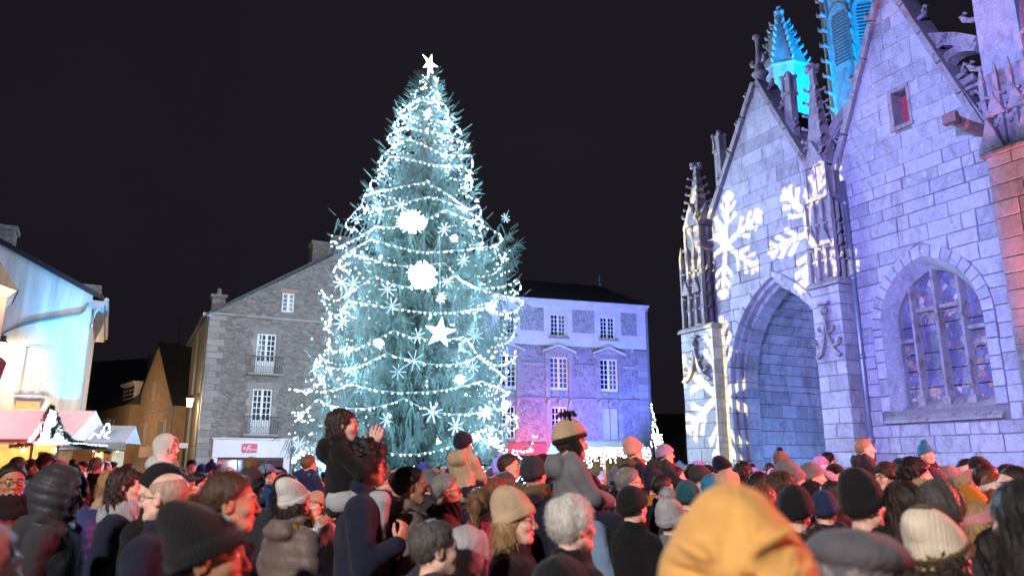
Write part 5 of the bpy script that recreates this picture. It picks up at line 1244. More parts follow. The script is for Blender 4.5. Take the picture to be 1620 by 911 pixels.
for (px, py, R3, rot, sx) in ((1148,388,1.72,.35,1),(1294,362,1.85,.1,1),(1150,628,2.5,.52,.8),(1094,362,1.5,.2,.8)):
    c = to_plate(hitp(px, py)); dist = (hitp(px, py)-GP).length; loop(flake_outline(c, R3*PD/dist, rot, sx, (0,) if px > 1250 else ()))
t_ = bpy.data.objects.new('tmp_gobo', cu); COL.objects.link(t_); dg = bpy.context.evaluated_depsgraph_get(); gme = bpy.data.meshes.new_from_object(t_.evaluated_get(dg)); bpy.data.objects.remove(t_)
gme.materials.clear(); gme.materials.append(M_IRON); gp = link('gobo_plate', gme, gob); Mx = Matrix((( gx_.x,gy_.x,-dirg.x,0),(gx_.y,gy_.y,-dirg.y,0),(gx_.z,gy_.z,-dirg.z,0),(0,0,0,1)))
gp.matrix_local = Matrix.Translation(Vector((0,0,GP.z))+dirg*PD) @ Mx
ld = bpy.data.lights.new('spot_lamp', 'SPOT'); ld.energy = 56000; ld.color = (1.0,.96,.58); ld.spot_size = R(26); ld.spot_blend = .05; ld.shadow_soft_size = .0007
lo_ = bpy.data.objects.new('spot_lamp', ld); COL.objects.link(lo_); lo_.parent = gob; lo_.location = (0,0,GP.z); lo_.rotation_mode = 'QUATERNION'; lo_.rotation_quaternion = dirg.to_track_quat('-Z','Y')
MB().tube([(0,0,0),(0,0,GP.z-.3)], .03, 6).tube([(-.4,0,.02),(.4,0,.02)], .02, 5).tube([(0,-.4,.02),(0,.4,.02)], .02, 5).build('pole', M_IRON, gob)
hb = MB().lathe([(.11,-.35),(.12,-.30),(.12,.04),(.11,.06)], n=12).build('housing', M_IRON, gob, True); hb.location = Vector((0,0,GP.z))-dirg*.12; hb.rotation_mode = 'QUATERNION'; hb.rotation_quaternion = dirg.to_track_quat('Z','Y')
# ================================================================== people: implicit surfaces meshed with surface nets
def axis(lo, hi, coarse, fines=()):
    """grid coordinates, fine inside the given (a,b,step) intervals"""
    out = [lo]
    while out[-1] < hi:
        x = out[-1]; st = coarse
        for a, b, s in fines:
            if a-coarse <= x <= b: st = min(st, s if x >= a-1e-6 else max(s, a-x+1e-6))
        out.append(x+st)
    return np.array(out, dtype=np.float64)
def nets(f, xs, ys, zs):
    X, Y, Z = np.meshgrid(xs, ys, zs, indexing='ij', sparse=True); D = f(X, Y, Z); D = np.broadcast_to(D, (len(xs), len(ys), len(zs)))
    S = D < 0; nc = (len(xs)-1, len(ys)-1, len(zs)-1); acc = np.zeros(nc+(3,)); cnt = np.zeros(nc)
    for ax in range(3):
        sl0 = [slice(None)]*3; sl1 = [slice(None)]*3; sl0[ax] = slice(None, -1); sl1[ax] = slice(1, None)
        d0, d1 = D[tuple(sl0)], D[tuple(sl1)]; m = S[tuple(sl0)] != S[tuple(sl1)]; t = np.where(m, d0/np.where(m, d0-d1, 1), 0)
        g = [xs, ys, zs]; co = []
        for k in range(3):
            shp = [1,1,1]; 
            if k == ax:
                shp[k] = len(g[k])-1; c = g[k][:-1].reshape(shp)+t*np.diff(g[k]).reshape(shp)
            else: shp[k] = len(g[k]); c = np.broadcast_to(g[k].reshape(shp), t.shape)
            co.append(np.where(m, c, 0))
        o = [k for k in range(3) if k != ax]
        for da in (0, 1):
            for db in (0, 1):
                sl = [slice(None)]*3
                sl[o[0]] = slice(1, None) if da else slice(None, -1); sl[o[1]] = slice(1, None) if db else slice(None, -1)
                # edge index e along o[0] touches cells e-1 and e
                cnt_sl = tuple(sl)
                cnt += m[cnt_sl]
                for k in range(3): acc[..., k] += co[k][cnt_sl]
    act = cnt > 0; idx = np.full(nc, -1, dtype=np.int64); idx[act] = np.arange(act.sum()); V = acc[act]/cnt[act][:, None]
    F = []
    for ax in range(3):
        sl0 = [slice(None)]*3; sl1 = [slice(None)]*3; sl0[ax] = slice(None, -1); sl1[ax] = slice(1, None)
        a, b = [(1,2),(2,0),(0,1)][ax]
        for sgn in (0, 1):
            m = (S[tuple(sl0)] & ~S[tuple(sl1)]) if sgn == 0 else (~S[tuple(sl0)] & S[tuple(sl1)])
            i = np.argwhere(m); 
            if not len(i): continue
            ok = (i[:, a] > 0) & (i[:, b] > 0) & (i[:, a] < nc[a]) & (i[:, b] < nc[b]); i = i[ok]
            def cell(da, db): j = i.copy(); j[:, a] -= da; j[:, b] -= db; return idx[j[:,0], j[:,1], j[:,2]]
            q = np.stack([cell(1,1), cell(0,1), cell(0,0), cell(1,0)], 1); F.append(q if sgn == 0 else q[:, ::-1])
    return V, np.concatenate(F)
def ell(X, Y, Z, c, r):
    x, y, z = (X-c[0]), (Y-c[1]), (Z-c[2]); k0 = np.sqrt((x/r[0])**2+(y/r[1])**2+(z/r[2])**2)+1e-9; k1 = np.sqrt((x/r[0]**2)**2+(y/r[1]**2)**2+(z/r[2]**2)**2)+1e-9
    return k0*(k0-1)/k1
def cap(X, Y, Z, a, b, ra, rb=None, sy=1.0):
    rb = ra if rb is None else rb; bx, by, bz = b[0]-a[0], b[1]-a[1], b[2]-a[2]; x, y, z = X-a[0], Y-a[1], Z-a[2]
    h_ = np.clip((x*bx+y*by+z*bz)/(bx*bx+by*by+bz*bz+1e-12), 0, 1); return np.sqrt((x-bx*h_)**2+((y-by*h_)/sy)**2+(z-bz*h_)**2)-(ra+(rb-ra)*h_)
def smin(a, b, k): h_ = np.clip(.5+.5*(b-a)/k, 0, 1); return b+(a-b)*h_-k*h_*(1-h_)
def smax(a, b, k): return -smin(-a, -b, k)

def head_sdf(X, Y, Z, fem=0.0, old=0.0):
    ax = np.abs(X)
    d = ell(X, Y, Z, (0,-.014,.030), (.076,.098,.090))
    d = smin(d, ell(X, Y, Z, (0,.028,-.030), (.060,.066,.086)), .035)
    d = smin(d, cap(ax, Y, Z, (.0,.074,-.094), (.016,.072,-.094), .021), .028)
    d = smin(d, cap(ax, Y, Z, (.050,.01,-.062), (.03,.06,-.085), .022), .03)
    d = smin(d, cap(ax, Y, Z, (.010,.088,.026), (.042,.078,.024), .011), .016)
    d = smin(d, ell(ax, Y, Z, (.040,.066,-.026), (.024,.024,.022)), .025)
    d = smax(d, -ell(ax, Y, Z, (.032,.108,.004), (.021,.026,.014)), .014)
    n = cap(X, Y, Z, (0,.094,.012), (0,.116,-.028), .0075, .0115); n = smin(n, ell(ax, Y, Z, (.011,.104,-.033), (.008,.010,.008)), .008)
    d = smin(d, n, .012)
    d = smin(d, cap(ax, Y, Z, (0,.0985,-.057), (.020,.088,-.058), .0075, .004), .006)
    d = smin(d, cap(ax, Y, Z, (0,.0975,-.069), (.017,.088,-.066), .0085, .004), .006)
    d = np.minimum(d, np.sqrt((ax-.032)**2+(Y-.081)**2+(Z-.005)**2)-.0135)
    e = smax(ell(ax, Y, Z, (.080,-.008,-.006), (.011,.022,.034)), -ell(ax, Y, Z, (.091,-.002,-.006), (.010,.012,.022)), .006)
    d = smin(d, e, .010)
    return d
def hand_prims(wrist, dirv, palm_n, side, curl=.5):
    """capsules of a hand: palm, four unequal bent fingers, thumb"""
    w = np.array(wrist, float); d = np.array(dirv, float); d /= np.linalg.norm(d); n = np.array(palm_n, float); n -= d*np.dot(n, d); n /= np.linalg.norm(n); s = np.cross(d, n)*side
    C = []; P = lambda a, b, c: tuple(w+d*a+s*b+n*c)
    for b in (-.027, -.009, .009, .027): C.append((P(.005, b*.7, 0), P(.085, b, 0), .013, .0105))
    for b, l in ((-.030,.058), (-.010,.074), (.011,.080), (.031,.072)):
        m = (.085+l*.48*math.cos(curl*.7), b*1.05, l*.48*math.sin(curl*.7)); e = (m[0]+l*.52*math.cos(curl*1.7), b*1.1, m[2]+l*.52*math.sin(curl*1.7))
        C.append((P(.085, b, 0), P(*m), .0092, .0082)); C.append((P(*m), P(*e), .0082, .0068))
    C.append((P(.02, .030, .004), P(.055, .055, .018), .013, .010)); C.append((P(.055, .055, .018), P(.088, .062, .030), .0098, .008))
    return C
def body_mesh(name, hz, hs, limbs, torso, hands=(), legs=True, H=1.75, fem=0):
    """one continuous body: head with face, neck, torso, arms, legs, and hands where the clothes leave them bare"""
    hc = []
    for hd in hands: hc += hand_prims(*hd)
    def f(X, Y, Z):
        d = head_sdf(X/hs, Y/hs, (Z-hz)/hs)*hs
        d = smin(d, cap(X, Y, Z, (0,-.012*hs,hz-.07*hs), (0,-.03*hs,hz-.20*hs), .052*hs, .058*hs), .022*hs)
        for a, b, ra, rb, k in torso: d = smin(d, cap(X, Y, Z, a, b, ra, rb, .72), k)
        for a, b, ra, rb in limbs: d = smin(d, cap(X, Y, Z, a, b, ra, rb), .03)
        for a, b, ra, rb in hc: d = smin(d, cap(X, Y, Z, a, b, ra, rb), .007)
        return d
    s7 = .0072*hs; xf = [(-.10*hs,.10*hs,s7)]; yf = [(-.13*hs,.135*hs,s7)]; zf = [(hz-.16*hs,hz+.13*hs,s7)]
    lo = np.array([-.42,-.25,0.0]); hi = np.array([.42,.45,hz+.14*hs])
    for hd in hands:
        w = np.array(hd[0]); d_ = np.array(hd[1])/np.linalg.norm(hd[1]); c = w+d_*.08
        for k, L in enumerate((xf, yf, zf)): L.append((c[k]-.10, c[k]+.10, .0065))
    if not legs: lo[2] = min([0]+[min(a[2], b[2]) for a, b, *_ in limbs])-.1
    V, F = nets(f, axis(lo[0], hi[0], .03, xf), axis(lo[1], hi[1], .03, yf), axis(lo[2], hi[2], .035, zf))
    me = np_mesh(name, V, F, [M_SKIN, M_EYEW, M_IRIS, M_LIP, M_BROW])
    c = V[F].mean(1); hx, hy, hzz = np.abs(c[:,0])/hs, c[:,1]/hs, (c[:,2]-hz)/hs; mi = np.zeros(len(F), dtype=np.int32)
    de = np.sqrt((hx-.032)**2+(hy-.081)**2+(hzz-.005)**2); mi[(de < .0155) & (hy > .086)] = 1; mi[(np.sqrt((hx-.031)**2+(hzz-.005)**2) < .0062) & (hy > .088) & (de < .016)] = 2
    mi[(hx < .021) & (hzz < -.053) & (hzz > -.074) & (hy > .091)] = 3; mi[(hx > .012) & (hx < .05) & (hzz > .022) & (hzz < .032) & (hy > .075)] = 4
    me.polygons.foreach_set('material_index', mi); return me
def objcol(n, l, lo=.82, hi=1.15, scale=9, co=None):
    oi = n.new('ShaderNodeObjectInfo'); f = noise(n, l, scale, 4, .6, co); g = ramp(n, l, f, [(.3,(lo,)*3),(.7,(hi,)*3)]); return mix(n, l, 1.0, oi.outputs['Color'], g, 'MULTIPLY')
def fabric_mat(name, rough=.92, weave=260, bs=.5, wrinkle=8, sheen=.06):
    m, n, l, b = nmat(name); co = coords(n); l.new(objcol(n, l, .80, 1.18, 6, co), b.inputs['Base Color']); b.inputs['Roughness'].default_value = rough
    b.inputs['Sheen Weight'].default_value = sheen; b.inputs['Sheen Roughness'].default_value = .6; b.inputs['Specular IOR Level'].default_value = .3
    hh = mth(n, l, 'MULTIPLY_ADD', noise(n, l, weave, 2, .5, co), .15, noise(n, l, wrinkle, 3, .55, co, 1.2))
    # stitched seams: back and yoke of coats, welts round body and sleeves
    sx = n.new('ShaderNodeSeparateXYZ'); l.new(co, sx.inputs[0]); seam = None
    for axis_, at_ in ((0, 0.0), (0, .172), (0, -.172), (2, 1.31), (2, 1.05), (2, .245)):
        q = mth(n, l, 'COMPARE', sx.outputs[axis_], at_, .0028); seam = q if seam is None else mth(n, l, 'MAXIMUM', seam, q)
    bump(n, l, b, mth(n, l, 'MULTIPLY_ADD', seam, -.22, hh), bs, .05); return m
M_CLOTH = fabric_mat('coat_fabric'); M_NYLON = fabric_mat('padded_nylon', .5, 90, .22, 11, .05); M_DENIM = fabric_mat('trouser_fabric', .9, 200, .2, 9)
def knit_mat():
    m, n, l, b = nmat('knitted_wool'); co = coords(n); b.inputs['Roughness'].default_value = .95; b.inputs['Sheen Weight'].default_value = .06
    sx = n.new('ShaderNodeSeparateXYZ'); l.new(co, sx.inputs[0]); az = mth(n, l, 'ARCTAN2', sx.outputs[0], sx.outputs[1])
    w1 = mth(n, l, 'SINE', mth(n, l, 'MULTIPLY', az, 46)); w2 = mth(n, l, 'SINE', mth(n, l, 'MULTIPLY_ADD', sx.outputs[2], 900, mth(n, l, 'MULTIPLY', w1, 1.2)))
    hh = mth(n, l, 'ADD', w1, mth(n, l, 'MULTIPLY', w2, .6)); base = objcol(n, l, .82, 1.15, 14, co)
    l.new(base, b.inputs['Base Color']); bump(n, l, b, hh, .35, .006); return m
M_KNIT = knit_mat()
def hair_mat():
    m, n, l, b = nmat('hair_strands'); co = coords(n); b.inputs['Roughness'].default_value = .5
    f = noise(n, l, 1.0, 5, .7, mapping(n, l, co, sc=(120,120,9))); oi = n.new('ShaderNodeObjectInfo'); g = ramp(n, l, f, [(.3,(.55,)*3),(.7,(1.35,)*3)]); l.new(mix(n, l, 1.0, oi.outputs['Color'], g, 'MULTIPLY'), b.inputs['Base Color'])
    bump(n, l, b, f, .5, .012); return m
M_HAIR = hair_mat(); M_FUR = fabric_mat('fur', .95, 200, .3, 20, .15)
def skin_mat():
    m, n, l, b = nmat('skin'); co = coords(n); oi = n.new('ShaderNodeObjectInfo'); f = noise(n, l, 14, 4, .6, co)
    l.new(mix(n, l, 1.0, oi.outputs['Color'], ramp(n, l, f, [(.3,(.86,.80,.78)),(.7,(1.08,1.04,1.02))]), 'MULTIPLY'), b.inputs['Base Color']); b.inputs['Roughness'].default_value = .52
    b.inputs['Subsurface Weight'].default_value = 0.0; bump(n, l, b, noise(n, l, 120, 3, .6, co), .15, .004); return m
M_SKIN = skin_mat(); M_EYEW = plain_mat('eye_white', (.6,.57,.54), .2, .02, 5, bs=0); M_IRIS = plain_mat('eye_iris', (.05,.03,.02), .15, .1, 5, bs=0); M_LIP = plain_mat('lips', (.40,.17,.15), .45, .08, 20, bs=0); M_BROW = plain_mat('eyebrow', (.07,.05,.04), .8, .2, 90)
M_GLFR = plain_mat('spectacle_frame', (.02,.02,.022), .3, .1, 5, bs=0)
# ---- bodies
TORSO = [((0,-.01,1.30),(0,0,.98),.155,.150,.06), ((-.14,-.01,1.40),(.14,-.01,1.40),.055,.055,.06), ((-.06,0,.92),(.06,0,.92),.13,.13,.05)]
LEGS = [((s*.09,0,.90),(s*.10,.01,.48),.085,.055) for s in (-1,1)]+[((s*.10,.01,.48),(s*.10,-.02,.09),.055,.038) for s in (-1,1)]+[((s*.10,-.02,.06),(s*.115,.13,.035),.038,.030) for s in (-1,1)]
ARM_D = [((s*.17,-.01,1.39),(s*.235,-.04,1.11),.052,.042) for s in (-1,1)]+[((s*.235,-.04,1.11),(s*.215,.09,.90),.042,.030) for s in (-1,1)]+[((s*.215,.09,.90),(s*.19,.13,.84),.030,.030) for s in (-1,1)]
ARM_H = [((s*.17,-.01,1.39),(s*.235,.03,1.13),.052,.042) for s in (-1,1)]+[((s*.235,.03,1.13),(s*.155,.20,1.22),.042,.028) for s in (-1,1)]
HZ = 1.637
B_MAN = body_mesh('body', HZ, 1.0, LEGS+ARM_D, TORSO)
B_HOLD = body_mesh('body', HZ, 1.0, LEGS+ARM_H, TORSO, [((s*.155,.20,1.22), (-.35*s,.35,.85), (-.8*s,-.55,.2), s, .8) for s in (-1,1)])
# child sitting astride, seat at z=0
CT = [((0,0,.30),(0,0,.08),.105,.105,.05), ((-.08,0,.335),(.08,0,.335),.04,.04,.05)]
CL = [((s*.07,.02,.05),(s*.115,.24,.03),.066,.048) for s in (-1,1)]+[((s*.115,.24,.03),(s*.12,.21,-.24),.048,.034) for s in (-1,1)]+[((s*.12,.21,-.25),(s*.12,.30,-.28),.032,.026) for s in (-1,1)]
CA = [((s*.11,0,.33),(s*.155,.09,.19),.038,.032) for s in (-1,1)]+[((s*.155,.09,.19),(s*.07,.21,.16),.032,.024) for s in (-1,1)]
CK = [((s*.11,0,.33),(s*.15,.13,.20),.038,.032) for s in (-1,1)]+[((s*.15,.13,.20),(s*.032,.185,.335),.032,.022) for s in (-1,1)]
CHZ = .50; CHS = .88
B_KID = body_mesh('body', CHZ, CHS, CL+CA, CT, [((s*.07,.21,.16), (-.2*s,.9,-.2), (-.6*s,0,-.8), s, .7) for s in (-1,1)], legs=False)
B_CLAP = body_mesh('body', CHZ, CHS, CL+CK, CT, [((s*.032,.185,.335), (-.03*s,.25,.95), (-1*s,0,0), s, .25) for s in (-1,1)], legs=False)

# ---- clothes
def wr(X, Y, Z, a=.004, f=1.0, ph=0): return a*(np.sin(23*f*X+9*Z+ph)*np.sin(17*f*Z+11*Y+ph)+.6*np.sin(41*f*(X+Y)+31*Z+2*ph))
def coat_mesh(name, pose='down', quilt=0, hood=0, collar=1, length=.78, res=.0165, mat=None, ph=0, bulk=1.0):
    arms = {'down': [((s*.165,-.01,1.385),(s*.245,-.045,1.11),.080,.070) for s in (-1,1)]+[((s*.245,-.045,1.11),(s*.225,.085,.88),.070,.056) for s in (-1,1)],
            'hold': [((s*.165,-.01,1.385),(s*.245,.03,1.13),.080,.070) for s in (-1,1)]+[((s*.245,.03,1.13),(s*.165,.185,1.215),.068,.052) for s in (-1,1)],
            'fold': [((s*.165,-.01,1.385),(s*.25,.02,1.10),.080,.070) for s in (-1,1)]+[((s*.25,.02,1.10),(-s*.02,.20,1.14),.068,.055) for s in (-1,1)]}[pose]
    def f(X, Y, Z):
        d = cap(X, Y, Z, (0,-.005,1.27), (0,.0,length+.14), .205*bulk, .215*bulk, .74)
        d = smin(d, cap(X, Y, Z, (-.135,-.012,1.395), (.135,-.012,1.395), .082), .07)
        d = smin(d, cap(X, Y, Z, (0,-.02,1.40), (0,-.02,1.50), .098, .075), .06)
        for a, b, ra, rb in arms: d = smin(d, cap(X, Y, Z, a, b, ra*bulk, rb*bulk), .025)
        if hood:
            hd = ell(X, Y, Z, (0,-.125,1.455), (.135,.075,.075)); d = smin(d, hd, .03); d = smin(d, cap(np.abs(X), Y, Z, (.02,-.16,1.50), (.115,-.03,1.525), .030), .018); d = smin(d, cap(np.abs(X), Y, Z, (.115,-.03,1.525), (.07,.09,1.45), .030,.022), .018)
            d = smax(d, -ell(X, Y, Z, (0,-.10,1.56), (.085,.055,.06)), .02)
        if collar:
            r = np.sqrt(X**2+(Y+.015)**2); t = np.sqrt((r-.082)**2+((Z-1.505)*.45)**2)-.017; d = smin(d, t, .014)
        d = smax(d, -cap(X, Y, Z, (0,-.012,1.50), (0,.0,1.70), .062, .075), .012)
        d = smax(d, length-Z, .02)
        if quilt: d = d-.010*np.abs(np.sin(Z*math.pi/(.085*quilt)+.6*np.sin(3*X)))+.004
        else: d = d+wr(X, Y, Z, .0045, 1, ph)
        # front closure
        d = d+.008*np.exp(-(X/.010)**2)*(Y > .05)
        return d
    V, F = nets(f, axis(-.40, .40, res), axis(-.27, .33, res), axis(length-.05, 1.60, res)); return np_mesh(name, V, F, mat or M_CLOTH)
def kid_coat(name, pose='rest', hood=1, res=.0125, quilt=0, ph=0, mat=None):
    A_ = CK if pose == 'clap' else CA
    def f(X, Y, Z):
        d = cap(X, Y, Z, (0,-.002,.29), (0,.0,.05), .132, .150, .80); d = smin(d, cap(X, Y, Z, (-.085,-.005,.335), (.085,-.005,.335), .060), .05); d = smin(d, cap(X, Y, Z, (0,-.01,.35), (0,-.01,.405), .075, .058), .04)
        for k, (a, b, ra, rb) in enumerate(A_):
            b2 = b if k < 2 else tuple(a[i]+(b[i]-a[i])*.93 for i in range(3)); d = smin(d, cap(X, Y, Z, a, b2, ra+.024, rb+.018), .018)
        if hood:
            d = smin(d, ell(X, Y, Z, (0,-.105,.36), (.115,.062,.075)), .025); d = smin(d, cap(np.abs(X), Y, Z, (.02,-.13,.41), (.088,-.02,.425), .024), .015); d = smin(d, cap(np.abs(X), Y, Z, (.088,-.02,.425), (.05,.075,.375), .024,.018), .015); d = smax(d, -ell(X, Y, Z, (0,-.08,.45), (.07,.04,.05)), .015)
        d = smax(d, -cap(X, Y, Z, (0,-.01,.41), (0,0,.56), .050, .062), .01); d = smax(d, -.05-Z, .015)
        if quilt: d = d-.007*np.abs(np.sin(Z*math.pi/.06))+.003
        else: d = d+wr(X, Y, Z, .004, 1.6, ph)
        return d
    V, F = nets(f, axis(-.26, .26, res), axis(-.22, .36, res), axis(-.08, .48, res)); return np_mesh(name, V, F, mat or M_CLOTH)
CO_PLAIN = [coat_mesh('coat', 'down', 0, 0, 1, .74, ph=p) for p in (0, 2.1)]
CO_HOOD = [coat_mesh('coat', 'down', 0, 1, 0, .78, ph=p) for p in (1, 3.3)]
CO_PUFF = coat_mesh('coat', 'down', 1.0, 0, 1, .70, mat=M_NYLON, bulk=1.05); CO_PUFFH = coat_mesh('coat', 'down', 1.1, 1, 0, .72, mat=M_NYLON, bulk=1.05)
CO_HOLD = coat_mesh('coat', 'hold', 0, 1, 0, .72, ph=.6); CO_FOLD = coat_mesh('coat', 'fold', 0, 0, 1, .76, ph=1.4)
KC_REST = kid_coat('coat', 'rest', 1); KC_PUFF = kid_coat('coat', 'rest', 1, quilt=1, mat=M_NYLON); KC_CLAP = kid_coat('coat', 'clap', 1, ph=1)
def trousers_mesh():
    def f(X, Y, Z):
        ax = np.abs(X); d = cap(ax, Y, Z, (.09,0,.88), (.105,.01,.48), .105, .080); d = smin(d, cap(ax, Y, Z, (.105,.01,.48), (.105,-.015,.09), .080, .070), .02); d = smin(d, cap(X, Y, Z, (-.05,0,.94), (.05,0,.94), .14), .04); return smax(d+wr(X,Y,Z,.004), .07-Z, .01)
    V, F = nets(f, axis(-.26,.26,.024), axis(-.2,.2,.024), axis(.04,1.1,.028)); return np_mesh('trousers', V, F, M_DENIM)
def shoes_mesh():
    def f(X, Y, Z): ax = np.abs(X); d = smin(ell(ax,Y,Z,(.112,.085,.05),(.052,.13,.05)), cap(ax,Y,Z,(.105,-.02,.06),(.105,-.02,.14),.055), .03); return smax(d, .003-Z, .01)
    V, F = nets(f, axis(-.2,.2,.018), axis(-.12,.26,.018), axis(-.02,.22,.018)); return np_mesh('shoes', V, F, plain_mat('shoe_leather', (.05,.035,.03), .5, .2, 8))
TROU = trousers_mesh(); SHOE = shoes_mesh()
def kid_legs(nm, r):
    def f(X, Y, Z):
        ax = np.abs(X); d = cap(ax,Y,Z,(.07,.02,.05),(.115,.24,.03),.066+r,.048+r); d = smin(d, cap(ax,Y,Z,(.115,.24,.03),(.12,.21,-.22),.048+r,.036+r), .02); d = smin(d, cap(X,Y,Z,(-.05,0,.05),(.05,0,.05),.105+r*.5), .03); return smax(d+wr(X,Y,Z,.002,2), -.23-Z, .01)
    V, F = nets(f, axis(-.24,.24,.0125), axis(-.15,.34,.0125), axis(-.28,.2,.0125)); return np_mesh(nm, V, F, M_DENIM)
KL_T = kid_legs('tights', .006); KL_P = kid_legs('trousers', .016)
def kid_boots():
    def f(X, Y, Z): ax = np.abs(X); d = smin(cap(ax,Y,Z,(.12,.21,-.19),(.12,.212,-.27),.050,.044), cap(ax,Y,Z,(.12,.215,-.285),(.122,.31,-.292),.042,.034), .02); d = smin(d, cap(ax,Y,Z,(.12,.212,-.195),(.12,.212,-.185),.056), .01); return d
    V, F = nets(f, axis(-.2,.2,.011), axis(.12,.38,.011), axis(-.36,-.1,.011)); return np_mesh('boots', V, F, plain_mat('boot_suede', (.20,.12,.08), .8, .2, 12))
KBOOT = kid_boots()
# ---- hair and hats, modelled round the head (origin between the ears, 1 = adult size)
def az(X, Y): return np.arctan2(X, -Y)
def skull(X, Y, Z, o, top=0.0): return ell(X, Y, Z, (0,-.014,.030+top*.5), (.076+o,.098+o,.090+o+top*.5))
def cutline(Y, Z, y0, z0, y1, z1):
    """negative above/behind the line from the forehead (y0,z0) to the nape (y1,z1)"""
    dy, dz = y1-y0, z1-z0; L = math.hypot(dy, dz); ny, nz = dz/L, -dy/L
    return -((Y-y0)*ny+(Z-z0)*nz)
HR = (axis(-.14,.14,.0078), axis(-.17,.17,.0078), axis(-.14,.17,.0078))
def ribbons(me_v, F, n, L, w, down, seed, spread=.6, zmax=9):
    """loose hairs: thin curved ribbons rising from a surface"""
    r = np.random.default_rng(seed); F = F[me_v[F[:,0],2] < zmax]; q = r.integers(0, len(F), n); P = me_v[F[q]].mean(1); e1 = me_v[F[q][:,1]]-me_v[F[q][:,0]]; e2 = me_v[F[q][:,3]]-me_v[F[q][:,0]]
    N = np.cross(e1, e2); N /= np.linalg.norm(N, axis=1, keepdims=True)+1e-9; d = N+r.normal(0, spread, (n,3))+np.array((0,0,-down)); d /= np.linalg.norm(d, axis=1, keepdims=True)+1e-9
    l = (L*r.uniform(.5,1.2,n))[:,None]; s = np.cross(d, r.normal(0,1,(n,3))); s = s/(np.linalg.norm(s,axis=1,keepdims=True)+1e-9)*w; m = P+d*l*.55; e = P+d*l*.9+np.array((0,0,-down*.35))*l
    V = np.stack([P-s, P+s, m+s*.8, m-s*.8, e+s*.2, e-s*.2], 1).reshape(-1,3); k = np.arange(n)[:,None]*6; return V, np.concatenate([k+np.array([[0,1,2,3]]), k+np.array([[3,2,4,5]])])
def head_mesh(name, f, mat, grid=HR, rib=None):
    V, F = nets(f, *grid)
    if rib: v2, f2 = ribbons(V, F, *rib); F = np.concatenate([F, f2+len(V)]); V = np.concatenate([V, v2])
    return np_mesh(name, V, F, mat)
def strands(X, Y, Z, a=.003, k=38): t = az(X, Y); return a*(np.sin(k*t+60*Z+3*np.sin(9*t))+.6*np.sin(k*2.3*t-90*Z+1.3))
HAIR = {}
HAIR['short'] = head_mesh('hair', lambda X,Y,Z: smax(skull(X,Y,Z,.013)+strands(X,Y,Z,.0025), cutline(Y,Z,.080,.084,-.075,-.075), .012), M_HAIR, rib=(500,.022,.0012,.5,1))
HAIR['crop'] = head_mesh('hair', lambda X,Y,Z: smax(skull(X,Y,Z,.006)+strands(X,Y,Z,.001), cutline(Y,Z,.075,.078,-.08,-.07), .01), M_HAIR)
HAIR['balding'] = head_mesh('hair', lambda X,Y,Z: smax(smax(skull(X,Y,Z,.0028), cutline(Y,Z,.055,.03,-.08,-.075), .01), -ell(X,Y,Z,(0,.02,.11),(.070,.105,.05)), .01), M_HAIR)
HAIR['mop'] = head_mesh('hair', lambda X,Y,Z: smax(skull(X,Y,Z,.028)+strands(X,Y,Z,.006,24)+.004*np.sin(90*X)*np.sin(80*Z), cutline(Y,Z,.095,.048,-.08,-.10), .015), M_HAIR, (axis(-.16,.16,.0078),axis(-.19,.19,.0078),axis(-.15,.19,.0078)), (900,.035,.0012,.4,2,.9))
HAIR['fluff'] = head_mesh('hair', lambda X,Y,Z: smax(skull(X,Y,Z,.021)+strands(X,Y,Z,.0015,40)+.007*np.sin(28*X+20*Y+1)*np.sin(31*Z+14*Y)+.003*np.sin(70*Y+40*X), cutline(Y,Z,.09,.055,-.08,-.11), .02), M_HAIR, (axis(-.16,.16,.0078),axis(-.19,.19,.0078),axis(-.16,.19,.0078)), (5200,.020,.0006,.5,2,1.5))
HAIR['curly'] = head_mesh('hair', lambda X,Y,Z: smax(skull(X,Y,Z,.036)+.010*np.sin(75*X+2*np.sin(40*Z))*np.sin(75*Y)*np.sin(75*Z)*1.3+.004*np.sin(130*Z+90*X), cutline(Y,Z,.10,.045,-.07,-.13), .018), M_HAIR, (axis(-.17,.17,.0078),axis(-.2,.2,.0078),axis(-.18,.2,.0078)), (900,.04,.0014,.2,3,1.0))
def longhair(L, wide=.0, wav=.004):
    def f(X, Y, Z):
        a = smax(skull(X,Y,Z,.010), cutline(Y,Z,.09,.062,.0,-.05), .015); b = ell(X,Y,Z,(0,-.035,-.02-L*.5),(.098+wide,.080,.10+L*.55)); b = smax(b, Y-.035, .02); b = smax(b, -.06-L-Z+.02*np.sin(30*X), .02); b = smax(b, Z-.03, .03)
        d = smin(a, b, .03); d = smax(d, -ell(X,Y,Z,(0,.075,-.06),(.066,.07,.115)), .012); d = smax(d, -ell(X,Y,Z,(0,.01,-.22),(.062,.06,.11)), .02); return d+strands(X,Y,Z,wav,30)
    return head_mesh('hair', f, M_HAIR, (axis(-.15,.15,.0078),axis(-.19,.17,.0078),axis(-.14-L,.17,.0085)), (900,.05,.0012,1.2,5,.5,.0))
HAIR['long'] = longhair(.30); HAIR['bob'] = longhair(.10, .01); HAIR['wavy'] = longhair(.20, .02, .008)
HAIR['bun'] = head_mesh('hair', lambda X,Y,Z: smin(smax(skull(X,Y,Z,.011)+strands(X,Y,Z,.002), cutline(Y,Z,.085,.068,-.075,-.08), .012), smin(ell(X,Y,Z,(0,-.125,.015),(.042,.032,.042))+strands(X,Z,Y,.004,14), cap(X,Y,Z,(0,-.13,-.0),(.01,-.12,-.13),.03,.02)+strands(X,Y,Z,.005,14), .02), .01), M_HAIR, (axis(-.14,.14,.0078),axis(-.19,.17,.0078),axis(-.18,.17,.0078)), (600,.05,.0012,.6,6,.8))
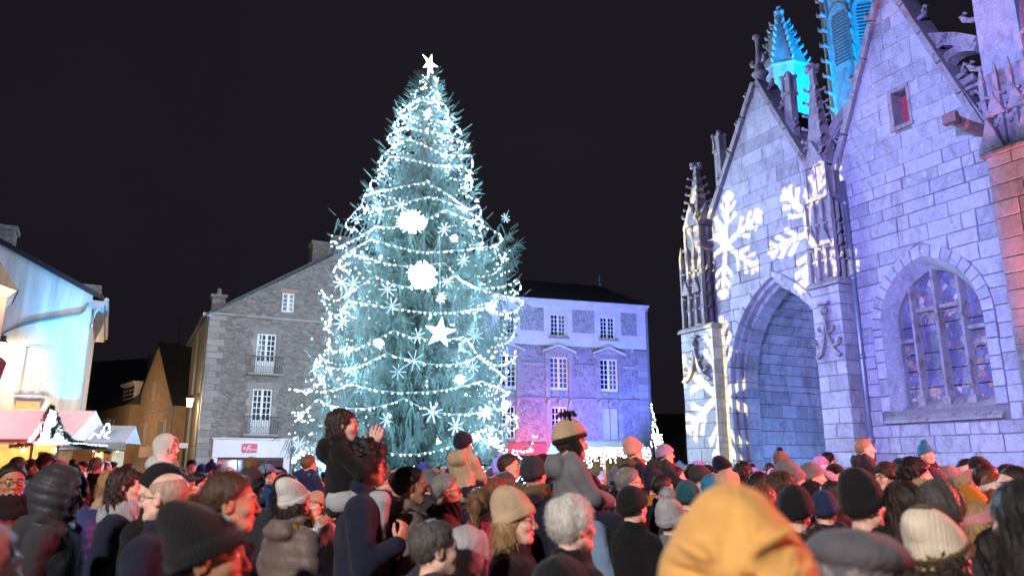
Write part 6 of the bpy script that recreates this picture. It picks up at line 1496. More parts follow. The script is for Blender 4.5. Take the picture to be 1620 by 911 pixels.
HAT = {}; HATTOP = {'beanie': .022, 'tall': .06, 'slouch': .05, 'flat': .03, 'cap': .028, 'hood': .05, 'chullo': .03, 'band': 0, 'pom': .115, 'none': 0, 'smallpom': .085, 'furpom': .115, 'padhood': .05, 'bigpom': .125, 'flatcap': .03}
def beanie_f(top, y0=.102, z0=.040, y1=-.10, z1=-.045, brim=.052, rib=.0016, tilt=0.0):
    def f(X, Y, Z):
        c = cutline(Y,Z,y0,z0,y1,z1); Yt = Y+tilt*np.clip(Z-.05,0,1); s = skull(X,Yt,Z,.021,top); s = smin(s, ell(X,Yt,Z,(0,-.02,.06+top*.8),(.07,.085,.075)), .03); fold = .009*np.clip((c+brim)/.010, 0, 1); r = rib*np.sin(62*az(X,Y)); d = s-fold+r+.0012*np.sin(60*X+50*Z); return smax(d, c, .010)
    return f
HG = (axis(-.15,.15,.0072), axis(-.19,.18,.0072), axis(-.10,.26,.0072))
HAT['beanie'] = head_mesh('beanie', beanie_f(.0), M_KNIT, HG); HAT['tall'] = head_mesh('beanie', beanie_f(.045, rib=.0014, tilt=.25), M_KNIT, HG); HAT['slouch'] = head_mesh('beanie', beanie_f(.03, tilt=.7, rib=.0006), M_KNIT, HG); HAT['pom'] = HAT['furpom'] = HAT['smallpom'] = HAT['bigpom'] = head_mesh('bobble_hat', beanie_f(.025, tilt=.2), M_KNIT, HG)
def pom_mesh(r, rib):
    V, F = nets(lambda X,Y,Z: np.sqrt(X**2+Y**2+Z**2)-r+.004*np.sin(120*X)*np.sin(110*Y)*np.sin(100*Z), *[axis(-.07,.07,.007)]*3); v2, f2 = ribbons(V, F, rib, r*.45, .0012, .1, 3, .4); return np_mesh('pompom', np.concatenate([V,v2]), np.concatenate([F,f2+len(V)]), M_FUR)
HAT['striped'] = head_mesh('bobble_hat', beanie_f(.03, .104, .034, -.10, -.05, brim=.022, rib=.0003, tilt=.5), M_KNIT, HG); HATTOP['striped'] = .055
POM = {'pom': pom_mesh(.036, 700), 'furpom': pom_mesh(.048, 1100), 'smallpom': pom_mesh(.026, 300), 'bigpom': pom_mesh(.052, 1100)}
POMZ = {'pom': .178, 'furpom': .180, 'smallpom': .165, 'bigpom': .182}
def cap_f(X, Y, Z):
    c = cutline(Y,Z,.10,.055,-.10,.005); d = smax(skull(X,Y,Z,.014), c, .008); v = smax(ell(X,Y,Z,(0,.085,.048),(.078,.092,.10)), np.abs(Z-.060+.9*X**2*6+.12*(Y-.1))-.004, .004); v = smax(v, .06-Y, .01); return smin(d, v, .008)
HAT['cap'] = head_mesh('cap', cap_f, M_CLOTH, (axis(-.13,.13,.0068),axis(-.15,.20,.0068),axis(-.06,.17,.0055)))
def flat_f(X, Y, Z):
    Zt = Z+.10*Y; d = ell(X,Y,Zt,(0,.0,.075),(.115,.135,.062)); d = smax(d, cutline(Y,Z,.10,.045,-.12,.02), .012); b = smax(skull(X,Y,Z,.012), cutline(Y,Z,.10,.04,-.10,.0), .008); v = smax(ell(X,Y,Z,(0,.10,.045),(.085,.065,.06)), np.abs(Z-.058+3*X**2+.35*(Y-.11))-.006, .004); d = smin(d, b, .01); d = smin(d, v, .012); return d+.0022*np.sin(50*X+30*Y)*np.sin(40*Y)+.004*np.exp(-(X/.005)**2)*(Z>.1)
HAT['flat'] = head_mesh('flat_cap', flat_f, M_CLOTH, (axis(-.15,.15,.0072),axis(-.17,.20,.0072),axis(-.06,.18,.006)))
def hood_f(pad=0.0, peak=0.0):
    def f(X, Y, Z):
        d = ell(X,Y+peak*np.clip(Z,0,1),Z,(0,-.022,.022+peak*.05),(.105+pad,.128+pad,.128+pad)); d = smin(d, cap(X,Y,Z,(0,-.03,-.08),(0,-.035,-.17),.102,.125,.95), .05); inn = ell(X,Y,Z,(0,.085,.0),(.076,.14,.112)); d = smax(d, -inn, .018); rim = np.abs(inn)-.010; rim = smax(rim, np.abs(d)-.012, .006); d = smin(d, rim, .008)
        d = smax(d, -ell(X,Y,Z,(0,.01,-.02),(.082,.112,.115)), .01); d = smax(d, -.20-Z, .01)
        if pad: d = d-.009*np.abs(np.sin((Z+.25*Y)*math.pi/.062))
        else: d = d+.0022*np.sin(45*Z+30*Y)*np.sin(38*Y+10*X)-.004*np.exp(-(X/.006)**2)
        return d
    return f
HG2 = (axis(-.17,.17,.0085), axis(-.19,.17,.0085), axis(-.23,.20,.0085))
HAT['hood'] = head_mesh('hood', hood_f(), M_CLOTH, HG2); HAT['peakhood'] = head_mesh('hood', hood_f(0, .28), M_CLOTH, HG2); HATTOP['peakhood'] = .05
def draped_hood(X, Y, Z):
    """a soft wide hood seen close from behind, with folds gathered at its middle"""
    d = ell(X,Y,Z,(0,-.025,.0),(.132,.140,.150)); d = smin(d, ell(X,Y,Z,(.0,-.03,.10),(.06,.07,.075)), .06); d = smin(d, cap(X,Y,Z,(0,-.03,-.08),(0,-.035,-.19),.130,.150,.95), .06)
    d = smax(d, -ell(X,Y,Z,(0,.095,.0),(.085,.14,.115)), .018); d = smax(d, -ell(X,Y,Z,(0,.01,-.02),(.088,.112,.118)), .01); d = smax(d, -.20-Z, .01)
    c = (-.012,-.168,.030)
    for e, q in (((-.125,-.075,.050),.005), ((.13,-.06,.066),.005), ((-.085,-.14,-.05),.005), ((.055,-.16,-.07),.005), ((.0,-.10,.17),.003)): d = smax(d, -cap(X,Y,Z,c,e,q*1.4,q*.4), .022)
    for e in ((-.10,-.11,.095), (.105,-.10,.12), (-.105,-.12,.0), (.10,-.13,.01), (-.02,-.17,-.09)): d = smin(d, cap(X,Y,Z,(c[0]*.5+e[0]*.35,-.155,c[2]*.4+e[2]*.6),e,.006,.003), .022)
    d = d+.0022*np.exp(-((X-.004)/.0035)**2)*(Z > .05)-.0015*np.exp(-((X-.012)/.004)**2)*(Z > .05)
    return d+.0016*np.sin(55*Z+40*X)*np.sin(38*X+10*Z)+.0012*np.sin(90*Z-60*X)
HAT['draped'] = head_mesh('hood', draped_hood, M_CLOTH, (axis(-.18,.18,.006), axis(-.20,.17,.006), axis(-.23,.20,.006))); HATTOP['draped'] = .06
HAT['padhood'] = head_mesh('hood', hood_f(.012), M_NYLON, HG2); HAT['fluffhood'] = head_mesh('hood', hood_f(0, .1), M_FUR, HG2, (2600,.007,.0012,.1,4,.6)); HATTOP['fluffhood'] = .055
def chullo_f(X, Y, Z): ax = np.abs(X); d = beanie_f(.02, .10, .045, -.10, -.01, .03, .0012)(X,Y,Z); fl = smax(ell(ax,Y,Z,(.088,.0,-.04),(.016,.05,.075)), -1, .01); d = smin(d, fl, .01); return d
HAT['chullo'] = head_mesh('earflap_hat', chullo_f, M_KNIT, (axis(-.15,.15,.0072), axis(-.19,.18,.0072), axis(-.14,.26,.0072)))
HAT['band'] = head_mesh('headband', lambda X,Y,Z: smax(skull(X,Y,Z,.022), np.abs(cutline(Y,Z,.10,.06,-.10,-.02)+.02)-.035, .01), M_KNIT)
def scarf_f(X, Y, Z):
    r = np.sqrt(X**2+(Y+.01)**2); a = az(X,Y); d = np.sqrt((r-.098-.008*np.sin(3*a))**2+((Z+.150+.020*np.cos(a))*.55)**2)-.034; d = smin(d, np.sqrt((r-.105)**2+((Z+.185-.016*np.cos(a+1))*.6)**2)-.032, .01); return d+.004*np.sin(16*a+70*Z)
SCARF = head_mesh('scarf', scarf_f, M_KNIT, (axis(-.17,.17,.0085), axis(-.18,.17,.0085), axis(-.28,-.06,.0085)))
def furtrim_f(X, Y, Z):
    ax = np.abs(X); d = cap(ax,Y,Z,(0,-.185,-.135),(.12,-.10,-.115),.034); return smin(d, cap(ax,Y,Z,(.12,-.10,-.115),(.10,.05,-.15),.032,.026), .015)+.004*np.sin(100*X)*np.sin(90*Y)
FURTRIM = head_mesh('fur_trim', furtrim_f, M_FUR, (axis(-.18,.18,.0085), axis(-.24,.11,.0085), axis(-.21,-.05,.0085)), (2200,.04,.0014,.1,9,.5))
def glasses_mesh():
    m = MB()
    for s in (-1,1):
        m.tube([(s*.033+.024*math.cos(t), .109-.10*abs(s*.033+.024*math.cos(t))**1.5, .003+.019*math.sin(t)) for t in [k*math.pi/6 for k in range(13)]], .0022, 4, False); m.tube([(s*.056,.106,.008),(s*.076,.07,.010),(s*.083,-.005,.004)], .002, 4)
    m.tube([(-.010,.113,.006),(0,.116,.009),(.010,.113,.006)], .002, 4); o = m.build('glasses', M_GLFR); me = o.data; bpy.data.objects.remove(o); return me
GLASSES = glasses_mesh()
def part(root, name, me, col=None, loc=(0,0,0), sc=1.0, label=None, rot=None):
    o = bpy.data.objects.new(name, me); COL.objects.link(o); o.parent = root; o.location = loc; o.scale = (sc,)*3
    if rot: o.rotation_euler = rot
    if col: o.color = (*col, 1)
    if label: o['label'] = label
    return o
C = {k: srgb(v) for k, v in dict(black='#101014', navy='#1b2136', dgrey='#34363b', grey='#75777b', lgrey='#a9abb0', white='#dcdad4', cream='#e6d9bf', beige='#c2aa8a', brown='#5a4030', dbrown='#3a281e', red='#8f1d22', maroon='#5e1a24', mustard='#b57f1e', yellow='#e9b062', teal='#1c5b66', turq='#2a86a8', blue='#2c4a86', dblue='#22315a', lblue='#7f9bbb', lilac='#a79bc0', purple='#4b3457', pink='#cf8d92', hotpink='#c2284d', olive='#5a5a33', green='#4a7a2a', taupe='#75655f', orange='#c05a22', khaki='#7c6d4c', salmon='#dba695', steel='#5c5f64').items()}
HC = {k: srgb(v) for k, v in dict(black='#15110f', dbrown='#2b1c14', brown='#4a3322', lbrown='#7a5a3c', blond='#a98a5c', ginger='#7e4424', grey='#86827d', dgrey='#55514d', white='#d8d4cc', bald='#b89a8a').items()}
SK = {k: srgb(v) for k, v in dict(pale='#f0c8b4', mid='#deaa8e', tan='#b98868', dark='#7a5240').items()}
PEOPLE = []
def dress(root, hz, hs, hat, hatc, hair, hairc, extra):
    if hair and hair != 'none': part(root, 'hair', HAIR[hair], HC[hairc], (0,0,hz), hs)
    if hat != 'none':
        hn = HAT[hat].name.split('.')[0]; ho = part(root, hn, HAT[hat], C[hatc], (0,0,hz), hs)
        if hat in POM: pz = POMZ[hat]; part(ho, 'pompom', POM[hat], C[extra['pomc']] if 'pomc' in extra else C[hatc], (0,-.035 if hat != 'pom' else -.03, pz))
    if 'scarf' in extra: part(root, 'scarf', SCARF, C[extra['scarf']], (0,0,hz), hs)
    if 'fur' in extra: part(root, 'fur_trim', FURTRIM, C[extra['fur']], (0,0,hz), hs)
    if extra.get('glasses'): part(root, 'glasses', GLASSES, None, (0,0,hz), hs)
def adult(px, py, Y, yaw, hat, hatc, hair, hairc, coat, coatc, label, skin='pale', group='people in the crowd', **extra):
    p = at(px, py, Y); top = HZ+.118+HATTOP.get(hat, .02); s = p.z/top
    if not .80 < s < 1.13: print('person scale', round(s,2), label)
    s = max(.72, min(1.14, s)); t = thing('person', label, 'person', (p.x, p.y, 0), R(-yaw), group); t.scale = (s,)*3
    cm = {'plain': CO_PLAIN[len(PEOPLE) % 2], 'hood': CO_HOOD[len(PEOPLE) % 2], 'puff': CO_PUFF, 'puffh': CO_PUFFH, 'hold': CO_HOLD, 'fold': CO_FOLD}[coat]
    part(t, 'body', B_HOLD if coat == 'hold' else B_MAN, SK[skin]); part(t, 'coat', cm, C[coatc])
    part(t, 'trousers', TROU, C[('navy','black','dgrey','dblue')[len(PEOPLE) % 4]]); part(t, 'shoes', SHOE)
    dress(t, HZ, 1.0, hat, hatc, hair, hairc, extra); PEOPLE.append((p.x, p.y)); t['seat'] = 0; del t['seat']; return t
def kid(px, py, Y, yaw, hat, hatc, hair, hairc, coat, coatc, label, skin='pale', legs='trousers', legc='navy', size=1.0, tilt=0, group='children carried on shoulders', **extra):
    p = at(px, py, Y); top = CHZ+(.118+HATTOP.get(hat, .02))*CHS; t = thing('child', label, 'child', (p.x, p.y, p.z-top*size), R(-yaw), group); t.scale = (size,)*3
    if tilt: t.rotation_euler = (R(tilt), 0, R(-yaw))
    part(t, 'body', B_CLAP if coat == 'clap' else B_KID, SK[skin]); part(t, 'coat', {'rest': KC_REST, 'puff': KC_PUFF, 'clap': KC_CLAP}[coat], C[coatc])
    part(t, 'tights' if legs == 'tights' else 'trousers', KL_T if legs == 'tights' else KL_P, C[legc]); part(t, 'boots', KBOOT); dress(t, CHZ, CHS, hat, hatc, hair, hairc, extra); return t
# ================================================================== the crowd (photo pixel of the head top, distance, facing: 0 away, 90 right, 180 to us, 270 left)
A = adult
# --- nearest
A(-22,832,2.0,20,'none','','short','grey','plain','maroon','head of grey brown hair cut off in the bottom left corner, nearest on the left')
A(338,792,2.25,78,'slouch','black','short','black','hood','dgrey','man in a black knitted hat, largest head at the bottom left','tan')
A(1157,764,1.33,17,'draped','yellow','bob','brown','hood','yellow','person in a bright yellow hood nearest the camera at the bottom right of centre')
A(1352,828,1.85,62,'flat','steel','short','grey','plain','dgrey','man in a dark grey woollen flat cap at the bottom right','pale')
A(1478,800,2.6,62,'striped','cream','wavy','dbrown','plain','lgrey','woman in a cream knitted hat with brown stripes and a white and green scarf',scarf='white')
A(1612,764,2.35,12,'none','','long','black','plain','black','woman with long black hair at the bottom right corner')
A(890,866,2.3,30,'hood','black','none','','hood','black','person in a plain black hood at the bottom edge below the white haired woman')
A(690,826,3.2,66,'none','','short','dgrey','hood','dgrey','grey haired woman in profile beside the white hooded child')
A(742,824,3.55,58,'hood','lgrey','none','','hood','lgrey','child in a pale grey white hood right beside the grey haired woman','pale','children in the crowd')
A(905,790,3.4,62,'none','','fluff','white','plain','black','old woman with fluffy white hair and black coat')
A(815,770,3.9,105,'tall','beige','bob','blond','plain','black','woman with glasses in a beige knitted hat looking down',glasses=1)
A(1360,741,3.7,55,'tall','black','short','dgrey','hood','black','man in a tall black knitted hat, largest on the right side')
A(1425,762,3.55,10,'none','','long','dbrown','plain','black','woman with long dark brown hair seen from behind, right of the tall black hat')
A(1483,766,3.45,40,'none','','fluff','dgrey','plain','dgrey','person with thick grey hair behind the striped cream hat')
A(1255,766,4.2,25,'beanie','black','short','dbrown','hood','black','person in a black beanie with a grey fleece collar right of the yellow hood',scarf='grey')
A(368,750,3.25,72,'none','','short','brown','hood','black','man with short brown hair and a reddish cheek behind the nearest black hat','mid')
# --- left foreground
A(22,735,5.3,135,'none','','short','black','plain','maroon','bearded man with glasses and a maroon jacket at the left edge','tan',glasses=1,scarf='black')
A(102,734,4.3,82,'padhood','dgrey','short','black','hood','dgrey','man in a padded dark grey hood facing right, on the left','dark')
A(203,741,5.1,80,'none','','wavy','dbrown','plain','navy','woman with wavy brown hair, grey scarf and navy coat facing right',scarf='lgrey')
A(255,732,4.5,278,'beanie','black','none','','plain','black','man in a black knitted cap facing left behind the bald man')
A(266,749,3.85,280,'none','','balding','bald','plain','navy','bald elderly man with glasses and navy coat facing left',glasses=1)
A(76,732,8.5,275,'slouch','purple','short','dbrown','plain','maroon','woman in a drooping dark purple hat facing left behind the padded hood')
A(30,722,11,120,'beanie','olive','short','brown','plain','white','person in a grey green beanie and pale jacket in front of the left stall')
A(52,727,12.5,60,'none','','short','brown','plain','brown','brown haired person in a brown coat in front of the left stall counter')
A(76,720,11.5,100,'none','','mop','brown','plain','grey','person with swept brown hair in front of the lit stall')
A(98,724,11,70,'hood','beige','none','','hood','beige','person with a beige hood up in front of the lit stall')
A(118,724,12,90,'pom','black','none','','plain','black','child in a black bobble hat before the brown stall shutter')
A(132,729,12.5,215,'none','','crop','dbrown','plain','cream','short haired man in a cream jacket facing the camera near the stalls')
A(155,724,12,10,'none','','short','grey','plain','black','grey haired man in a black coat seen from behind near the stalls')
A(168,728,14,30,'none','','balding','dgrey','plain','navy','balding man in a navy coat in front of the grey stall')
A(180,731,15,70,'none','','short','black','plain','dgrey','dark haired person in a dark grey coat right of the balding man')
A(176,745,8.2,85,'none','','bob','blond','plain','beige','fair haired woman in a beige coat left of the wavy haired woman')
A(230,727,8.6,60,'beanie','khaki','short','dbrown','hood','brown','person in a mustard and brown striped beanie near the stalls')
A(206,731,13,90,'cap','red','short','brown','plain','red','child in a red and white cap among the crowd before the street',group='children in the crowd')
A(291,738,6.3,95,'cap','dgrey','short','grey','plain','olive','man in a dark grey cap with an olive green collar behind the bald man','mid',scarf='olive')
A(304,725,16,150,'cap','black','short','black','plain','black','boy in a black cap facing the camera before the stone house')
A(321,731,16.5,0,'hood','blue','none','','hood','dblue','person in a dark blue hood before the stone house')
A(338,724,15,90,'pom','blue','none','','plain','lblue','child in a blue hat with a red pompom before the stone house',pomc='red')
A(347,732,14,180,'smallpom','lblue','none','','plain','navy','child in a pale blue patterned bobble hat before the shop')
A(364,737,11.5,50,'cap','white','short','brown','plain','navy','person in a white cap and navy coat before the shopfront')
A(317,748,8.8,60,'none','','short','black','plain','black','dark haired person in a black coat behind the brown haired man')
A(402,722,6.2,15,'bigpom','dgrey','short','black','hood','dgrey','man in a dark hat with a big olive pompom seen from behind',pomc='khaki')
A(424,731,9.2,55,'cap','lblue','short','black','plain','blue','person in a pale blue and white cap and blue striped jacket')
A(455,751,6.2,40,'none','','bob','black','plain','black','woman with black bobbed hair and black coat left of the cream hat')
A(470,755,5.1,35,'slouch','white','bob','dbrown','puffh','taupe','woman in a cream slouch hat, mustard scarf and taupe padded jacket',scarf='mustard')
A(500,776,7.0,190,'beanie','beige','long','brown','plain','white','smiling woman in a beige beanie and white jacket facing the camera',fur='beige')
# --- centre
A(650,739,5.1,76,'none','','short','black','hood','taupe','dark haired man in a grey hooded jacket facing right','tan')
A(706,751,5.7,82,'none','','short','grey','plain','brown','grey haired man with glasses and a brown jacket','mid',glasses=1,scarf='navy')
A(636,741,6.4,95,'none','','balding','brown','plain','black','man with reddish face just right of the curly haired father','mid')
A(760,773,5.0,12,'none','','bun','lbrown','plain','hotpink','girl with tied back hair and a bright pink jacket seen from behind')
A(786,756,5.9,25,'none','','bob','ginger','plain','brown','person with reddish hair behind the beige hat')
A(800,748,6.8,40,'none','','short','dgrey','plain','navy','dark grey haired person behind the reddish hair')
A(806,719,8.2,100,'none','','short','brown','hood','navy','brown haired boy in a navy jacket facing right near the tree','pale','children in the crowd')
A(796,713,10,70,'pom','lilac','none','','plain','grey','person in a pale lilac bobble hat behind the boy in navy')
A(845,720,6.3,35,'beanie','dgrey','short','dbrown','hood','navy','person in a dark grey beanie and navy coat with a brown fur hood',fur='khaki')
A(862,714,8.4,70,'hood','black','none','','hood','black','person in a big black hood behind the fur hooded coat')
A(680,742,7.6,70,'beanie','grey','short','grey','plain','dgrey','person in a grey hat behind the man with glasses')
A(608,742,8.2,60,'none','','short','dgrey','plain','lilac','person in a greyish lilac coat low before the tree lights')
A(672,731,11,10,'beanie','blue','none','','plain','blue','child in a royal blue hat right in front of the tree',group='children in the crowd')
A(1000,768,5.0,45,'beanie','black','short','dgrey','plain','black','man in a black hat with a white band and black coat')
A(995,741,6.6,82,'none','','short','grey','plain','black','grey haired person with glasses above the white banded hat',glasses=1)
A(985,722,8.4,50,'furpom','grey','none','','hood','black','child in a grey hat with a fur pompom under the pink hat child','pale','children in the crowd')
A(1036,728,7.6,84,'furpom','navy','short','dbrown','plain','navy','man in a navy fur bobble hat with a yellow scarf',scarf='mustard',pomc='dgrey')
A(1061,727,9.2,80,'cap','khaki','short','brown','plain','black','person in a khaki cap above the yellow scarf')
A(1078,727,10.5,60,'smallpom','turq','none','','plain','black','child in a turquoise bobble hat left of the church porch')
A(1094,735,9.6,30,'none','','short','black','plain','black','black haired person in black near the porch')
A(1087,759,6.2,25,'beanie','teal','short','dbrown','plain','dgrey','person in a dark teal beanie behind the grey cable knit hat')
A(1060,770,4.9,45,'furpom','lgrey','short','brown','plain','grey','person in a pale grey cable knit bobble hat left of the yellow hood')
A(1048,752,7.2,60,'none','','short','black','plain','navy','black haired person in navy below the yellow scarf')
# --- right
A(1143,721,10.5,113,'tall','black','short','dgrey','plain','beige','man in a black beanie against the snowflake light on the porch')
A(1128,746,8.4,88,'hood','turq','none','','hood','turq','person in a turquoise hood left of the beige hood')
A(1152,739,7.6,83,'hood','beige','none','','hood','beige','person in a beige hood above the yellow hood')
A(1108,735,8.6,88,'beanie','dgrey','short','grey','plain','lgrey','person in a dark grey cap and pale coat left of the porch')
A(1104,728,12,88,'beanie','lilac','none','','plain','lilac','person in a pale lilac hat far back left of the porch')
A(1120,733,9.8,98,'cap','black','short','black','plain','black','person in a black cap left of the porch')
A(1176,732,8.6,68,'none','','wavy','black','plain','black','woman with loose black hair in front of the porch')
A(1193,731,11.5,98,'pom','lilac','none','','plain','grey','child in a lilac hat with a dark pompom in the porch opening',pomc='black')
A(1217,733,11.5,168,'none','','long','dbrown','plain','white','woman with long dark hair and white collar facing the camera by the porch',scarf='white')
A(1251,728,6.6,96,'tall','grey','short','brown','plain','dgrey','person in a tall grey beanie in front of the porch')
A(1202,748,6.3,68,'none','','short','black','plain','black','black haired person right behind the yellow hood')
A(1236,752,5.5,73,'none','','mop','brown','plain','brown','person with curly brown hair below the tall grey beanie','mid')
A(1206,768,4.9,68,'none','','bob','ginger','plain','maroon','woman with reddish brown hair touching the yellow hood')
A(1284,731,7.7,103,'beanie','grey','short','dbrown','plain','navy','person in a grey rib beanie right of the tall grey beanie')
A(1308,744,8.0,98,'beanie','lilac','short','brown','plain','grey','person in a lilac beanie in the red light')
A(1321,733,8.8,165,'beanie','black','short','black','plain','dgrey','man in a black beanie facing the camera in the red light')
A(1286,760,6.4,88,'beanie','black','short','dbrown','plain','black','person in a small black beanie left of the tall black hat','mid')
A(1302,775,5.3,30,'beanie','dblue','short','dbrown','plain','navy','person in a dark blue beanie low beside the tall black hat')
A(1318,762,6.0,78,'none','','bob','dbrown','plain','maroon','dark haired person pinkish in the red light beside the tall black hat')
A(1298,721,12,150,'beanie','pink','none','','plain','hotpink','little child in a pink hat and pink jacket in the porch opening','pale','children in the crowd')
A(1310,714,13,68,'none','','short','black','plain','lilac','dark haired child in a pink scarf held up at the porch edge','pale','children in the crowd')
A(1277,735,10,88,'cap','blue','short','black','plain','navy','person in a blue cap at the foot of the porch')
A(1400,735,7.4,255,'none','','mop','dbrown','plain','black','woman with glasses and thick dark hair facing left before the church wall',glasses=1)
A(1424,724,11.5,170,'beanie','navy','short','dbrown','plain','lblue','person in a navy hat facing the camera before the church wall')
A(1446,728,6.5,120,'none','','mop','black','hood','brown','dark haired young man in profile with an orange brown jacket')
A(1475,739,7.1,113,'beanie','purple','short','dbrown','plain','purple','person in a mauve beanie under the teal bobble hat child')
A(1464,756,5.0,98,'furpom','olive','short','brown','plain','olive','person in a yellow green hat with fur pompom behind the thick grey hair',pomc='beige')
A(1530,750,5.5,98,'furpom','mustard','wavy','dbrown','plain','salmon','woman in a mustard bobble hat and orange scarf lit red',scarf='orange',pomc='beige')
A(1502,733,8.2,98,'hood','grey','none','','hood','grey','person with a grey hood before the window wall')
A(1531,727,9.4,108,'band','white','short','black','plain','black','dark haired person with white ear muffs at the church wall')
A(1552,722,8.2,160,'tall','black','short','black','plain','dgrey','man in a tall dark beanie facing the camera at the church wall')
A(1561,737,6.7,103,'none','','short','dbrown','plain','black','brown haired person in black in front of the tall dark beanie')
A(1577,750,6.0,113,'band','white','bob','ginger','plain','maroon','woman with a white knitted headband lit red')
A(1542,742,7.4,113,'beanie','pink','short','lbrown','plain','maroon','person in a pink hat beside the mustard bobble hat')
A(1602,738,4.7,272,'none','','crop','dbrown','hood','dgrey','man with short dark hair facing left at the right edge',fur='black')
A(1596,731,7.6,118,'cap','black','short','black','plain','black','person in a black cap at the right edge behind the short haired man')
A(1548,795,4.2,103,'band','pink','bob','blond','plain','pink','child in a pale pink jacket lit bright red on the right','pale','children in the crowd')
A(1580,838,3.3,88,'none','','bob','black','plain','blue','dark haired person in a denim blue jacket left of the long black hair')
# --- children on shoulders and the people carrying them
def carrier(k, yaw, hat, hatc, hair, hairc, coatc, label, skin='pale', **extra):
    z = k.location.z; s = max(.9, min(1.14, z/1.405)); r = R(-yaw); f = Vector((-math.sin(r), math.cos(r)))
    t = thing('person', label, 'person', (k.location.x+f.x*.115*s, k.location.y+f.y*.115*s, 0), r, 'people carrying children'); t.scale = (s,)*3
    if not .85 < z/1.405 < 1.2: print('carrier', round(z/1.405, 2), label)
    part(t, 'body', B_HOLD, SK[skin]); part(t, 'coat', CO_HOLD, C[coatc]); part(t, 'trousers', TROU, C['navy']); part(t, 'shoes', SHOE); dress(t, HZ, 1.0, hat, hatc, hair, hairc, extra); PEOPLE.append((t.location.x, t.location.y)); return t
k = kid(552,648,4.75,84,'none','','wavy','dbrown','clap','black','girl with brown hair and dark jacket on shoulders clapping her hands',legs='tights',legc='lgrey',size=.98,tilt=4)
carrier(k,84,'none','','curly','black','navy','curly haired father with glasses in a navy coat carrying the clapping girl',glasses=1,skin='mid')
k = kid(733,682,7.5,30,'beanie','navy','short','brown','rest','beige','child in a cream jacket and navy hat on shoulders in front of the tree')
carrier(k,45,'cap','black','short','black','navy','man in a dark cap carrying the child in the cream jacket')
k = kid(903,667,5.2,78,'chullo','black','short','brown','rest','grey','child in a grey blue jacket and beige and black earflap hat on shoulders',size=1.12)
mh = MB()
for s in (-1,1):
    mh.tube([(s*.05,-.02,.15),(s*.07,-.03,.19)], .008, 5)
    for i in range(9): a = i*.7; mh.tube([(s*.07,-.03,.19),(s*.07+.03*math.cos(a),-.03+.03*math.sin(a),.215),(s*.07+.05*math.cos(a),-.03+.05*math.sin(a),.18)], .008, 4)
tq = mh.build('tassel', M_KNIT, k); tq.location = (0,0,CHZ); tq.scale = (CHS,)*3; tq.color = (*C['black'],1)
part(k, 'hat_crown', head_mesh('hat_crown', lambda X,Y,Z: smax(smin(skull(X,Y,Z,.024,.02), ell(X,Y,Z,(0,-.02,.076),(.078,.093,.083)), .03)-.003+.001*np.sin(44*az(X,Y)), cutline(Y,Z,.13,.085,-.12,.020), .008), M_KNIT, HG), C['beige'], (0,0,CHZ), CHS)
carrier(k,80,'cap','dbrown','short','brown','lblue','man in a dark brown cap carrying the child in the grey blue jacket','mid')
k = kid(268,682,7.6,92,'fluffhood','white','none','','rest','white','child in a white fleece hood on shoulders before the stone house',size=1.1)
carrier(k,92,'beanie','dgrey','short','brown','dgrey','person carrying the child in the white fleece hood')
k = kid(490,720,9.0,40,'none','','short','lbrown','rest','dblue','brown haired child in a dark blue jacket with turquoise collar before the tree',scarf='turq')
carrier(k,40,'beanie','pink','short','brown','navy','person carrying the dark blue jacket child left of the clapping girl')
k = kid(1002,691,8.0,72,'tall','salmon','none','','rest','navy','child in a pale pink hat and navy fur hooded coat on shoulders',fur='khaki',scarf='orange')
carrier(k,72,'none','','short','dgrey','black','dark haired person carrying the pink hat child')
k = kid(1052,702,9.0,86,'beanie','lilac','short','brown','rest','dgrey','child in a lilac bobble cap and grey jacket facing right, left of the church')
carrier(k,86,'none','','short','dbrown','dgrey','person carrying the lilac cap child')
k = kid(1236,705,9.6,72,'pom','taupe','none','','rest','grey','child in a taupe bobble hat with black pompom in front of the blue porch',pomc='black')
carrier(k,72,'beanie','lilac','short','brown','grey','person carrying the taupe bobble hat child')
k = kid(1367,695,9.4,105,'none','','short','blond','rest','dgrey','fair haired child in a dark grey jacket on shoulders against the church wall',size=1.1)
carrier(k,105,'beanie','orange','short','brown','black','person in an orange and black hat carrying the fair haired child')
k = kid(1463,693,9.6,170,'pom','turq','none','','rest','navy','child in a turquoise bobble hat and navy fur hooded coat on the right',fur='beige')
carrier(k,170,'band','pink','short','brown','navy','person with a pale pink knitted hat carrying the turquoise bobble hat child')
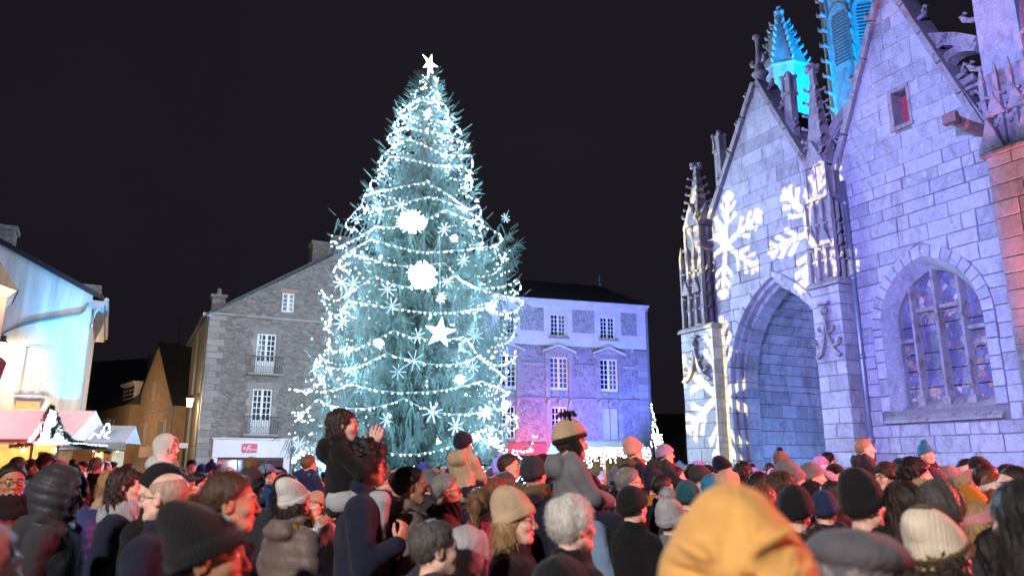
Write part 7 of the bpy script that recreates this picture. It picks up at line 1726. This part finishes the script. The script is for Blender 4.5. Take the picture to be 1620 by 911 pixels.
# stripes on the cream hat, strap on the navy coat: see small details
for o in list(COL.objects):
    if o.name.startswith('person') and o.get('label', '').startswith('woman in a cream knitted hat with brown'):
        def hat_s(X, Y, Z): Yt = Y+.5*np.clip(Z-.05,0,1); c = cutline(Y,Z,.104,.034,-.10,-.05); return smin(skull(X,Yt,Z,.021,.03), ell(X,Yt,Z,(0,-.02,.084),(.07,.085,.075)), .03)-.009*np.clip((c+.022)/.010, 0, 1), c
        SG = (axis(-.14,.14,.0048), axis(-.18,.16,.0048), axis(-.10,.24,.0048))
        for q, (off, col) in enumerate(((.010,'brown'),(.024,'khaki'),(.036,'brown'),(.048,'khaki'))):
            def band(X, Y, Z): s, c = hat_s(X, Y, Z); return smax(s-.0075, np.abs(c+off+.0022*np.sin(26*az(X,Y))*(q % 2))-.0036, .001)
            part(o, 'knit_stripe', head_mesh('knit_stripe', band, M_KNIT, SG), C[col], (0,0,HZ))
        for q, (rr, col) in enumerate(((.018,'khaki'),(.034,'brown'))):
            def crown_ring(X, Y, Z): s, c = hat_s(X, Y, Z); return smax(smax(s-.0075, np.abs(np.sqrt(X**2+(Y+.075)**2)-rr)-.0036, .001), .10-Z, .002)
            part(o, 'knit_stripe', head_mesh('knit_stripe', crown_ring, M_KNIT, SG), C[col], (0,0,HZ))
        part(o, 'scarf_edge', SCARF, C['green'], (0,.004,HZ-.034), 1.03)
    if o.get('label', '').startswith('woman with wavy brown hair, grey'):
        m_ = MB(); m_.tube([(-.10,-.13,1.44),(-.13,-.02,1.49),(-.09,.10,1.40),(.02,.175,1.20),(.12,.19,1.02),(.20,.16,.92)], .014, 6).build('bag_strap', plain_mat('tan_leather', (.35,.2,.1), .5, .1, 6), o)
    if o.get('label', '').startswith('dark haired man in a grey hooded'):
        MB().tube([(.10,.13,1.43),(.14,-.02,1.50),(.07,-.17,1.36),(-.05,-.19,1.16),(-.18,-.12,.95)], .014, 6).build('bag_strap', M_IRON, o)
    if o.get('label', '').startswith('man in a black hat with a white band'):
        def wb(X, Y, Z): c = cutline(Y,Z,.102,.040,-.10,-.045); return smax(skull(X,Y,Z,.0285), np.abs(c+.025)-.008, .003)
        part(o, 'hat_band', head_mesh('hat_band', wb, M_KNIT, HG), C['white'], (0,0,HZ))
# --- the rest of the crowd, heads just showing between the others
zones = [(0, 250, 'in front of the market stalls'), (250, 480, 'in front of the stone house'), (480, 640, 'at the left foot of the tree'), (640, 830, 'at the right foot of the tree'), (830, 1080, 'in front of the hotel'), (1080, 1310, 'in front of the church porch'), (1310, 1620, 'under the church window')]
rc = random.Random(33); seen = set(); made = 0
hats = [('beanie','black','black knitted hat'),('beanie','grey','grey knitted hat'),('beanie','navy','navy knitted hat'),('beanie','maroon','dark red knitted hat'),('pom','white','white bobble hat'),('pom','blue','blue bobble hat'),('hood','black','black hood'),('hood','navy','navy hood'),('none','','dark hair'),('none','b','brown hair'),('none','g','grey hair'),('none','l','fair hair'),('cap','black','black cap'),('beanie','cream','cream knitted hat'),('pom','pink','pink bobble hat')]
cots = [('black','black'),('navy','navy'),('dgrey','dark grey'),('brown','brown'),('maroon','dark red'),('olive','olive'),('grey','grey'),('blue','blue'),('beige','beige')]
tries = 0
while made < 105 and tries < 6000:
    tries += 1
    px = rc.uniform(4, 1616); Y = rc.uniform(6.5, 20); hgt = rc.uniform(1.55, 1.78); r3 = ray(px, 740); x = r3[0]*Y
    d = Vector((x, Y, 0))-CH.o
    if d.dot(CH.y) > -.9 and d.dot(CH.x) > -9: continue
    if math.hypot(x-TX, Y-TYY) < 4.3 or (px < 230 and Y > 14.5) or (880 < px < 1040 and Y > 27): continue
    if any((x-a)**2+(Y-b)**2 < .42**2 for a, b in PEOPLE): continue
    h_ = rc.choice(hats); c_ = rc.choice(cots); z_ = next(z[2] for z in zones if z[0] <= px <= z[1]); key = (h_[2], c_[1], z_)
    if key in seen: continue
    seen.add(key); hair = {'': ('short','black'), 'b': ('bob','brown'), 'g': ('short','grey'), 'l': ('long','blond')}.get(h_[1] if h_[0] == 'none' else '', ('short','dbrown'))
    py = 455.5-FPX*math.tan(math.atan((hgt-CZ)/Y)-PITCH) if False else None
    # pixel row of a head top at that height
    k_ = (hgt-CZ)/Y; v = (k_*math.cos(PITCH)-math.sin(PITCH))/(math.cos(PITCH)+k_*math.sin(PITCH)); py = 455.5-v*FPX
    yaw = (rc.gauss(70, 35) if px < 900 else rc.gauss(60, 45)) if rc.random() < .85 else rc.uniform(120, 260)
    adult(px, py, Y, yaw, h_[0] if h_[0] != 'none' else 'none', h_[1], 'none' if h_[0] == 'hood' else hair[0], hair[1], 'hood' if h_[0] == 'hood' else rc.choice(('plain','plain','puff','hood')), c_[0], 'person with %s and %s coat %s' % (h_[2], c_[1], z_), rc.choice(('pale','pale','mid','pale','tan'))); made += 1
print('filled', made)
